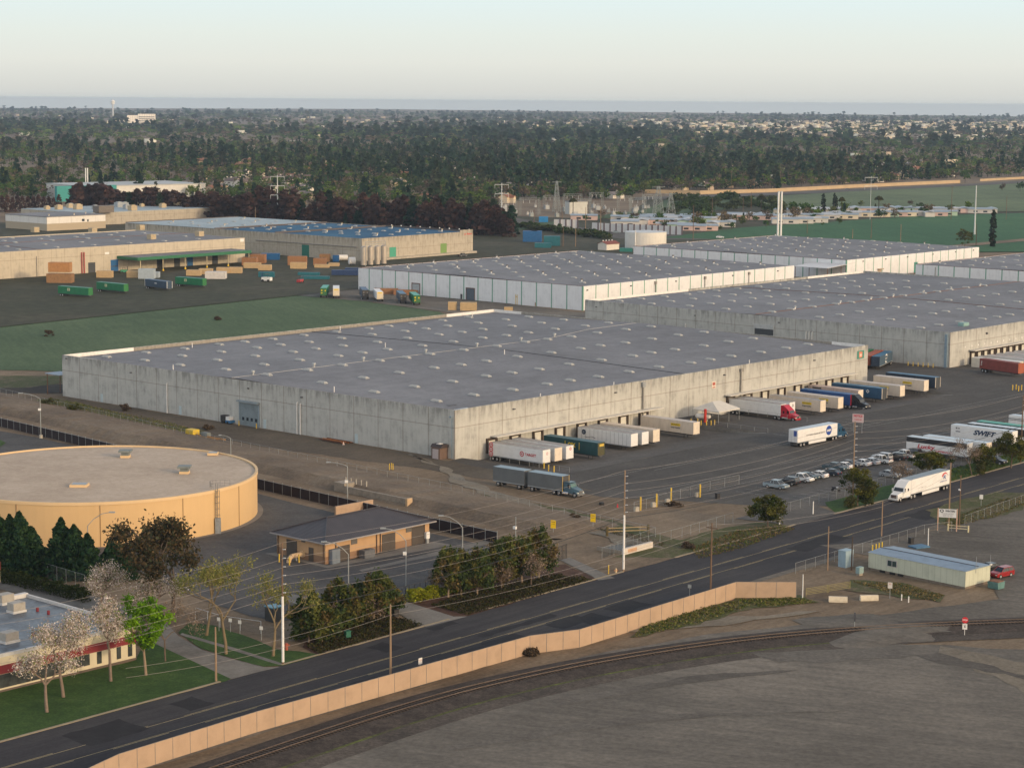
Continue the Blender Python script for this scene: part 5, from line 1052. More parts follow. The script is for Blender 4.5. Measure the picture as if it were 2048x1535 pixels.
def car(name,label,kind,p,hd,paint,group='cars parked in the yard',cat='car'):
    L,W,H,pr,cb=car_proto(kind); t=thing(name,label,cat,p,hd,group); h=W/2
    m=MB(); n=len(pr)
    inner=[(x*.985,z) for x,z in pr]
    vs=[(x,-h,z) if z<.95 else (x,-h*.96,z) for x,z in pr]+[(x,h,z) if z<.95 else (x,h*.96,z) for x,z in pr]
    m.add(vs,[(i,(i+1)%n,n+(i+1)%n,n+i) for i in range(n)]+[tuple(range(n,2*n)),tuple(range(n-1,-1,-1))])
    b=m.build('body',paint,t)
    if kind=='pickup': MB().box(-2.62,-1.02,-h*.82,h*.82,1.085,1.115).build('cargo_bed',blkm,b)
    n=4; g=MB(); vs=[(x,-h*(.93 if z<1.2 else .76),z) for x,z in cb]+[(x,h*(.93 if z<1.2 else .76),z) for x,z in cb]
    g.add(vs,[(0,1,5,4),(2,3,7,6),(3,2,1,0),(4,5,6,7)]); g.build('window',LG,t)
    (x1,z1),(x2,z2)=cb[1],cb[2]; r=MB(); r.box(x1-.03,x2+.05,-h*.78,h*.78,min(z1,z2)-.0,max(z1,z2)+.03)
    for (a,za),(c,zc) in ((cb[0],cb[1]),(cb[3],cb[2])):
        for s in (-1,1): r.tube((a,s*h*.93,za),(c,s*h*.765,zc),.05,.05,4)
    mid=(x1+x2)/2-.1
    for s in (-1,1): r.tube((mid,s*h*.935,cb[0][1]),(mid,s*h*.77,z1),.045,.045,4)
    r.build('roof',paint,t)
    f,bk=pr[-3][0],pr[0][0]; zz=pr[-4][1]-.05
    for s in (-1,1):
        MB().box(f-.16,f+.035,min(s*h*.55,s*h*.92),max(s*h*.55,s*h*.92),zz-.12,zz+.05).build('headlight',lampw,t)
        MB().box(bk-.03,bk+.12,min(s*h*.6,s*h*.95),max(s*h*.6,s*h*.95),pr[1][1]-.18,pr[1][1]+.0).build('tail_light',lampr,t)
        for x in (L*.29,-L*.29): wheel(t,x,s*(h-.1),.33 if kind=='sedan' else .38,.22)
    return t
cp={k:M('car_paint_'+k,c,.3,.05,1,spec=.6) for k,c in dict(silver_blue=(.24,.30,.33),black=(.015,.017,.02),white=(.72,.72,.71),teal=(.03,.06,.075),ink=(.015,.025,.04),silver=(.42,.44,.46),grey=(.26,.27,.28),dark_grey=(.05,.055,.06),red=(.26,.012,.014)).items()}
FW=HD; BW=HD+math.pi
CARS=[('pickup','silver blue pickup at the near left end of the parked row',20.5,-72.8,'silver_blue',FW),('suv','black estate car second from the near left end of the parked row',26.0,-72.3,'black',BW),('pickup','white double cab pickup third in the parked row, nose toward the road',30.8,-72.3,'white',FW),
('sedan','dark teal saloon between the white pickup and the white saloon',34.2,-71.8,'teal',FW),('sedan','white saloon with its tail lights toward the road, left of the black hatchback',37.4,-72.2,'white',BW),('sedan','black hatchback in the parked row beside the leftmost round bush',41.5,-72.8,'ink',BW),
('pickup','dark green pickup behind the black hatchback in the parked row',47.2,-70.3,'teal',FW),('sedan','white saloon half hidden behind the dark pickup',50.4,-70.2,'white',BW),('sedan','black saloon half hidden by the tall wooden pole',53.6,-70.2,'black',FW),('sedan','white saloon just right of the tall wooden pole',56.6,-71.2,'white',BW),
('sedan','silver saloon left of the white extended pickup',59.3,-71.8,'silver',BW),('pickup','white pickup in the middle right of the parked row',62.6,-72.6,'white',BW),('suv','silver estate car behind the white pickup',66.2,-70.8,'silver',BW),('suv','black estate car left of the farthest white pickup',68.6,-73.3,'black',BW),
('pickup','white double cab pickup at the far right end of the parked row',72.4,-73.0,'white',BW),('suv','dark grey estate car under the end of the red-lettered trailer',76.0,-72.8,'dark_grey',BW),('sedan','grey saloon parked behind the bare shrub by the white truck',48.5,-83.5,'grey',FW),('sedan','silver saloon roof seen over the white truck',55.8,-82.0,'silver_blue',FW),('suv','dark car beneath the front of the red-lettered trailer',79.5,-92.3,'black',FW)]
for kind,lab,u,v,c,h_ in CARS: car({'sedan':'parked_car','suv':'parked_car','pickup':'pickup_truck'}[kind],lab,kind,P(u,v,.04),h_+R(rn.uniform(-3,3)),cp[c],cat='car' if kind!='pickup' else 'pickup')
car('parked_car','red hatchback parked at the far end of the pale green office','suv',G(2003,1153),R(38)+math.pi,cp['red'],'cars by the portable office')
car('parked_car','black car half hidden behind the corner of the pale green office','sedan',G(1978,1142),R(38)+math.pi,cp['black'],'cars by the portable office')
mc=thing('motorcycle','parked motorcycle in the nearly empty part of the car park','motorcycle',P(26.1,-83.9,.05),R(-30))
for x in (-.7,.7): wheel(mc,x,.01,.31,.14)
MB().box(-.7,.5,-.14,.14,.5,.85).box(-.9,-.1,-.17,.17,.8,.95).build('frame',blkm,mc); MB().box(.1,.5,-.18,.18,.75,1.0).build('fuel_tank',cp['silver'],mc); MB().tube((.55,-.4,1.05),(.55,.4,1.05),.03,.03,5).tube((.7,0,.3),(.5,0,1.05),.04,.04,5).build('handlebar',chrome,mc)
# far cars on the lanes
for lab,px,py,c,a in (('white car on the far lane behind the white-walled compound',1135,461.5,'white',YAW-R(60)),('blue-grey car on the far lane in front of the white boundary wall',1233,466,'silver_blue',YAW-R(60)),('white car at the field edge behind the white stacks',1440,476,'white',YAW-R(50)),('dark car on the far road beside the tan boundary wall',1695,380,'ink',YAW-R(40)),('dark pickup by the loading dock of the blue-roofed factory',925,513,'dark_grey',YAW-R(10))):
    car('parked_car',lab,'pickup' if 'pickup' in lab else 'sedan',G(px,py,.3),a,cp[c],'cars far behind the warehouses')
# ================================================================ TREES AND PLANTS
LEAF=leafmat('leaf'); rg=np.random.default_rng(11)
bark=M('bark',(.13,.095,.07),.95,.3,2); barkd=M('bark_dark',(.06,.045,.035),.95,.3,2); barkp=M('bark_pale',(.25,.19,.13),.95,.25,2)
def leaves(c,size,tints,rng,flat=.0,jit=.25,elong=1.0):
    """a small four-cornered leaf cluster at every centre"""
    n=len(c); a=rng.normal(size=(n,3)); a[:,2]*=1-flat; a/=np.linalg.norm(a,axis=1)[:,None]+1e-9
    b=np.cross(a,rng.normal(size=(n,3))); b/=np.linalg.norm(b,axis=1)[:,None]+1e-9
    s=(size*rng.uniform(.55,1.35,n))[:,None]; a=a*s*elong; b=b*s*.75
    V=np.stack([c-a-b*.6,c+a*.2-b,c+a+b*.5,c-a*.3+b],1).reshape(-1,3); F=np.arange(4*n).reshape(n,4)
    T=np.asarray(tints)[rng.integers(0,len(tints),n)]*rng.uniform(1-jit,1+jit,(n,1)); return V,F,T
def clumps(rng,k,n,R3,sp,shell=.55,z0=0):
    u=rng.normal(size=(k,3)); u/=np.linalg.norm(u,axis=1)[:,None]; u*=(shell+(1-shell)*rng.random((k,1)))
    cc=u*np.array(R3); cc[:,2]+=z0
    idx=rng.integers(0,k,n); return cc[idx]+rng.normal(size=(n,3))*sp*(np.array(R3)/max(R3)),idx
def skeleton(rng,h,r0,first,spread,levels=3,nb=(3,5),up=.5,wig=.15):
    """tapered trunk and limbs; returns tube segments and twig tips"""
    seg=[]; tips=[]
    def grow(p,d,L,r,lev):
        q=p; n=3; wg=wig*(.35 if lev==levels else 1)
        for i in range(n):
            d=(d+Vector(rng.normal(size=3))*wg).normalized(); q2=q+d*(L/n); ra,rb=r*(1-.3*i/n),r*(1-.3*(i+1)/n); seg.append((q,q2,ra,rb)); q=q2
        if lev==0: tips.append(q); return
        for k in range(int(rng.integers(nb[0],nb[1]+1))):
            a=rng.uniform(0,6.283); nd=(d*up+Vector((math.cos(a),math.sin(a),rng.uniform(.1,.7)))*spread).normalized(); grow(q,nd,L*rng.uniform(.55,.85),r*.58,lev-1)
    grow(Vector((0,0,-.1)),Vector((0,0,1)),first,r0,levels)
    zm=max(t.z for t in tips); k=h/zm
    return [(a*1.0*k,b*k,x,y) for a,b,x,y in seg],[t*k for t in tips]
def trunk_obj(t,seg,mat):
    m=MB()
    for a,b,x,y in seg: m.tube(a,b,x,y,5,cap=False)
    return m.build('trunk',mat,t,smooth=True)
def tree(name,label,p,group,h,kind,wd=None,seed=0,cat='tree'):
    rng=np.random.default_rng(seed+7); t=thing(name,label,cat,p,float(rng.uniform(0,6)),group); w=(wd or h*.5)*{'conifer':1.4,'pollard':1.2,'oval':1.12,'round':1.08}.get(kind,1)
    if kind=='conifer':
        trunk_obj(t,[(Vector((0,0,-.1)),Vector((0,0,h*.9)),.22,.04)],barkd); n=3400
        z=rng.random(n)**.85; a=rng.uniform(0,6.283,n); lay=(np.sin(z*h*4.2)*.14+1); r=(w/2)*(1-z)**.72*lay*(.35+.65*rng.random(n)**.45)*(1+.20*np.sin(a*5+z*9)+.22*np.sin(a*3-z*17+seed))
        c=np.stack([np.cos(a)*r,np.sin(a)*r,z*h*.99+.3-r*.18],1); V,F,T=leaves(c,.30,[(.016,.040,.022),(.024,.052,.024),(.034,.062,.026),(.012,.028,.018)],rng)
    elif kind=='oval':
        sg,tp=skeleton(rng,h*.62,.2,h*.22,.55,2); trunk_obj(t,sg,barkp)
        c,i=clumps(rng,60,4200,(w/2*.88,w/2*.88,h*.43),.42,.5,h*.56); k=(c[:,2]/h); c[:,:2]*=(1.18-.62*np.clip(k-.25,0,1))[:,None]
        base=np.array([(.070,.078,.022),(.052,.070,.024),(.092,.084,.026),(.036,.052,.020),(.095,.070,.030)])[rng.integers(0,5,60)]
        V,F,T=leaves(c,.20,[(1,1,1)],rng,elong=1.3); T=T*base[i]
    elif kind=='round':
        sg,tp=skeleton(rng,h*.7,.2,h*.25,.8,2); trunk_obj(t,sg,bark)
        c,i=clumps(rng,46,4600,(w/2*.95,w/2*.95,h*.38),.42,.45,h*.56)
        base=np.array([(.070,.072,.014),(.052,.060,.015),(.085,.080,.018),(.030,.040,.013),(.060,.058,.02)])[rng.integers(0,5,46)]
        V,F,T=leaves(c,.19,[(1,1,1)],rng); T=T*base[i]
    elif kind=='gum':
        sg,tp=skeleton(rng,h*.92,.36,h*.3,.62,3,(3,4),.65,.2); trunk_obj(t,sg,bark)
        ti=np.array([tuple(q) for q in tp]); idx=rng.integers(0,len(ti),8500); c=ti[idx]*np.array((1.25,1.25,1))+rng.normal(size=(8500,3))*np.array((.8,.8,.8)); c[:,2]-=rng.random(8500)*1.1
        V,F,T=leaves(c,.20,[(.072,.050,.028),(.055,.045,.028),(.09,.062,.033),(.042,.046,.026),(.032,.032,.022)],rng,elong=1.4)
    elif kind=='blossom':
        sg,tp=skeleton(rng,h*.95,.26,h*.26,.9,4,(2,3),.55,.2); sc=w/2/max(1e-3,np.percentile([math.hypot(q.x,q.y) for q in tp],92))
        S=Matrix.Diagonal((sc,sc,1)); sg=[(S@a,S@b,x,max(y,.03)) for a,b,x,y in sg]; trunk_obj(t,sg,M('bark_magnolia',(.20,.15,.115),.95,.25,2))
        ti=np.array([tuple(S@q) for q in tp]); n=5200; idx=rng.integers(0,len(ti),n); c=ti[idx]+rng.normal(size=(n,3))*.55
        V,F,T=leaves(c,.105,[(.50,.43,.42),(.58,.50,.46),(.40,.31,.29),(.16,.18,.06),(.22,.16,.12),(.30,.24,.2)],rng)
    elif kind=='pollard':
        sg,tp=skeleton(rng,h*.66,.24,h*.2,.55,2,(4,5),.8,.1); trunk_obj(t,sg,barkp)
        c,i=clumps(rng,34,5600,(w/2*.86,w/2*.86,h*.30),.36,.55,h*.70); c[:,2]-=np.abs(rng.normal(size=len(c)))*.25
        base=np.array([(.10,.20,.010),(.08,.165,.010),(.125,.23,.014),(.06,.13,.010)])[rng.integers(0,4,34)]; V,F,T=leaves(c,.15,[(1,1,1)],rng,elong=1.3); T=T*base[i]
    elif kind in('willow','bare'):
        sg,tp=skeleton(rng,h*.93,.26 if kind=='willow' else .14,h*.34,.5 if kind=='willow' else .8,4,(2,3),.75,.22); trunk_obj(t,sg,M('bark_willow',(.19,.145,.085),.95,.25,2) if kind=='willow' else bark)
        ti=np.array([tuple(q) for q in tp]); n=2000 if kind=='willow' else 1300; idx=rng.integers(0,len(ti),n); c=ti[idx]+rng.normal(size=(n,3))*np.array((.5,.5,.6)); 
        V,F,T=leaves(c,.10 if kind=='willow' else .09,[(.15,.14,.045),(.19,.17,.06),(.11,.12,.03)] if kind=='willow' else [(.17,.125,.10),(.13,.10,.08),(.2,.15,.12)],rng,elong=1.8)
    elif kind=='bush':
        n=1500; c,i=clumps(rng,18,n,(w/2*.8,w/2*.8,h*.42),.3,.4,h*.5); V,F,T=leaves(c,.15,[(.055,.06,.02),(.04,.05,.016),(.075,.065,.025)],rng)
    elif kind=='dead':
        n=1200; c,i=clumps(rng,14,n,(w/2*.85,w/2*.85,h*.4),.25,.3,h*.42); V,F,T=leaves(c,.13,[(.06,.042,.03),(.045,.033,.025),(.09,.065,.045)],rng,elong=1.6)
    npmesh('crown' if kind not in('bush','dead') else 'foliage',V,F,LEAF,T,t); return t
def plant(name,label,bx,by,top,kind,wpx=None,group=None,seed=0,cat='tree',k=1.0):
    h=HZ(bx,by,top)*k; w=None
    if wpx: w=wpx/((by-204)/CAM_H)
    return tree(name,label,G(bx,by),group,h,kind,w,seed,cat)
i=0
for lab,bx,by,top,wp in (('tall dark conifer at the left edge in front of the tan tank',-4,1152,1024,60),('dark conifer second from the left edge in front of the tan tank',22,1150,1032,56),('tallest dark conifer of the left clump before the tan tank',41,1152,1026,74),('dark conifer on the right side of the left clump before the tan tank',64,1150,1056,66),
  ('tallest dark conifer of the middle clump before the tan tank',124,1152,1038,60),('dark conifer in the centre of the middle clump before the tan tank',150,1154,1052,60),('shorter dark conifer on the right of the middle clump, below a street lamp',176,1156,1070,50),('small dark conifer left of the brown-leaved tree',224,1154,1080,44),('smallest dark conifer touching the brown-leaved tree',249,1156,1098,40)):
    i+=1; plant('conifer',lab,bx,by,top,'conifer',wp,'dark conifers between the office and the tank',i)
plant('gum_tree','large brown-leaved tree standing before the right part of the tan tank',347,1240,1034,'gum',None,None,21)
for lab,bx,by,top,wp in (('widest blossoming tree behind the office roof, white flowers',206,1232,1126,98),('blossoming tree with pinkish white flowers behind the bright green tree',318,1245,1143,92),('blossoming tree before the right end of the office wall',222,1362,1196,84),('blossoming tree nearest to the road, forked trunk on the lawn',94,1424,1262,112),('blossoming tree directly behind the nearest forked one on the lawn',127,1394,1226,98)):
    i+=1; plant('blossom_tree',lab,bx,by,top,'blossom',wp,'blossoming trees round the office',i)
plant('pollard_tree','bright fresh green bushy tree on the lawn at the office corner',292,1350,1184,'pollard',112,None,40)
plant('young_tree','small bare forked tree between the bright green tree and the drive',331,1322,1212,'bare',40,None,41)
for lab,bx,by,top,wp in (('slim willow with thin yellowish twigs, left of the three on the verge',413,1271,1126,36),('willow with twisting yellow-brown trunk in the middle of the verge',452,1308,1112,64),('broad many-limbed willow beside the tall pole with the white lower half',546,1312,1142,110)):
    i+=1; plant('willow',lab,bx,by,top,'willow',wp,'bare willows on the verge',i)
OV=[('dark green oval tree nearest to the broad willow',618,1284,1180,82),('low dark green oval tree behind the first planting bed',642,1286,1204,70),('tall olive green oval tree in the middle of the left clump',677,1266,1152,78),('short olive oval tree between the two tall ones of the left clump',706,1252,1196,50),('tallest olive green oval tree at the right of the left clump',747,1240,1140,82),('olive green oval tree with a bare shrub in front, end of the left clump',778,1226,1172,56),
    ('pointed green oval tree at the left of the right clump',896,1196,1086,66),('dark green oval tree behind the yellow hedge',922,1190,1098,52),('broad green oval tree second from the left of the right clump',954,1190,1098,64),('big olive oval tree in the middle of the right clump',1006,1172,1066,78),('dark oval tree right of the camera pole in the right clump',1044,1166,1068,60),('tallest dark green oval tree of the right clump by the black gate',1078,1158,1054,70)]
for q in OV: i+=1; plant('oval_tree',q[0],q[1],q[2],q[3],'oval',q[4],'oval trees along the plant frontage',i)
for lab,bx,by,top,wp in (('bare greyish shrub in front of the left clump of oval trees',742,1243,1196,44),('bare reddish shrub beside the black gate of the plant drive',868,1190,1150,40),('bare brown shrub below the right clump of oval trees',1062,1172,1110,54),('bare brown shrub at the black gate end of the right clump',1098,1160,1096,54),('small bare shrub among the mulch below the right clump',1003,1180,1134,40)):
    i+=1; plant('bare_shrub',lab,bx,by,top,'bare',wp,'bare shrubs along the plant frontage',i,'shrub')
for lab,bx,by,top,wp in (('round olive tree on the roadside weeds, left of the three street trees',1535,1054,988,82),('round olive tree behind the tall wooden pole by the car park',1715,1012,934,74),('round olive tree in front of the red-lettered trailer',1860,950,897,80),('round olive tree at the right edge by the yard fence',2022,936,862,70),('thin olive tree by the yard fence before the slanted-lettered trailer',1968,940,886,44)):
    i+=1; plant('street_tree',lab,bx,by,top,'round',wp,'round olive trees along the road',i)
for lab,bx,by,top,wp,kd in (('bare twiggy tree before the right end of the red-lettered trailer',1944,952,880,56,'bare'),('bare twiggy shrub in the car park left of the white truck',1800,966,930,62,'bare'),('dark bush low under the olive tree by the tall pole',1735,1012,966,46,'bush'),('dark bush on the grass right of the bare twiggy tree',1962,950,920,30,'bush'),
   ('round dry tumbleweed bush on the asphalt by the yellow posts',1350,1012,1000,38,'dead'),('dry brown bush at the foot of the tan screen fence gate',1060,1310,1292,34,'dead'),('dry brush heap by the fence below the grey double truck',1150,1040,1026,26,'dead'),('dry brush by the yard fence right of the railway-side pole',1378,1096,1080,30,'dead'),('low brown shrub by the warehouse gable fence',248,806+16,806,28,'dead'),('green-brown shrub on the weedy strip by the gable',150,824,806,40,'bush'),('low green shrub on the weedy strip right of the lamp',100,812,794,44,'bush'),('brown shrub at the end of the weedy strip by the yellow lift',412,858,848,34,'dead'),('small dark bush in the middle of the green field',435,640,631,20,'dead'),('dry bush at the left in the green field',98,672,655,30,'dead'),('green shrub by the fence beside the tall wooden pole',1700,1015,990,30,'bush')):
    i+=1; plant('shrub',lab,bx,by,top,kd,wp,None,i,'shrub')
def hedge(name,label,a,b,w,h,tints,n,seed,cat='hedge',leaf=.16):
    rng=np.random.default_rng(seed); a,b=Vector(a),Vector(b); d=(b-a).normalized(); nrm=Vector((-d.y,d.x,0)); L=(b-a).length
    u=rng.random(n)*L; v=rng.uniform(-.5,.5,n)*w; z=rng.random(n)**.6*h*(1+.12*np.sin(u*1.3)+.08*np.sin(u*3.1)); v*=1-.25*(z/h)
    c=np.array(a)[None]+u[:,None]*np.array(d)+v[:,None]*np.array(nrm); c[:,2]=z
    V,F,T=leaves(c,leaf,tints,rng); o=npmesh(name,V,F,LEAF,T); return tag(o,label,cat)
hedge('hedge','long clipped dark hedge between the office roof and the conifers',G(-40,1152),G(176,1204),2.2,2.1,[(.028,.038,.012),(.04,.048,.015),(.02,.03,.01)],6000,1)
hedge('hedge','bright yellow-green hedge at the entrance of the plant drive',G(818,1206),G(872,1194),2.0,2.0,[(.16,.17,.012),(.13,.15,.012),(.19,.19,.02)],2600,2)
hedge('hedge','green-yellow clipped hedge continuing under the oval trees',G(876,1193),G(1000,1160),1.4,1.2,[(.10,.13,.015),(.06,.085,.015)],3000,3)
hedge('hedge','low green hedge under the left clump of oval trees',G(585,1282),G(700,1246),1.5,1.3,[(.07,.085,.015),(.04,.055,.012)],2600,4)
def cover(name,label,poly,h,n,tints,seed,leaf=.14,bump=2.2):
    """low planting over a patch of ground"""
    rng=np.random.default_rng(seed); pts=[G(*q) for q in poly]; xs=[p.x for p in pts]; ys=[p.y for p in pts]; out=[]
    P_=np.array([(p.x,p.y) for p in pts]); m=0; C_=[]
    while m<n:
        q=np.stack([rng.uniform(min(xs),max(xs),n),rng.uniform(min(ys),max(ys),n)],1); ins=np.zeros(n,bool); j=len(P_)-1
        for k in range(len(P_)):
            c1=(P_[k,1]>q[:,1])!=(P_[j,1]>q[:,1]); ins^=c1&(q[:,0]<(P_[j,0]-P_[k,0])*(q[:,1]-P_[k,1])/(P_[j,1]-P_[k,1]+1e-9)+P_[k,0]); j=k
        C_.append(q[ins]); m+=ins.sum()
    q=np.concatenate(C_)[:n]; hh=h*(.55+.45*np.sin(q[:,0]*bump+.7*np.sin(q[:,1]*1.3))*np.sin(q[:,1]*bump*.8)); z=rng.random(n)**.7*hh+.05
    V,F,T=leaves(np.c_[q,z],leaf,tints,rng); o=npmesh(name,V,F,LEAF,T); o['kind']='stuff'; return o
dg1=[(.030,.032,.014),(.042,.040,.016),(.055,.045,.022),(.022,.025,.012)]
cover('ground_cover','',[(612,1294),(690,1250),(765,1232),(848,1251),(640,1309)],.75,6500,dg1,5)
cover('ground_cover','',[(862,1212),(930,1186),(1010,1172),(1110,1150),(1186,1160),(935,1231)],.75,9000,dg1,6)
wd_=[(.085,.10,.026),(.12,.11,.04),(.06,.08,.02),(.15,.125,.06)]
cover('weed_strip','',[(60,802),(150,806),(240,826),(320,842),(400,862),(380,878),(300,862),(150,824)],.55,5200,wd_,7)
cover('weed_strip','',[(1290,1250),(1400,1218),(1480,1202),(1500,1212),(1400,1246),(1262,1276)],.4,2600,wd_,8)
cover('weed_strip','',[(1476,1200),(1600,1196),(1632,1206),(1520,1214)],.4,1600,wd_,9)
cover('weed_strip','',[(1705,1164),(1800,1168),(1888,1192),(1870,1202),(1780,1188)],.4,1700,[(.12,.09,.04),(.09,.085,.03),(.15,.11,.06)],10)
cover('weed_strip','',[(1380,1098),(1470,1062),(1560,1050),(1590,1058),(1480,1098),(1400,1118)],.4,3600,[(.06,.085,.02),(.10,.08,.035),(.13,.09,.05)],12)
cover('weed_strip','',[(960,992),(1060,1016),(1180,1046),(1330,1088),(1320,1094),(1180,1056),(1050,1026),(955,1000)],.35,2600,[(.09,.085,.045),(.06,.06,.03),(.07,.05,.035)],13)
cover('weed_strip','',[(1880,1046),(2000,1000),(2060,990),(2060,1006),(1990,1034),(1900,1056)],.4,2600,[(.12,.085,.045),(.09,.075,.035),(.08,.085,.03)],14)
cover('weed_strip','',[(1850,955),(1930,930),(2060,900),(2060,916),(1960,950),(1860,972)],.45,3000,[(.045,.075,.018),(.06,.085,.02),(.08,.08,.03)],15)
# ---------------------------------------------------------------- far trees
FT_NAMES={'conifer':'conifer','round':'broadleaf_tree','brown':'redwood_tree','poplar':'cypress','bare':'bare_tree','palm':'palm_tree','bush':'shrub'}
def arche(kind,n,seed,size):
    rng=np.random.default_rng(seed)
    if kind in('conifer','brown'):
        z=rng.random(n)**.8; a=rng.uniform(0,6.283,n); r=(.21 if kind=='conifer' else .25)*(1-z)**(.72 if kind=='conifer' else .5)*(.4+.6*rng.random(n)**.5)*(1+.15*np.sin(z*40)); c=np.stack([np.cos(a)*r,np.sin(a)*r,.04+z*.95],1)
    elif kind=='poplar':
        z=rng.random(n); a=rng.uniform(0,6.283,n); r=.085*np.sin(np.pi*np.clip(z*.88+.1,0,1))**.6*(.4+.6*rng.random(n)**.5); c=np.stack([np.cos(a)*r,np.sin(a)*r,z*.98],1)
    elif kind=='palm':
        a=rng.uniform(0,6.283,n); r=rng.random(n)*.17; c=np.stack([np.cos(a)*r,np.sin(a)*r,.9-r*1.6*r*3+rng.random(n)*.06],1)
    elif kind=='bush':
        c,_=clumps(rng,9,n,(.7,.7,.42),.16,.3,.45); c[:,2]=np.abs(c[:,2])
    else:
        c,_=clumps(rng,11,n,(.36,.36,.33),.085,.45,.62)
    tn={'conifer':[(1,1,1),(.7,.75,.75),(1.25,1.2,1.1)],'brown':[(1,1,1),(.7,.7,.75),(1.3,1.15,1.1)]}.get(kind,[(1,1,1),(.72,.75,.7),(1.25,1.22,1.15)])
    V,F,T=leaves(c,size,tn,rng); 
    # stem: a thin upright quad pair
    s=.018; st=np.array([(-s,0,0),(s,0,0),(s,0,.6),(-s,0,.6),(0,-s,0),(0,s,0),(0,s,.6),(0,-s,.6)]); o=len(V)
    if kind=='palm': st[:,2]*=1.48
    return np.r_[V,st],np.r_[F,[[o,o+1,o+2,o+3],[o+4,o+5,o+6,o+7]]],np.r_[T,[[-1,-1,-1]]*2]
PAL={'conifer':[(.020,.040,.026),(.016,.032,.022),(.028,.045,.026),(.035,.042,.028)],'round':[(.042,.078,.022),(.055,.092,.026),(.080,.120,.022),(.032,.060,.022),(.058,.075,.028),(.085,.095,.035)],'brown':[(.060,.036,.032),(.048,.031,.029),(.072,.042,.035)],'bare':[(.095,.07,.055),(.08,.062,.05),(.11,.085,.06)],'poplar':[(.020,.028,.018)],'palm':[(.06,.06,.028)],'bush':[(.035,.055,.02),(.05,.06,.03)]}
def proj_px(x,y,z=0):
    dz=z-CAM_H; d=y*_c-dz*_s; up=y*_s+dz*_c; u=F_PX*x/d; v=-F_PX*up/d; return 1024+u*_cr-v*_sr,767.5+u*_sr+v*_cr
PROTO={}
def proto(kind,var,seed,n=170):
    key=(kind,var)
    if key not in PROTO:
        V,F,T=arche(kind,n,seed,{'poplar':.05,'palm':.06,'bush':.14}.get(kind,.07)); col=np.array(PAL[kind][var%len(PAL[kind])]); stem=T[:,0]<0; T=np.where(stem[:,None],np.array((.07,.055,.045)),T*col)
        o=npmesh(FT_NAMES[kind],V,F,LEAF,T); PROTO[key]=o.data; bpy.data.objects.remove(o)
    return PROTO[key]
def far_tree(kind,label,group,px,py,h,var=0,wk=1.0):
    o=bpy.data.objects.new(FT_NAMES[kind],proto(kind,var,hash((len(kind),var))%97)); COL.objects.link(o); o.location=G(px,py); o.rotation_euler.z=rf_.uniform(0,6.28); o.scale=(h*wk,h*wk,h); return tag(o,label,'tree' if kind!='bush' else 'shrub',group)
rf_=random.Random(77)
# brown redwoods behind the factories: a left hedge-like run, then the long row
k=0
for px,py,top in [(-6+j*10.4,424-j*.12,392+rf_.uniform(-3,4)) for j in range(13)]:
    far_tree('brown','reddish brown tree in the even row at the far left edge','even row of brown trees',px,py,HZ(px,py,top),j%3 if False else k%3,1.0); k+=1
for j in range(70):
    px=152+j*4.9+rf_.uniform(-2,2); py=428+j*.20+rf_.uniform(-2,2); top=373+j*.35+rf_.uniform(-9,8)
    kd='brown' if rf_.random()<.8 else 'conifer'; far_tree(kd,'reddish brown tree in the dense row behind the pale-roofed factory' if kd=='brown' else 'dark green tree standing in the dense brown row','dense brown row behind the factories',px,py,HZ(px,py,top),k%3,1.5); k+=1
for j in range(105):
    px=495+j*5.1+rf_.uniform(-4,4); py=444+j*.27+rf_.uniform(-3,3); top=py-rf_.choice((30,36,44,52,60,70)); kd='brown' if rf_.random()<.72 else 'conifer'
    far_tree(kd,'brown tree in the ragged row behind the bright blue roof' if kd=='brown' else 'dark green tree in the ragged brown row behind the bright blue roof','ragged tree row behind the blue roof',px,py,HZ(px,py,top),k%3,1.3); k+=1
for lab,px,py,top in (('dark conifer at the right end of the brown row, left of the blue skips',1023,470,412),('broad dark conifer at the end of the brown row',1008,470,424)): far_tree('conifer',lab,None,px,py,HZ(px,py,top),0,1.5)
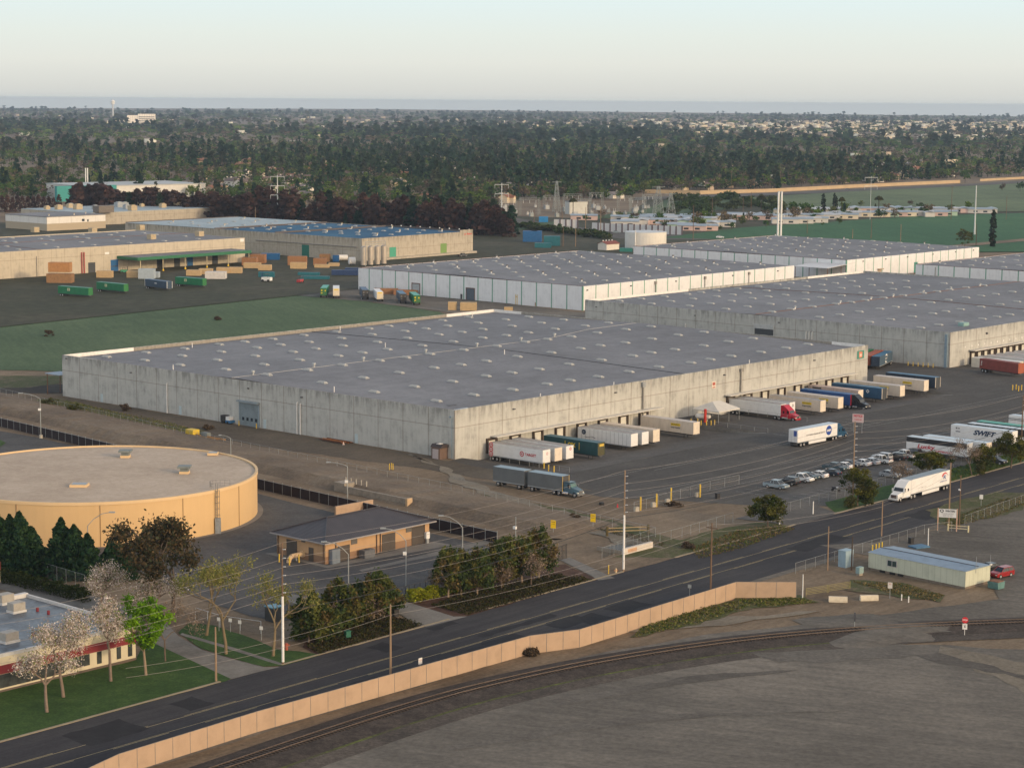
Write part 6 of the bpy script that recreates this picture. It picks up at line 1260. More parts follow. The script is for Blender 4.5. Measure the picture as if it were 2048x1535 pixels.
# single trees right of centre
for kd,lab,px,py,top,wk in (('poplar','tall dark cypress alone at the right edge of the green field',1985,494,419,1.0),('poplar','left one of two slim cypresses in the mobile home park',1646,432,387,1.2),('poplar','right one of two slim cypresses in the mobile home park',1668,432,386,.9),('poplar','slim cypress just right of the pair in the mobile home park',1672,430,392,.9),
   ('palm','tall palm left of the dark cypresses by the mobile homes',1683,432,394,1),('palm','tall palm with thick skirt among the mobile homes',1757,428,392,1.4),('palm','short palm near the substation behind the white-walled compound',1146,432,396,1.3),('palm','palm over the meadow right of the lattice towers',1522,428,388,1)): far_tree(kd,lab,None,px,py,HZ(px,py,top),0,wk)
o=tree('olive_tree','grey-green round tree at the end of the white warehouse roof',G(1930,494),None,HZ(1930,494,455),'round',11,91)
for lab,px,py,top in (('dark green tree behind the white stacks',1560,432,398),('green tree left of the cypress pair',1588,430,400),('tall green tree left of the cypress pair',1612,436,402),('brown tree before the mobile homes left of the cypresses',1590,446,416),('dark tree right of the cypress pair',1690,426,402),('green tree at the far side of the mobile home park',1722,414,400),('dark green tree among the palms at the mobile home park',1758,440,418),('bushy green tree at the field edge of the mobile home park',1678,450,432),('reddish dark tree at the right part of the mobile home park',1790,438,418),('green tree at the near edge of the mobile home park',1330,458,436),('green tree by the substation',1238,440,422),('pinkish bare tree by the substation',1204,440,420),('dark tree behind the white-walled compound',1170,444,428),('dark round tree by the near mobile homes',1463,460,442),('green bush by the near mobile homes',1440,462,450),('round dark tree at the right of the near mobile homes',1532,456,438),('bare tree at the far edge of the mobile home park',1820,414,400),('bare shrub at the far edge of the mobile home park',1842,414,404),('orange-green bush at the field edge',1645,452,444),('dark tree at the far right field edge',2040,384,362),('olive shrub by the bare earth at the far right',2004,382,366),('tall olive tree by the far road',1930,366,336),('dark round bush among the right-hand mobile homes',1876,432,424)):
    kd='bare' if 'bare' in lab or 'reddish' in lab or 'brown' in lab else 'round'; far_tree(kd,lab,None,px,py,HZ(px,py,top),rf_.randrange(6),1.1)
for j in range(46):
    px=rf_.uniform(1340,1560); py=rf_.uniform(400,430)-(px-1340)*.03; far_tree('bush','dark green shrub in the overgrown meadow beyond the lattice towers','shrubs in the meadow',px,py,rf_.uniform(4,8),j%2,1.3)
for j in range(70):
    px=rf_.uniform(1250,1960); py=(np.interp(px,[1250,1340,1480,1700,1960],[446,452,448,432,428])+rf_.uniform(-9,4)); kd=rf_.choices(('round','bare','conifer'),(.6,.3,.1))[0]; far_tree(kd,{'round':'small green tree between the mobile homes','bare':'small bare tree between the mobile homes','conifer':'small dark conifer between the mobile homes'}[kd],'small trees between the mobile homes, '+kd,px,float(py),rf_.uniform(4.5,8),rf_.randrange(6),1.2)
for j in range(26):
    px=1040+j*7+rf_.uniform(-2,2); py=456+j*.9+rf_.uniform(-2,2); far_tree('bush','dark shrub of the thicket behind the blue and teal skips','thicket by the far lot',px,py,rf_.uniform(3.5,5.5),j%2,1.2)
def limit(px):
    return np.interp(px,[-200,130,150,480,520,1000,1040,1260,1300,1550,1720,1900,2250],[402,402,398,404,424,430,404,400,385,380,369,358,348])
# individual trees nearest to us in the suburb
SL={'conifer':('dark conifer rising above the suburb roofs','conifers in the suburb'),'round':('leafy green tree among the suburb houses','leafy trees in the suburb'),'bare':('leafless brown tree among the suburb houses','bare trees in the suburb')}
for j in range(190):
    px=rf_.uniform(-40,2090); lm=float(limit(px)); py=lm-abs(rf_.gauss(0,1))*26-1; kd=rf_.choices(('conifer','round','bare'),(.27,.5,.23))[0]
    h=rf_.uniform(10,22) if kd=='conifer' else rf_.uniform(6,12); far_tree(kd,SL[kd][0],SL[kd][1],px,py,h,rf_.randrange(6),1.0 if kd!='round' else rf_.uniform(.9,1.3))
# everything beyond: one mass of trees
def mass():
    rng=np.random.default_rng(4); VV,FF,TT=[],[],[]; off=0
    bands=[(1330,2300,9500,64,.08),(2300,3600,11000,34,.105),(3600,6000,10500,20,.15),(6000,13500,9000,12,.22)]
    for d0,d1,n,nq,sz in bands:
        y=np.sqrt(rng.uniform(d0**2,d1**2,n)); x=y*rng.uniform(-.275,.275,n); px,py=proj_px(x,y); ok=py<limit(px)-1.5
        # thinner where the bright suburb shows at right and far middle
        bright=np.exp(-((py-262)/14)**2)*np.clip((px-1000)/700,0,1); ok&=rng.random(n)>bright*.6
        x,y,px,py=x[ok],y[ok],px[ok],py[ok]; n=len(x)
        patch=np.sin(x*.0042+1.3)+np.sin(y*.0031+x*.002)+.8*np.sin(x*.011+y*.007)
        ok2=rng.random(n)<np.clip(.62+.3*patch,.18,1); x,y,px,py,patch=x[ok2],y[ok2],px[ok2],py[ok2],patch[ok2]; n=len(x)
        kinds=np.where(rng.random(n)<.13+.2*(patch>.6),0,np.where(rng.random(n)<.72,1,2))
        for ki,kn in enumerate(('conifer','round','bare')):
            for s in range(3):
                sel=np.where((kinds==ki)&((np.arange(n)%3)==s))[0]
                if not len(sel): continue
                V,F,T=arche(kn,nq,ki*10+s+nq,sz); hgt=(9+rng.random(len(sel))**2.2*16 if ki==0 else rng.uniform(5,11.5,len(sel)))*(1.0 if d0<3000 else 1.15); wk=hgt*(1.25 if ki==0 else rng.uniform(1.1,1.9,len(sel)))*(1 if d0<3500 else 1.6)
                a=rng.uniform(0,6.283,len(sel)); ca,sa=np.cos(a),np.sin(a)
                X=(V[None,:,0]*ca[:,None]-V[None,:,1]*sa[:,None])*wk[:,None]+x[sel][:,None]; Y=(V[None,:,0]*sa[:,None]+V[None,:,1]*ca[:,None])*wk[:,None]+y[sel][:,None]; Z=V[None,:,2]*hgt[:,None]+np.zeros((len(sel),1))
                P3=np.stack([X,Y,Z],2).reshape(-1,3); VV.append(P3); FF.append((F[None]+(np.arange(len(sel))*len(V))[:,None,None]).reshape(-1,4)+off); off+=len(P3)
                pal=np.array(PAL[kn]); col=pal[rng.integers(0,len(pal),len(sel))]*rng.uniform(.8,1.2,(len(sel),1)); stem=(T[:,0]<0)
                t=np.where(stem[None,:,None],np.array((.07,.055,.045))[None,None],T[None]*col[:,None]); TT.append(t.reshape(-1,3))
    o=npmesh('woodland',np.concatenate(VV),np.concatenate(FF),LEAF,np.concatenate(TT)); o['kind']='stuff'
mass()
# ---------------------------------------------------------------- houses
terra=M('roof_terracotta',(.24,.11,.065),.85,.2,.5); browr=M('roof_brown',(.13,.095,.08),.85,.25,.5); greyr=M('roof_grey_shingle',(.15,.14,.14),.85,.25,.5)
hw1=M('house_cream',(.60,.50,.36),.8,.1,.3); hw2=M('house_white',(.66,.62,.55),.8,.1,.3); hw3=M('house_tan',(.42,.33,.24),.8,.1,.3)
HP_={}
def house_proto(var):
    wm=(hw1,hw2,hw3)[var%3]; rm=(terra,browr,greyr,browr)[var//3]; W_,L_,h=8.5,14,3.0 if var%2 else 5.2; m=MB()
    m.extr([(-W_/2,0),(W_/2,0),(W_/2,h),(0,h+2.3),(-W_/2,h)],-L_/2,L_/2); m.extr([(-2.5,0),(2.5,0),(2.5,h-.4),(0,h+1.2),(-2.5,h-.4)],W_/2-.1,W_/2+4,axis='x')
    r=MB(); s=2.3/(W_/2); e=W_/2+.5; r.extr([(-e,h-.5*s+.03),(0,h+2.33),(e,h-.5*s+.03),(e,h-.5*s+.25),(0,h+2.55),(-e,h-.5*s+.25)],-L_/2-.4,L_/2+.4)
    r.extr([(-3,h-.75),(0,h+1.25),(3,h-.75),(3,h-.5),(0,h+1.5),(-3,h-.5)],.3,W_/2+4.4,axis='x'); r2=MB().box(-.5,.5,L_*.2,L_*.2+1,h+1.5,h+3.4)
    return m,wm,r,rm,r2
def house(label,p,rz,var,group,s=1.0):
    if var not in HP_:
        t=thing('house',label,'house',p,rz,group); m,wm,r,rm,c=house_proto(var); m.build('wall',wm,t); ro=r.build('roof',rm,t); c.build('chimney',wm,ro); HP_[var]=t; t.scale=(s,)*3; return t
    return dup(HP_[var],p,rz,label,group,s)
RN=('terracotta','brown','grey shingle','brown'); WN=('cream','white','tan')
for j in range(200):
    if j<125:
        px=rf_.uniform(395,1010); py=rf_.triangular(322,412,350)
    else:
        px=rf_.uniform(1000,1905); py=float(limit(px))-rf_.uniform(2,40)
    py=min(py,float(limit(px))-2); var=(rf_.choice((0,1,2)) if (px<760 and py<352) or rf_.random()<.15 else rf_.choice(range(3,12)))
    house(f'{WN[var%3]} suburb house with a {RN[var//3]} roof among the trees',G(px,py),rf_.choice((0,1.57,3.14,4.71))+YAW+rf_.uniform(-.3,.3),var,f'{WN[var%3]} houses with {RN[var//3]} roofs',rf_.uniform(.85,1.15))
def distant_houses():
    rng=np.random.default_rng(9); n=3600; y=np.sqrt(rng.uniform(2000**2,9500**2,n)); x=y*rng.uniform(-.27,.27,n); px,py=proj_px(x,y); keep=rng.random(n)<np.clip(.05+.95*np.exp(-((py-262)/16)**2)*np.clip((px-950)/600,0,1),0,1); x,y=x[keep],y[keep]; n=len(x)
    w_=rng.uniform(5,11,n); d_=rng.uniform(4,7,n); h_=rng.uniform(5,9,n); V=np.empty((n,8,3)); s=[(-1,-1),(1,-1),(1,1),(-1,1)]
    for k,(a,b) in enumerate(s):
        for q in (0,1): V[:,k+4*q]=np.stack([x+a*w_,y+b*d_,np.full(n,0.)+q*h_],1)
    base=np.array([(0,1,5,4),(1,2,6,5),(2,3,7,6),(3,0,4,7),(4,5,6,7)]); F=(base[None]+(np.arange(n)*8)[:,None,None]).reshape(-1,4); wc=np.array([(.62,.52,.40),(.66,.62,.56),(.45,.36,.28)])[rng.integers(0,3,n)]; rc=np.array([(.22,.13,.09),(.15,.12,.10),(.2,.18,.17)])[rng.integers(0,3,n)]
    T=np.stack([wc,wc,wc,wc,rc],1).reshape(-1,3); o=npmesh('distant_houses',V.reshape(-1,3),F,leafmat('leaf'),T); o['kind']='stuff'
distant_houses()
# mobile homes
mh=[M('mobile_white',(.52,.50,.47),.7,.1,.4),M('mobile_pink',(.55,.40,.36),.7,.1,.4),M('mobile_blue_roof',(.26,.32,.38),.5,.1,.4),M('mobile_cream',(.62,.55,.42),.7,.1,.4),M('mobile_pale_roof',(.42,.44,.46),.5,.1,.4),M('mobile_green',(.35,.48,.38),.7,.1,.4)]
MHN=('white','pink','','cream','','mint'); MP={}
def mobile(px,py,w_,r_,rz):
    lab=f'{MHN[w_]} mobile home with a {"pale blue" if r_==2 else "whitish"} roof in the trailer park'; gp=f'{MHN[w_]} mobile homes, {"pale blue" if r_==2 else "whitish"} roofs'
    if (w_,r_) not in MP:
        t=thing('mobile_home',lab,'mobile home',G(px,py),rz,gp); MB().box(-9,9,-3.5,3.5,0,3.4).build('wall',mh[w_],t); m=MB(); m.extr([(-4,3.3),(0,4.2),(4,3.3),(4,3.5),(0,4.4),(-4,3.5)],-9.4,9.4,axis='x'); m.build('roof',mh[r_],t); MB().box(-5,-2,-3.55,-3.505,1,2.2).box(2,5,-3.55,-3.505,1,2.2).build('window',glassmat('dark_glass'),t); MP[(w_,r_)]=t
    else: dup(MP[(w_,r_)],G(px,py),rz,lab,gp)
for a,b,n in (((1240,452),(1420,446),10),((1300,444),(1530,436),12),((1330,458),(1420,462),4),((1420,456),(1470,452),3),((1480,440),(1700,438),12),((1560,448),(1640,446),5),((1550,428),(1720,424),9),((1620,436),(1800,432),10),((1700,424),(1990,426),16),((1760,434),(1900,432),8),((1240,444),(1330,440),5),((1360,450),(1400,450),2),((1150,440),(1180,440),1)):
    for j in range(n):
        q=(j+.5)/n; px=a[0]+(b[0]-a[0])*q+rf_.uniform(-4,4); py=a[1]+(b[1]-a[1])*q+rf_.uniform(-1.2,1.2); mobile(px,py,rf_.choice((0,0,0,1,3,5)),rf_.choice((2,2,4)),YAW-R(55)+rf_.uniform(-.15,.15)+rf_.choice((0,0,1.57)))
# ================================================================ POLES, WIRES, FENCES AND SMALL THINGS
wood=M('pole_wood',(.15,.095,.06),.9,.3,2,stretch=(1,1,.1)); wood2=M('pole_wood_pale',(.26,.18,.115),.9,.25,2,stretch=(1,1,.1)); galv=M('galvanised_post',(.30,.32,.32),.55,.15,1,metal=.3); wire_m=M('wire_grey',(.27,.24,.22),.6,.05,1); wire_d=M('cable_dark',(.03,.03,.03),.7,.05,1)
ins=M('insulator',(.55,.55,.53),.4,.1,1); orangep=M('orange_plastic',(.62,.14,.03),.6,.1,1); concb=M('concrete_block',(.42,.385,.32),.9,.2,1.5); concb2=M('concrete_old',(.27,.235,.19),.9,.3,1)
def upole(label,bx,by,top,r=.17,mat=None,sleeve=None,arms=0,ins_n=0,extra=None,name='utility_pole',group='wooden utility poles'):
    h=HZ(bx,by,top); t=thing(name,label,'utility pole',G(bx,by),RA-R(90),group)
    MB().tube((0,0,-.1),(0,0,h),r,r*.68,9).build('pole',mat or wood,t)
    if sleeve: MB().tube((0,0,.4),(0,0,h*sleeve),r+.03,r+.01,9).build('sleeve',whitep,t)
    for k in range(arms): MB().box(-1.2,1.2,-.08,.08,h-.9-k*1.1,h-.75-k*1.1).build('crossarm',wood,t)
    q=MB()
    for k in range(ins_n):
        for s in (1,): q.tube((s*.15,0,h-1.0-k*1.25),(s*.62,0,h-.95-k*1.25),.07,.07,5)
    if ins_n:
        first=None
        for k in range(ins_n): MB().tube((.15,0,h-1-k*1.25),(.65,0,h-.92-k*1.25),.085,.085,5).build('insulator',ins,t)
    return t,h
tp={}
tp[1]=upole('tall pole with a white lower half beside the broad willow',566,1328,1084,sleeve=.56,ins_n=6)
tp[4]=upole('tall pole with a white lower half near the concrete headwall and hydrant',1247,1142,940,sleeve=.56,ins_n=6,mat=wood2)
tp[6]=upole('tall wooden pole at the car park by the round olive tree',1705,1012,842,ins_n=6,mat=wood2)
tp[12]=upole('tall wooden pole cut by the right edge of the view by the yard fence',2041,926,790,ins_n=6)
tp[2]=upole('wooden pole with a short arm rising behind the tan screen fence',781,1350,1208,mat=wood2); 
tp[5]=upole('dark wooden pole with a crossarm at the right end of the tan screen fence',1421,1180,1045,arms=1)
tp[7]=upole('wooden pole half painted pale standing behind the white truck',1897,1054,925,mat=wood2); tp[8]=upole('thin pale wooden pole on the far road edge left of the white sign',1763,1072,1003,mat=wood2,r=.14)
upole('short pale wooden pole on the lawn edge of the office',432,1362,1253,mat=wood2,r=.17); upole('thin wooden pole standing before the road left of the pale cabinet',1655,1140,1052,r=.13,mat=wood2); upole('dark wooden post touching the pale blue cabinet',1703,1140,1072,r=.15,mat=barkd); 
t,h=upole('brown wooden pole with a white lamp beside the white sign',1918,1056,950,r=.14); MB().tube((0,0,h*.72),(.0,-.5,h*.74),.1,.2,6).build('lamp',whitep,t)
upole('pale metal post at the gate by the white sign',1856,1092,1056,r=.1,mat=whitep,name='gate_post'); upole('white post at the open end of the tan screen fence',1605,1196,1148,r=.1,mat=whitep,name='gate_post'); upole('white leaning post by the drive into the car park',1626,1028,1002,r=.13,mat=whitep,name='gate_post'); upole('short white post below the round olive street tree',1559,1048,1031,r=.12,mat=whitep,name='gate_post')
def street_lamp(label,bx,by,top,ax,ay,cam_=None,foot=False,r=.11):
    h=HZ(bx,by,top); p=G(bx,by); t=thing('street_lamp',label,'street lamp',p,0,'grey street lamps of the water plant')
    d=ray(ax,ay); k=p.y/d.y; a=Vector((d.x*k-p.x,0,CAM_H+d.z*k)); MB().tube((0,0,0),(0,0,h),r,r*.7,8).build('pole',galv,t)
    pts=[Vector((0,0,h)),Vector((a.x*.25,0,h+(a.z-h)*.5)),Vector((a.x*.6,0,h+(a.z-h)*.9)),Vector((a.x*.92,0,a.z))]; MB().path(pts,.065,6).build('arm',galv,t)
    MB().box(min(a.x*.88,a.x*1.12),max(a.x*.88,a.x*1.12),-.22,.22,a.z-.08,a.z+.12).build('lamp_head',galv,t)
    if cam_: MB().box(-.5,.1,-.25,.25,cam_-.25,cam_+.25).build('camera_box',whitep,t)
    if foot: MB().tube((0,0,0),(0,0,.8),.42,.42,12).build('footing',concb,t)
street_lamp('street lamp with a white camera box by the dark screen fence at the far left',82,876,797,41,786,6.9,True)
street_lamp('street lamp rising behind the far right rim of the tan tank',462,930,876,440,870)
street_lamp('street lamp with a camera box behind the pump house roof',695,1016,932,657,924,5.4)
street_lamp('street lamp in front of the front corner of the pump house',697,1168,1108,648,1083)
street_lamp('street lamp with a white camera box before the right doors of the pump house',812,1172,1081,766,1056,5.6)
street_lamp('street lamp at the right end of the pump house apron',925,1104,1054,882,1031)
street_lamp('street lamp among the dark conifers in front of the tan tank',177,1140,1051,224,1024)
t,h=upole('thin grey camera pole behind the right clump of oval trees',1031,1120,1033,r=.1,mat=galv,name='camera_pole',group=None); MB().box(-.5,.1,-.2,.2,h*.72,h*.78).build('camera',whitep,t)
# wires
def wire(label,a,b,sag,mat=wire_m,r=.019,group='overhead power lines'):
    m=MB(); n=14; pts=[]
    for i in range(n+1):
        q=i/n; p=Vector(a).lerp(Vector(b),q); p.z-=sag*4*q*(1-q); pts.append(p)
    m.path(pts,r,4); return tag(m.build('power_line',mat),label,'power line',group)
def ptop(k,off=0,dz=0): t,h=tp[k]; return t.location+Matrix.Rotation(t.rotation_euler.z,3,'Z')@Vector((off,0,0))+Vector((0,0,h+dz))
ORD=('topmost','second','third','fourth','fifth','lowest'); left_end=G(-500,1600)
for a,b,nm in ((1,4,'between the two poles with white lower halves'),(4,6,'between the hydrant pole and the car park pole'),(6,12,'from the car park pole to the right edge'),):
    for k in range(6): wire(f'{ORD[k]} power line {nm}',ptop(a,.62 if k else 0,-.95-k*1.25+(0.9 if k==0 else 0)),ptop(b,.62 if k else 0,-.95-k*1.25+(.9 if k==0 else 0)),1.1+.12*k)
e=ptop(1); dv=(e-ptop(4)); dv.z=0
for k in range(6): wire(f'{ORD[k]} power line running left from the pole by the broad willow',ptop(1,.62 if k else 0,-.95-k*1.25+(.9 if k==0 else 0)),ptop(1,.62,-.95-k*1.25)+dv*.62+Vector((0,0,-.3)),.9)
for k,(z1) in enumerate((-.3,-1.5)):
    dv=ptop(2)-ptop(5); dv.z=0
    wire(('upper','lower')[k]+' thin line from the pole behind the screen fence to the left edge',ptop(2,0,z1),ptop(2,0,z1)+dv*.62,1.0); wire(('upper','lower')[k]+' thin line between the two poles along the road',ptop(2,0,z1),ptop(5,0,z1),1.2); wire(('upper','lower')[k]+' thin line from the crossarm pole to the pale thin pole',ptop(5,0,z1),ptop(8,0,z1*.6),.8); wire(('upper','lower')[k]+' thin line past the white truck to the right',ptop(8,0,z1*.5),ptop(7,0,z1*1.4),.5)
wire('dark thick cable sagging past the concrete headwall',ptop(1,0,-10),ptop(4,0,-8.3),1.5,wire_d,.05); wire('dark thick cable from the hydrant pole over the weedy roadside',ptop(4,0,-8.3),ptop(6,0,-8.5),1.3,wire_d,.05); wire('dark thick cable from the car park pole over the white truck',ptop(6,0,-8.5),ptop(12,0,-7),1.0,wire_d,.05)
# fences
def alpha_mat(name,col,a):
    if name in MATS: return MATS[name]
    m,nt,b,L=newmat(name); b.inputs['Base Color'].default_value=(*col,1); b.inputs['Roughness'].default_value=.6; v=coords(nt)
    L(math_(nt,'ADD',a-.05,math_(nt,'MULTIPLY',noise(nt,v,.8,2),.1)),b.inputs['Alpha']); MATS[name]=m; return m
mesh_m=alpha_mat('chain_link_mesh',(.20,.195,.185),.055)
def fence(name,label,pts,h,sp,pm,post_m,pr=.04,rail=True,cat='fence',proud=.02,thick=.02,top=0,z=0):
    t=thing(name,label,cat,(0,0,0)); n=0; first=None; pan=MB(); rl=MB()
    for a,b in zip(pts,pts[1:]):
        a,b=Vector((a[0],a[1],z)),Vector((b[0],b[1],z)); L=(b-a).length; k=max(1,round(L/sp)); d=(b-a).normalized(); nr=Vector((-d.y,d.x,0))*thick/2
        if pm is not None: pan.add([a-nr,b-nr,b+nr,a+nr,a-nr+Vector((0,0,h)),b-nr+Vector((0,0,h)),b+nr+Vector((0,0,h)),a+nr+Vector((0,0,h))],[(0,1,5,4),(2,3,7,6),(4,5,6,7),(1,2,6,5),(3,0,4,7)])
        if rail: rl.tube(a+Vector((0,0,h)),b+Vector((0,0,h)),pr*.7,pr*.7,5)
        for i in range(k+(b==Vector((pts[-1][0],pts[-1][1],z)))):
            if n>=99: continue
            p=a.lerp(b,i/k)-nr*3*proud
            if first is None: first=MB().tube((0,0,-.1),(0,0,h+top),pr,pr,6).build('post',post_m,t); first.location=p
            else: o=first.copy(); COL.objects.link(o); o.location=p
            n+=1
    if pm is not None: pan.build('screen' if pm is not mesh_m else 'mesh',pm,t)
    if rail: rl.build('top_rail',post_m,t)
    return t
darks=M('dark_screen',(.022,.013,.014),.9,.3,.6); tans=M('tan_screen',(.40,.285,.195),.9,.14,.35)
fence('screen_fence','dark brown screened fence with pale posts running past the tan tank and pump house',[P(-38,170),P(-42.5,112),P(-46,76.6),P(-54,6.3),P(-58.6,-47.4),P(-60,-66)],2.1,3.05,darks,galv,.06,top=.25)
fence('screen_fence','long tan screened fence between the road and the railway with a stepped gate section',[Q(-126,-28),Q(-101,-21.2),Q(-78.4,-20.6),Q(-26.2,-22.1),Q(-18.5,-25.2),Q(22.4,-25),Q(29.1,-32.3)],2.75,3.0,tans,M('screen_post',(.24,.22,.20),.6,.2,1,metal=.3),.05)
fence('chain_link_fence','chain-link fence along the weedy top of the embankment below the warehouse gable',[P(-8,170),P(-10.8,157.9),P(-22.6,62),P(-27,10),P(-31,-40),P(-35,-76),P(-36,-84)],1.9,3.4,mesh_m,galv,.032)
fence('chain_link_fence','chain-link fence between the dirt lot and the weedy roadside',[P(-36,-84),Q(31,9.5),Q(55,9.5),Q(73,10.5)],1.9,3.2,mesh_m,galv,.032)
fence('chain_link_fence','chain-link fence between the car park and the street trees',[Q(79,8),Q(104,8.5),Q(150,9),Q(260,9)],1.9,3.4,mesh_m,galv,.032)
fence('chain_link_fence','chain-link fence on the far side of the road by the pale green office',[Q(44,-22.5),Q(66,-22.5),Q(88,-22.6),Q(94,-25)],1.9,3.2,mesh_m,galv,.032)
fence('chain_link_fence','chain-link fence from the white sign along the road to the right edge',[Q(101,-24),Q(133,-22.2),Q(140,-22)],1.9,3,mesh_m,galv,.032)
fence('chain_link_fence','chain-link fence between the hedge and the dark conifers',[G(-60,1126),G(60,1146),G(170,1180)],2.6,3,mesh_m,galv,.032)
fence('chain_link_fence','chain-link fence with a white pipe rail beside the verge willows',[G(391,1238),G(440,1254),G(522,1266)],1.9,3,mesh_m,M('white_rail',(.5,.52,.54),.6,.1,1),.05)
fence('chain_link_fence','chain-link fence across the yard entrance with yellow posts behind it',[G(1268,1024),G(1340,1003),G(1420,980),G(1478,968)],2.0,4,mesh_m,galv,.032)
fence('iron_fence','black iron gate and fence at the plant drive',[G(804,1206),G(818,1198),G(862,1188)],2.4,1.2,None,M('black_iron',(.02,.02,.025),.6,.2,1),.06); fence('iron_fence','black iron gate leaf standing by the tallest oval tree',[G(1117,1122),G(1133,1116)],2.6,.45,None,MATS['black_iron'],.05)
fence('hand_rail','white pipe railing beside the recessed ramp at the red-ringed trailer',[P(5.5,-3),P(5.5,-29)],1.1,3,None,galv,.04,cat='railing'); fence('hand_rail','white pipe railing beside the red tractor',[P(102.6,-3),P(102.6,-27)],1.1,3,None,galv,.04,cat='railing'); fence('hand_rail','pipe railing in front of the lone cream lettered container',[P(80.5,-14),P(80.6,-30)],1.1,4,None,galv,.04,cat='railing')
fence('dock_railing','steel railing by the cream container past the end of the warehouse',[G(1812,786),G(1853,795)],1.3,2.4,None,darkst,.05,cat='railing')
# bollards
def bollards(label,group,spots,h=1.2,r=.12,m=None):
    first=None
    for p in spots:
        if first is None: first=MB().tube((0,0,-.05),(0,0,h),r,r,8).build('bollard',m or yellowp); o=first
        else: o=first.copy(); COL.objects.link(o)
        o.location=p; tag(o,label,'bollard',group)
bollards('yellow bollard in the cluster of four at the right edge of the yard','four yellow bollards at the right',[G(2025,780),G(2032,779),G(2037,782),G(2043,780)],1.5,.16)
bollards('yellow bollard in the line at the corner of the second grey warehouse','bollards at the second warehouse corner',[G(1816+k*10,731+.8*k) for k in range(6)],1.3)
for lab,px,py in (('leftmost tall yellow post by the yard entrance, beside a concrete block',1281,1020),('second tall yellow post by the yard entrance',1313,1013),('third tall yellow post by the yard entrance, next to the tumbleweed',1342,1001),('tall yellow post with a control box at the yard entrance',1400,994)):
    MB().tube((0,0,-.1),(0,0,2.7),.16,.16,8).build('gate_bollard',yellowp,lo=G(px,py)); tag(bpy.data.objects[-1] if False else [o for o in COL.objects][-1],lab,'bollard','tall yellow posts at the yard entrance')
for k,(px,py) in enumerate(((1273,1022),(1307,1013),(1335,1006),(1395,993))):
    tag(MB().box(-.45,.45,-.35,.35,0,.85).box(-.3,.3,-.2,.2,.85,.95).build('concrete_block',concb,lo=G(px,py),rz=.5),('leftmost','second','third','rightmost')[k]+' small concrete block beside the tall yellow entrance posts','concrete block','concrete blocks at the yard entrance')
bollards('yellow bollard by the round pipe at the pump house','bollards by the pump house',[G(558.5,1124),G(579,1130),G(598,1125),G(581,1110)],1.5,.13)
bollards('yellow bollard beside the propane tank','bollards round the propane tank',[G(1382,846),G(1395,846),G(1402,850),G(1413,850),G(1422,850),G(1429,849)],1.2,.13)
bollards('yellow bollard near the grey double truck','bollards near the grey double truck',[G(1088,936),G(1097,941),G(1108,943)],1.3,.13)
bollards('short white post in the weeds below the pale green office','white posts in the weeds',[G(1803,1200),G(1817,1204)],1.0,.1,whitep)
bollards('yellow post behind the pale green office by the fence','yellow posts behind the office',[G(1745,1101),G(1752,1099),G(1758,1097),G(1764,1095)],1.1,.1,yelm)
bollards('yellow post standing on the dirt side yard before the gable wall','yellow posts in the side yard',[G(779,939),G(783,938),G(786,939)],1.4,.09); bollards('yellow bollard at the roll-up door of the warehouse gable','gable door bollards',[G(478,851),G(513,857)],1.3,.13)
tag(MB().tube((0,0,0),(0,0,1.6),.09,.09,7).build('marker_post',yellowp,lo=G(1217,1147)),'thin yellow marker post left of the hydrant','marker post')
hy=thing('hydrant','cream fire hydrant at the kerb beside the tall white-footed pole','hydrant',G(1232,1146)); MB().tube((0,0,0),(0,0,.7),.17,.15,9).tube((0,0,.7),(0,0,.92),.2,.06,9).build('body',M('hydrant_cream',(.62,.45,.26),.6,.1,1),hy); MB().tube((-.32,0,.52),(.32,0,.52),.09,.09,7).build('outlet',M('hydrant_orange',(.6,.25,.1),.6,.1,1),hy)
# signs
def sign(name,label,bx,by,ph,w_,h_,mat,rz=None,post=None,z0=None,group=None):
    t=thing(name,label,'sign',G(bx,by),R(-20) if rz is None else rz,group); MB().tube((0,0,0),(0,0,ph),.05,.05,6).build('post',post or galv,t)
    z=ph-h_ if z0 is None else z0; MB().box(-w_/2,w_/2,-.07,-.05,z,z+h_).build('panel',mat,t); return t
for lab,px,py in (('left yellow warning sign on the embankment beside a short white post',1106.5,1070),('right yellow warning sign on the embankment below the dirt lot',1186,1057)):
    t=sign('warning_sign',lab,px,py,2.9,1.0,1.55,M('sign_bright_yellow',(.75,.5,.0),.6,.06,1),group='yellow warning signs'); text('WARNING',.2,blkm,t,(-.38,-.075,2.45),(1,0,0),width=.76); text('NO ENTRY',.17,blkm,t,(-.36,-.075,2.05),(1,0,0),width=.72)
t=thing('stop_sign','red stop sign above a small white plate at the railway crossing','stop sign',G(1929,1270),R(-12)); MB().tube((0,0,0),(0,0,2.4),.05,.05,6).build('post',M('post_white',(.6,.6,.58),.6,.1,1),t); hgt=HZ(1929,1270,1232)
k=MB(); k.prism([(math.cos(a)*.5,math.sin(a)*.5) for a in [math.pi/8+j*math.pi/4 for j in range(8)]],-.015,.015); k.v=[(x,-.07+z,hgt-.55+y) for x,y,z in k.v]; o=k.build('panel',M('stop_red',(.55,.015,.025),.5,.05,1),t)
text('STOP',.27,whitep,t,(-.37,-.088,hgt-.68),(1,0,0),width=.74,bold=.03); MB().box(-.36,.36,-.07,-.05,hgt-2.0,hgt-1.12).build('plate',whitep,t); text('X',.42,blkm,t,(-.17,-.072,hgt-1.75),(1,0,0),width=.34,bold=.03)
t=thing('billboard','white company sign on two pink wooden posts at the gravel yard gate','sign board',G(1894,1062),R(-14)); 
for x in (-1.75,1.75): MB().box(x-.1,x+.1,-.1,.1,0,4.4).build('post',M('pink_wood',(.52,.33,.24),.8,.15,1),t)
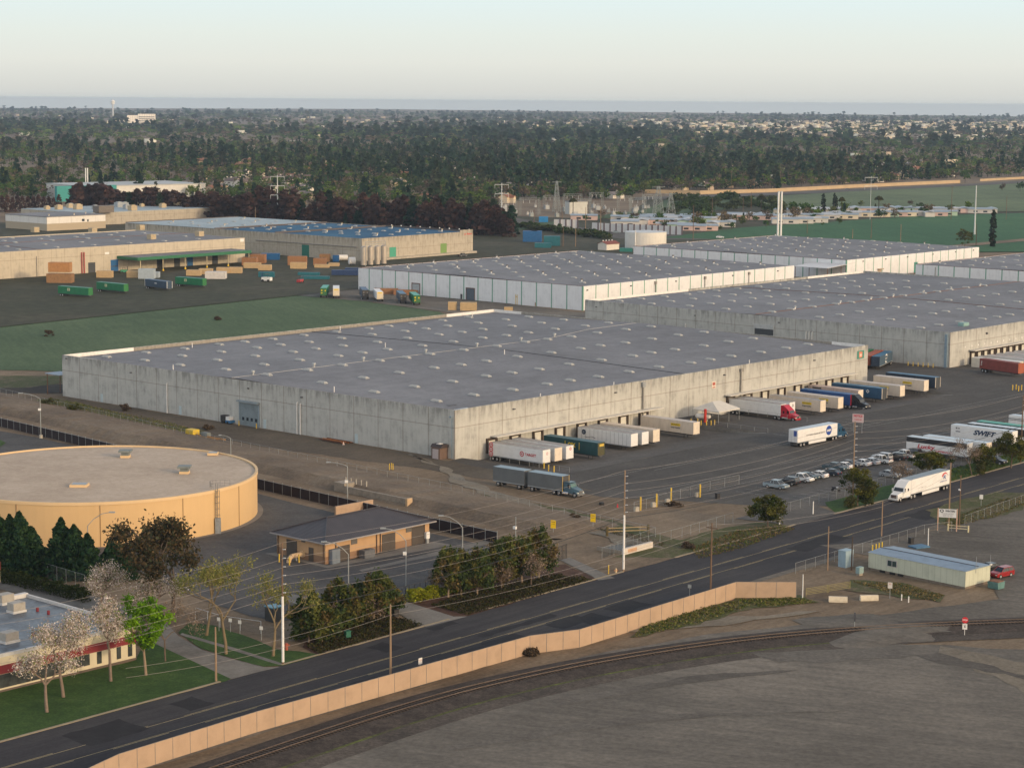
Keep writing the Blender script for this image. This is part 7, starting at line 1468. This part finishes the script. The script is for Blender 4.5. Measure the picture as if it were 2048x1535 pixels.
MB().box(-1.62,1.62,-.12,-.06,2.7,4.3).build('panel',M('board_white',(.62,.63,.63),.6,.08,1),t); text('HARRIS',.42,blkm,t,(-.5,-.125,3.72),(1,0,0),width=1.9,bold=.03) if False else text('WINTERS',.40,blkm,t,(-.45,-.125,3.74),(1,0,0),width=1.85,bold=.03); text('RAIL YARD',.26,greym,t,(-1.1,-.125,3.3),(1,0,0),width=2.2) if False else text('TRANSLOADING',.24,greym,t,(-1.15,-.125,3.30),(1,0,0),width=2.3); text('SERVICES',.24,greym,t,(-.9,-.125,2.92),(1,0,0),width=1.8)
k=MB(); disc(k,(-1.1,-.122,3.93),(1,0,0),(0,0,1),.3,.17,14,off=.006,squash=1.3); k.build('logo',blkm,t)
t=thing('yard_sign','red and white notice board behind the blue tractor in the yard','sign',P(96,-46),R(-25)); MB().box(-1.4,1.4,-.06,0,2.6,4.7).build('panel',M('notice_pink',(.55,.42,.42),.6,.1,1),t); MB().box(-1.1,-1.0,0.002,.1,0,4.6).box(1.0,1.1,.002,.1,0,4.6).build('post',galv,t); text('NOTICE',.6,redm,t,(-1.1,-.062,3.9),(1,0,0),width=2.2,bold=.04); text('CHECK IN',.4,redm,t,(-.9,-.062,3.1),(1,0,0),width=1.8,bold=.02)
for lab,px,py in (('small white sign among the weeds below the pale green office',1779.5,1196),):
    t=sign('notice_sign',lab,px,py,2.7,.75,1.0,M('notice_white',(.62,.58,.52),.6,.1,1)); text('NO',.25,redm,t,(-.18,-.072,2.3),(1,0,0),width=.36)
t=sign('road_sign','small white road sign beyond the screen fence near the left pole',840,1345,2.2,.75,.9,whitep,R(50)); text('TRUCK',.16,redm,t,(-.3,-.075,1.8),(1,0,0),width=.6)
sign('road_sign','small grey sign seen from behind past the screen fence',1379,1192,2.0,.6,.6,galv); sign('road_sign','small white road sign beyond the fence by the right edge',1962,1012,2.4,.7,.9,whitep); sign('crossing_sign','narrow dark signal post beside the railway',1709,1257,2.6,.28,1.4,darkst)
for lab,px,py in (('left small white sign on the fence by the verge willows',438,1262),('middle small white sign on the fence by the verge willows',461,1264),('right small teal sign on the fence by the verge willows',480,1268),('white sign at the end of the fence by the broad willow',523,1280)): sign('plant_sign',lab,px,py,2.2,.55,.55,whitep,group='small signs by the verge willows')
# odds and ends
t=thing('headwall','concrete culvert headwall with a white painted top strip by the hydrant pole','headwall',G(1275,1102),R(49)); MB().box(-4.2,4.2,-.3,.3,0,1.15).build('wall',M('headwall_white',(.55,.50,.44),.8,.15,.8),t); MB().box(-4.2,-3.9,.302,6,0,.7).box(3.9,4.2,.302,6,0,.7).build('wing_wall',concb2,t); MB().box(-3.88,3.88,.31,6,.02,.08).build('culvert_floor',M('wet_dark',(.05,.055,.05),.5,.3,1),t); MB().box(-3.2,-.6,-.33,-.303,.3,.95).build('rust_patch',M('rust_stain',(.5,.3,.18),.8,.3,2),t)
t=thing('headwall','concrete culvert headwall with a railed inlet behind the pump house','headwall',G(690,985),R(-44)); MB().box(0,19,-.2,.3,0,1.4).build('wall',concb2,t); MB().box(19,19.6,-.8,.6,0,1.6).build('end_pier',M('pier_tan',(.46,.33,.20),.85,.1,1),t); MB().box(-3.2,-.003,-.2,2.8,0,1.9).build('inlet_box',concb2,t)
for k in range(5): MB().tube((-3+k*1.6,2.9,1.4),(-3+k*1.6,2.9,2.5),.12,.12,6).build('pier',concb,t)
for lab,px,py in (('left white concrete barrier on the gravel track',1676,1203),('right white concrete barrier on the gravel track',1738,1200)):
    t=MB().extr([(-.35,0),(.35,0),(.35,.35),(.2,.9),(-.2,.9),(-.35,.35)],-1.5,1.5).build('concrete_barrier',M('barrier_cream',(.55,.49,.38),.85,.2,1),lo=G(px,py),rz=R(85 if px<1700 else 97)); tag(t,lab,'concrete barrier','concrete barriers on the gravel track')
t=thing('gate_barrier','pale yellow pipe gate barrier below the white company sign','barrier',G(1916,1063),R(-22))
for x in (-1.9,1.9): MB().tube((x,0,0),(x,0,1.35),.15,.15,8).build('post',M('cream_pipe',(.62,.55,.34),.6,.1,1),t)
for z in (.65,1.15): MB().tube((-1.9,0,z),(1.9,0,z),.07,.07,6).build('bar',MATS['cream_pipe'],t)
t=thing('field_gate','yellowish tubular field gate in the weeds beside the tan screen fence end','gate',G(1612,1192),R(33))
for z in (.3,.55,.8,1.05,1.3): MB().tube((0,0,z),(4.6,0,z),.04,.04,5).tube((4.9,0,z),(9.6,0,z),.04,.04,5).build('bar',M('gate_olive',(.26,.22,.08),.7,.2,1),t)
for x in (0,4.6,4.9,9.6): MB().tube((x,0,0),(x,0,1.4),.05,.05,5).build('post',MATS['gate_olive'],t)
t=thing('fence_rails','wooden rail barrier with black and yellow end posts beside the tall pole','barrier',G(1214,1072),R(14))
for x in (0,8): MB().box(x-.2,x+.2,-.2,.2,0,1.9).build('post',M('striped_dark',(.08,.06,.02),.7,.2,1),t)
for z in (.9,1.5): MB().box(.201,7.799,-.05,.05,z-.08,z+.08).build('rail',M('rail_ochre',(.32,.24,.12),.8,.2,1),t)
cbx=thing('utility_cabinet','pale blue metal cabinet by the dark post across the road','cabinet',G(1691,1132),R(44)); MB().box(-1.1,1.1,-.8,.8,0,2.9).build('body',M('pale_blue_metal',(.26,.36,.42),.6,.15,.8),cbx); MB().box(-1.0,-.02,-.83,-.803,.15,2.75).box(.02,1.0,-.83,-.803,.15,2.75).build('door',MATS['pale_blue_metal'],cbx); MB().box(-1.15,1.15,-.85,.85,2.903,2.98).build('lid',MATS['pale_blue_metal'],cbx)
cb2=thing('meter_cabinet','small teal meter cabinet at the corner of the pale green office','cabinet',G(1719,1150),R(44)); MB().box(-.6,.6,-.4,.4,.4,1.5).build('body',M('teal_grey_metal',(.24,.34,.34),.6,.15,1),cb2); MB().box(-.5,.5,-.3,.3,0,.4).build('base',concb2,cb2)
db=thing('dumpster','teal skip full of rusty scrap at the end of the pale green office','skip',G(1992,1176),R(44)); MB().extr([(-.9,.1),(.9,.1),(1.1,1.25),(-1.1,1.25)],-1.0,1.0).build('body',M('teal_skip',(.10,.20,.19),.6,.25,1),db); MB().box(-.9,.9,-.9,.9,1.1,1.35).build('scrap',M('rusty_scrap',(.20,.09,.05),.9,.4,3),db)
tag(MB().box(-1.6,1.6,-1.2,1.2,0,.3).build('tarpaulin',M('blue_tarp',(.05,.14,.24),.6,.3,1),lo=G(1838,1094),rz=.5),'crumpled blue tarpaulin behind the pale green office roof','tarpaulin')
sd_=thing('guard_shed','small brown shed with a pale door at the warehouse front corner','shed',G(880,916),YAW); MB().box(-1.5,1.5,-1.3,1.3,0,2.7).build('wall',M('shed_brown',(.13,.085,.065),.8,.2,1),sd_); m=MB(); m.extr([(-1.5,2.6),(-1.0,3.3),(1.0,3.3),(1.5,2.6)],-1.6,1.6); m.build('roof',M('shed_roof_dark',(.045,.035,.035),.7,.2,1),sd_); MB().box(-1.56,-1.503,-.9,.9,.1,2.3).build('door',M('shed_door_pale',(.42,.36,.35),.7,.1,1),sd_); MB().box(-.7,.5,-.5,.5,3.303,3.42).build('roof_hatch',whitep,sd_)
rk=thing('rack_pile','pile of orange steel rack beams with a traffic cone on the side yard','rack beams',G(673,884),YAW+R(88))
for k in range(9): MB().box(-4.2+k*.13,4.0+k*.1,-1.5+k*.33,-1.3+k*.33,.15+.12*(k%3),.33+.12*(k%3)).build('beam',M('rack_orange',(.42,.15,.035),.7,.25,1) if k%2 else M('rack_rust',(.13,.05,.03),.8,.3,1),rk)
cn=MB().tube((0,0,0),(0,0,.75),.25,.05,10).box(-.3,.3,-.3,.3,0,.05).build('traffic_cone',M('cone_faded',(.62,.48,.42),.6,.2,2),lo=G(687,889)); tag(cn,'faded traffic cone before the orange rack beams','traffic cone')
ylw=thing('boom_lift','yellow machine with a long folded orange boom on the side yard','boom lift',G(385,872),R(-42)); MB().box(-1.4,1.4,-1,1,.3,1.7).build('body',M('machine_yellow',(.66,.46,.03),.5,.12,1),ylw); MB().box(1.4,12,-.18,.18,.45,.7).box(2.2,10,-.6,-.35,.3,.5).build('boom',M('boom_orange',(.40,.20,.06),.6,.2,1),ylw); MB().box(3.5,5.6,-.2,1.0,.5,1.4).build('basket',M('basket_grey',(.16,.18,.17),.7,.2,1),ylw)
for x in (-.9,.9): MB().tube((x,-1.0,.35),(x,1.0,.35),.35,.35,10).build('wheel',black,ylw)
ms=thing('compressor','black and blue compressor with a white hood at the gable roll-up door','compressor',G(455,846),R(-40)); MB().box(-1.7,.1,-.8,.8,.5,2.0).build('engine',M('machine_black',(.03,.028,.028),.7,.3,1),ms); MB().box(.101,1.4,-.7,.7,.9,1.8).build('hood',whitep,ms); MB().box(.2,2.0,-.9,.9,.3,.9).build('base',M('machine_blue',(.04,.14,.28),.6,.2,1),ms)
for x in (-1,1): MB().tube((x,-.9,.35),(x,.9,.35),.35,.35,10).build('wheel',black,ms)
tn=thing('tent','white peaked canopy tent on thin poles against the warehouse wall','tent',P(88.6,-8.6),YAW); hw_=4.2
m=MB(); m.add([(-hw_-.4,-hw_,3.0),(hw_+.4,-hw_,3.0),(hw_+.4,hw_,3.0),(-hw_-.4,hw_,3.0),(-1.6,0,4.9),(1.6,0,4.9)],[(0,1,5,4),(1,2,5),(2,3,4,5),(3,0,4)]); m.add([(-hw_-.4,-hw_,2.7),(hw_+.4,-hw_,2.7),(hw_+.4,hw_,2.7),(-hw_-.4,hw_,2.7),(-hw_-.4,-hw_,2.99),(hw_+.4,-hw_,2.99),(hw_+.4,hw_,2.99),(-hw_-.4,hw_,2.99)],[(0,1,5,4),(1,2,6,5),(2,3,7,6),(3,0,4,7)]); m.build('canopy',M('tent_canvas',(.55,.53,.48),.7,.1,.8),tn)
for x in (-hw_-.3,0,hw_+.3):
    for y in (-hw_+.1,hw_-.1): MB().tube((x,y,0),(x,y,2.95),.06,.06,6).build('pole',galv,tn)
tag(MB().tube((0,0,0),(0,0,3.4),.35,.35,10).build('red_riser',M('hydrant_red',(.48,.03,.02),.5,.1,1),lo=P(83.5,-9)),'red fire riser column standing under the white tent edge','fire riser')
pt=thing('propane_tank','white horizontal propane tank on legs in front of the tent','gas tank',G(1406,842),R(-18)); MB().tube((-1.6,0,1.3),(1.6,0,1.3),.62,.62,14).tube((-1.95,0,1.3),(-1.6,0,1.3),.3,.62,14).tube((1.6,0,1.3),(1.95,0,1.3),.62,.3,14).build('shell',whitep,pt)
for x in (-1.1,1.1): MB().box(x-.1,x+.1,-.4,.4,0,.72).build('leg',galv,pt)
pp=thing('pipe_bend','tan elbow pipe coming out of the ground by the pump house doors','pipe',G(590,1122),R(48)); MB().path([(-1.5,0,-.2),(-1.4,0,.5),(-.9,0,1.0),(0,0,1.05),(1.6,0,1.05)],.42,12).tube((1.6,0,1.05),(1.9,0,1.05),.6,.6,12).build('pipe',M('pipe_tan',(.56,.40,.24),.6,.1,1),pp); MB().tube((.3,0,0),(.3,0,.7),.14,.14,7).build('stand',steel,pp)
tag(MB().box(-1,1,-1,1,0,2.2).box(-1.1,1.1,-1.1,1.1,2.2,2.35,1).build('portable_toilet',[M('toilet_dark',(.045,.05,.055),.6,.2,1),M('toilet_roof',(.10,.26,.34),.5,.1,1)],lo=G(548,1240),rz=.8),'dark portable cabin with a light blue roof behind the broad willow','portable toilet')
tag(MB().box(-4,4,-2.2,2.2,0,.5).build('concrete_slab',concg,lo=G(600,1205),rz=R(-35)),'pale concrete slab on the paving behind the left clump of oval trees','concrete slab')
tag(MB().tube((0,0,0),(0,0,.5),.5,.5,14).build('tyre_pile',black,lo=G(1203,1009)),'black tyre lying flat on the dirt right of the grey double truck','tyre'); tag(MB().tube((0,0,0),(0,0,.7),.2,.05,9).build('traffic_cone',redm,lo=G(1235,1014)),'small red cone on the dirt near the tall white-footed pole','traffic cone')
for lab,px,py,c in (('black bin on the asphalt beyond the entrance posts',1435,997,blkm),('dark bin by the chain-link gate behind the pale green office',1822,1087,blkm),('green utility box in the planting bed',695,1276,M('box_green',(.02,.12,.08),.6,.1,1)),('dark control box in front of the tent poles',1491,820,blkm),('small box with a camera at the plant drive',791,1232,blkm)): tag(MB().box(-.4,.4,-.35,.35,0,1.1).box(-.45,.45,-.4,.4,1.1,1.2).build('utility_box',c,lo=G(px,py),rz=.6),lab,'box')
tag(MB().tube((0,0,0),(0,0,1.1),.22,.22,8).tube((-.5,0,.8),(.5,0,.8),.12,.12,7).build('standpipe',M('standpipe_red',(.40,.10,.06),.6,.15,1),lo=G(573,1300)),'red and cream standpipe beside the white-footed pole by the willow','standpipe')
# depot: crates, pallets, skips, machines
cratem=M('crate_wood',(.48,.34,.18),.85,.2,1,stretch=(1,1,3)); crated=M('crate_wood_dark',(.27,.15,.07),.85,.25,1); pal=M('pallet_wood',(.30,.15,.07),.9,.35,1.5,stretch=(1,1,5)); cratew=M('crate_white',(.58,.55,.52),.8,.15,1); crateb=M('crate_wrapped_blue',(.36,.42,.46),.6,.15,1); skipb=M('skip_blue',(.015,.10,.26),.6,.2,1); skipt=M('skip_teal',(.012,.12,.15),.6,.2,1); skn=M('skip_navy',(.02,.045,.12),.6,.2,1)
def crate(label,px,py,w_,d_,h_,mat,name='crate',cat='crate',group='crates and skips at the depot',rz=None):
    t=thing(name,label,cat,G(px,py),YAW+R(-52) if rz is None else rz,group); MB().box(-w_/2,w_/2,-d_/2,d_/2,.12,h_).build('body',mat,t); k=MB()
    for x in np.linspace(-w_/2,w_/2-.12,max(3,int(w_/1.5))): k.box(x,x+.12,-d_/2-.04,-d_/2-.002,.12,h_+.04)
    k.box(-w_/2,w_/2,-d_/2+.1,d_/2-.1,0,.118); k.build('batten',mat,t); return t
for a in (('stack of brown timber crates, lower tier, at the left of the depot',121,566,11,5,4.2,crated),('wide pale wooden crate by the blue roll-up door',210,556,7,3.4,3.3,cratem),('pale wooden crate before the first yellow porch post',266,556,5,3.4,3.2,cratem),('tall blue-wrapped crate stack before the porch',294,558,7,4,4.6,crateb),('low blue-wrapped crate right of the tall one',310,556,4,3.5,2.8,crateb),('pale crate behind the third green trailer',388,552,6.5,3.5,2.8,cratem),('second pale crate behind the third green trailer',412,549,6,3.4,2.8,cratem),('white slatted crate block at the edge of the apron',432,558,9,5,3.4,cratew),('pale crate right of the white slatted crates',447,547,6,3.4,2.9,cratem),('pale crate beside the small white box on the apron',471,547,6,3.4,3.0,cratem),('long pale crate at the right end of the porch',505,537,8,3.5,2.8,cratem),('tilted pale crate before the pallet heap',530,541,6,3.5,2.8,cratem),('wide pale crate before the orange pallets',597,538,7.5,3.4,3.2,cratem),('low pale crate right of the pallets',644,536,7,3,1.8,cratem),('low pale crate at the far right of the pallets',668,533,5,3,1.8,cratem),('timber crate behind the middle warehouse corner, left one',905,620,3.2,3,3.2,cratem),('timber crates behind the middle warehouse corner, wide one',937,621,6.2,3.4,3.2,cratem),('small timber crate behind the white parapet corner',1017,622,3.2,2.2,1.6,cratem),('small brown crate near the white warehouse wall',1075,612,2,1.6,1.5,crated)): crate(*a)
crate('upper tier of the brown timber crates at the left of the depot',121,563,9.5,4.5,4.2,M('crate_orange_brown',(.40,.20,.075),.85,.2,1)).location.z=4.3
for a in (('orange-brown pallet stack below the blue roof, tall one',595,531,9,4,4.6,pal),('brown pallet stack right of the tall orange one',640,531,6,4,3.6,pal),('dark pallet stack beside the small blue bins',650,524,5,4,4,crated),('pallet heap under the right end of the porch',500,531,7,6,4,pal),('second pallet heap under the right end of the porch',517,527,7,6,4.6,pal),('brown pallets leaning at the white warehouse wall, left heap',772,588,10,3,2.4,pal),('brown pallets leaning at the white warehouse wall, right heap',812,590,10,3,2.2,pal)): crate(*a,name='pallet_stack',cat='pallet stack',group='pallet stacks')
for a in (('bright blue skip at the end of the porch',541,520,9,4,3.4,skipb),('blue bin by the dark factory wall, left one',661,518,2.2,2.2,3.2,skipb),('blue bin by the dark factory wall, right one',672,524,3,2.5,3.4,skipb),('navy skip lying by the white warehouse end, long one',690,551,12,3.5,2.6,skn),('navy skip touching the white warehouse end',710,547,9,3.5,2.6,skn),('teal long rack on the depot dirt',630,559,13,3,1.6,skipt),('teal low container beside the parked machine',533,555,7,3,2.6,skipt),('dark teal frame on the depot dirt behind the teal rack',618,551,10,2.5,1.5,skipt),('big bright blue skip on the far lot, left one',1060,484,8,6,6.4,skipb),('big bright blue skip on the far lot, right one',1073,484,6,6,6.4,skipb),('upper teal skip on the far lot',1104,492,9,5,5.6,skipt),('lower teal skip on the far lot',1086,496,9,5,2.8,skipt),('green cover by the white warehouse end',1252,504,7,4,2.2,M('cover_teal',(.02,.16,.14),.6,.2,1)),('small blue tarp heap in the far meadow',1087,445,6,4,4,M('tarp_blue',(.02,.20,.45),.6,.2,1))): crate(*a,name='skip',cat='skip')
def machine(label,px,py,c1,c2,s=1.0,rz=.4,cat='machine',name='forklift'):
    t=thing(name,label,cat,G(px,py),rz); MB().box(-1.5*s,1*s,-.7*s,.7*s,.4*s,1.3*s).build('body',c1,t); MB().box(-.7*s,.3*s,-.6*s,.6*s,2.1*s,2.2*s).build('cab_roof',darkst,t)
    for x in (-.7,.3):
        for y in (-.55,.55): MB().tube((x*s,y*s,1.3*s),(x*s,y*s,2.1*s),.05*s,.05*s,5).build('cab_post',darkst,t)
    MB().box(1.05*s,1.2*s,-.5*s,-.35*s,.1,2.6*s).box(1.05*s,1.2*s,.35*s,.5*s,.1,2.6*s).build('mast',c2,t)
    for x in (-1,.6):
        for y in (-.7,.7): MB().tube((x*s,(y-.12)*s,.38*s),(x*s,(y+.12)*s,.38*s),.38*s,.38*s,10).build('wheel',black,t)
machine('yellow wheel loader by the dark factory wall at the porch end',537,508,M('machine_yellow',(.66,.46,.03)),darkst,1.8); machine('red forklift on the depot dirt',601,566,M('forklift_red',(.40,.05,.05),.5,.15,1),darkst,1.3,1.2); machine('white and blue tractor unit parked on the depot dirt',532,564,whitep,skn,1.7,2.8,'tractor','yard_tractor'); machine('green sweeper under the left end of the porch',249,546,M('sweeper_green',(.03,.22,.12),.5,.15,1),darkst,1.2)
for lab,px,py,r,l in (('white horizontal tank by the dark factory wall',686,522,1.4,4.5),('cream round tank beside the silos',704,531,1.9,3)):
    t=thing('storage_drum',lab,'tank',G(px,py),.3); MB().tube((-l/2,0,r+.4),(l/2,0,r+.4),r,r,14).build('shell',whitep,t)
    for x in (-l/3,l/3): MB().box(x-.2,x+.2,-.8,.8,0,.7).build('cradle',darkst,t)
# far poles, masts and substation
steelp=M('mast_pale',(.52,.54,.54),.5,.08,.5)
def mast(label,px,by,top,r=.45,arms=3,name='transmission_pole'):
    h=HZ(px,by,top); t=thing(name,label,'transmission pole',G(px,by),R(10),'pale steel transmission poles'); MB().tube((0,0,0),(0,0,h),r,r*.55,9).build('shaft',steelp,t)
    for k in range(arms): MB().tube((-4.5,0,h-1-k*6),(4.5,0,h-1-k*6),.2,.2,5).tube((-4.5,0,h-1-k*6),(-4.5,0,h-3.4-k*6),.12,.12,5).tube((4.5,0,h-1-k*6),(4.5,0,h-3.4-k*6),.12,.12,5).build('crossarm',steelp,t)
mast('pale three-armed transmission pole left of centre behind the brown trees',555.5,446,350); mast('pale two-armed transmission pole at the substation edge',1003,452,366,arms=2); mast('pale transmission pole with arms on the far right pasture, slim',1740,440,352,.2,2); mast('bare pale monopole in the green field at the right',1949,470,371,.55,0)
for lab,px,by,top in (('left of the two small white stacks behind the teal factory roof',172,392,336),('right of the two small white stacks behind the teal factory roof',176,392,336)):
    t=thing('white_stack',lab,'chimney stack',G(px,by),0,'small twin stacks'); MB().tube((0,0,0),(0,0,HZ(px,by,top)),.5,.45,9).build('shaft',MATS['stack_white'],t)
fb=thing('far_factory','far white factory with a teal-fronted section behind the brown trees','factory',G(165,401),R(40)); MB().box(0,110,-4,60,0,11).build('wall',M('far_white_wall',(.58,.57,.53),.8,.1,.3),fb); MB().box(-26,26,-8,-4.01,0,12).build('teal_front',M('teal_front',(.03,.24,.23),.6,.12,.5),fb); MB().box(-.5,110.5,-4.5,60.5,11.003,11.6).build('roof',M('far_roof',(.40,.42,.42),.7,.15,.2),fb)
ho=thing('hospital','large white stepped hospital block far off above the trees at the left','hospital',G(279,251),R(8)); hwm=wallmat('hospital_wall',(.85,.80,.70),joint=7,stain=.08,jw=2.2,jcol=(.62,.57,.5)); 
MB().box(-4,46,0,40,0,34).build('tower_wall',hwm,ho); MB().box(-36,-4.01,2,38,0,30).build('wing_wall',hwm,ho); MB().box(-70,-36.01,0,30,0,16).build('low_wing',hwm,ho); MB().box(-95,-70.01,4,24,0,13).build('annex',hwm,ho)
for z in (6,12,18,24): MB().box(-2,44,-.4,-.02,z,z+2.6).build('window_band',M('window_band',(.20,.20,.2),.4,.1,.3),ho)
wtw=thing('water_tower','tiny pale water tower on the left horizon','water tower',G(226,232),0); MB().tube((0,0,0),(0,0,52),4,3,10).build('shaft',steelp,wtw); MB().tube((0,0,52),(0,0,66),8,10,14).tube((0,0,66),(0,0,72),10,3,14).build('tank',whitep,wtw)
for lab,px,by,top in (('pole on the far lot between the skips and the white tank',1126,494,455),('thin lamp pole beside the far lot',1151,494,457),('tall wooden pole behind the round white tank',1386,482,410),('wooden pole left of the white tank in the compound',1201,466,412),('wooden pole by the white boundary wall',1171,458,414),('pole at the field edge right of the stacks',1614,468,440),('pole in front of the green field, middle',1705,478,458),('pole in the green field left of the monopole',1742,478,438),('pole in front of the green field, right',1801,484,448),('wooden pole at the end of the white warehouse roof',1952,492,448),('thin pole by the lattice towers',1424,440,396),('thin pole in the meadow by the tan wall',1502,420,384),('pole in the compound near the substation',1124,448,410),('pole left of the substation in the dirt lot',1068,446,418),('slim pole on the pasture',1486,428,394),('thin pole rising from the suburb right of the lattice towers',1462,390,346),('thin pole rising from the suburb above the tan wall',1561,372,336),('thin pole in the suburb left of centre',780,420,360),('thin pole behind the blue roof, left',676,432,372),('thin pole behind the blue roof, middle',755,440,385),('thin pole behind the blue roof, right',882,420,370),('lamp pole at the blue roof edge',511,450,414),('thin pole on the far right pasture',1902,440,372),('thin pole near the far right edge',2012,440,392)): upole(lab,px,by,top,.22,wood2 if px%2 else wood,arms=1 if px%3==0 else 0,group='poles far behind the warehouses')
def lattice(label,px,by,top,w_,name='lattice_tower'):
    h=HZ(px,by,top); t=thing(name,label,'lattice tower',G(px,by),.3,'steel lattice towers'); m=MB(); n=6
    for i in range(n):
        z0,z1=h*i/n,h*(i+1)/n; a,b=w_*(1-.8*i/n)/2,w_*(1-.8*(i+1)/n)/2; c=[(-1,-1),(1,-1),(1,1),(-1,1)]
        for k in range(4):
            (x,y),(x2,y2)=c[k],c[(k+1)%4]; m.tube((x*a,y*a,z0),(x*b,y*b,z1),.16,.16,4); m.tube((x*a,y*a,z0),(x2*b,y2*b,z1),.09,.09,4); m.tube((x2*a,y2*a,z0),(x*b,y*b,z1),.09,.09,4)
    m.build('lattice',M('lattice_grey',(.24,.27,.27),.6,.2,1,metal=.2),t); MB().box(-w_*.7,w_*.7,-.15,.15,h-.9,h-.6).build('crossarm',MATS['lattice_grey'],t)
lattice('taller lattice tower in front of the tan wall',1316,434,372,7); lattice('lattice tower right of the taller one',1341,432,386,6); lattice('dark lattice tower at the left of the substation',1113,424,362,5)
def gantry(label,x0,x1,by,top):
    a,b=G(x0,by),G(x1,by); h=HZ(x0,by,top); L=(b-a).length; t=thing('substation_gantry',label,'gantry',a,math.atan2(b.y-a.y,b.x-a.x),'substation gantries'); 
    for x in (0,L): 
        m=MB()
        for sx in (-.7,.7): m.tube((x+sx,0,0),(x+sx,0,h),.14,.14,4)
        for k in range(8): m.tube((x-.7,0,h*k/8),(x+.7,0,h*(k+1)/8),.09,.09,4)
        m.build('leg',MATS['lattice_grey'],t)
    m=MB(); m.tube((-1,0,h),(L+1,0,h),.16,.16,4).tube((-1,0,h-1.4),(L+1,0,h-1.4),.14,.14,4)
    for k in range(int(L/1.8)): m.tube((k*1.8,0,h-1.4),(k*1.8+.9,0,h),.09,.09,4)
    m.build('beam',MATS['lattice_grey'],t)
    for k in range(3): MB().tube((L*(k+.5)/3,0,h-3.6),(L*(k+.5)/3,0,h-1.5),.16,.16,5).build('insulator',ins,t)
for k,(a,b,by,top) in enumerate(((1088,1112,418,391),(1128,1162,420,388),(1180,1204,424,385),(1150,1180,428,398),(1236,1262,424,392),(1286,1308,428,389),(1260,1290,432,396),(1040,1078,430,396),(1000,1032,434,400))): gantry(('first','second','third','fourth','fifth','sixth','seventh','eighth','ninth')[k]+f' steel gantry of the substation{" at its left end" if k>6 else " counted from the left" if k<3 else " among the equipment"}',a,b,by,top)
rs_=random.Random(2)
for k in range(34):
    px,py=rs_.uniform(1000,1300),rs_.uniform(414,436); t=thing('transformer','grey transformer or switch unit in the substation','transformer',G(px,py),rs_.uniform(0,1),'substation equipment'); s=rs_.uniform(.8,1.8); MB().box(-s,s,-s*.7,s*.7,0,s*1.8).build('body',steel if k%3 else MATS['lattice_grey'],t); MB().tube((-s*.4,0,s*1.8),(-s*.4,0,s*3),.15,.1,5).tube((s*.4,0,s*1.8),(s*.4,0,s*3),.15,.1,5).build('bushing',ins,t)
t=thing('substation_hut','pale corrugated hut in the substation','hut',G(1152,428),.4); MB().box(-7,7,-4,4,0,9).build('wall',M('hut_pale',(.5,.5,.46),.7,.15,.4),t); MB().box(-7.3,7.3,-4.3,4.3,9.003,9.5).build('roof',roofg,t)
def wall_run(label,pts,h,mat,name='boundary_wall',pier=None,gap=.3):
    t=thing(name,label,'wall',(0,0,0))
    for a,b in zip(pts,pts[1:]):
        d=(b-a).normalized(); n=Vector((-d.y,d.x,0))*gap/2; MB().add([a-n,b-n,b+n,a+n]+[p+Vector((0,0,h)) for p in (a-n,b-n,b+n,a+n)],[(0,1,5,4),(1,2,6,5),(2,3,7,6),(3,0,4,7),(4,5,6,7)]).build('wall_panel',mat,t)
        if pier: MB().box(b.x-.45,b.x+.45,b.y-.45,b.y+.45,0,h+.3).build('pier',pier,t)
ww=M('boundary_white',(.60,.60,.60),.8,.1,.4); dp=M('pier_dark',(.09,.07,.08),.8,.2,1)
wall_run('left run of the white boundary wall with dark piers at the trailer park',[G(1108+k*11.8,458+.3*k) for k in range(5)],6.2,ww,pier=dp); wall_run('right run of the white boundary wall with dark piers at the trailer park',[G(1184+k*12,462.5+.55*k) for k in range(16)],5.4,ww,pier=dp)
wall_run('long tan boundary wall between the far road and the suburb',[G(1290,386),G(1400,388.5),G(1540,384.5),G(1700,376),G(1920,366)],3.2,M('tan_boundary',(.44,.33,.20),.85,.12,.1))
wall_run('pale boundary wall of the far right suburb edge',[G(1960,362.5),G(2080,356)],2.4,M('tan_boundary',(.44,.33,.20)))
bld=thing('school_building','long white building with a dark blue roof in the middle of the suburb','building',G(868,338),R(12)); MB().box(-14,14,-6,6,0,5).build('wall',hw2,bld); MB().box(-15,15,-7,7,5.003,6.4).build('roof',M('navy_roof2',(.06,.07,.14),.6,.15,.4),bld)
# ---------------------------------------------------------------- hazy air
hz=bpy.data.meshes.new('haze'); V8=[(x,y,z) for z in (-3,84) for x,y in ((-9000,-400),(9000,-400),(9000,14500),(-9000,14500))]
hz.from_pydata(V8,[],[(3,2,1,0),(4,5,6,7),(0,1,5,4),(1,2,6,5),(2,3,7,6),(3,0,4,7)]); ho_=bpy.data.objects.new('haze',hz); COL.objects.link(ho_); ho_['kind']='stuff'
mh_=bpy.data.materials.new('haze'); mh_.use_nodes=True; n_=mh_.node_tree; n_.nodes.remove(n_.nodes['Principled BSDF']); pv=n_.nodes.new('ShaderNodeVolumePrincipled'); pv.inputs['Color'].default_value=(.50,.64,.82,1); pv.inputs['Density'].default_value=.000048; pv.inputs['Anisotropy'].default_value=.1
n_.links.new(pv.outputs[0],n_.nodes['Material Output'].inputs['Volume']); hz.materials.append(mh_)
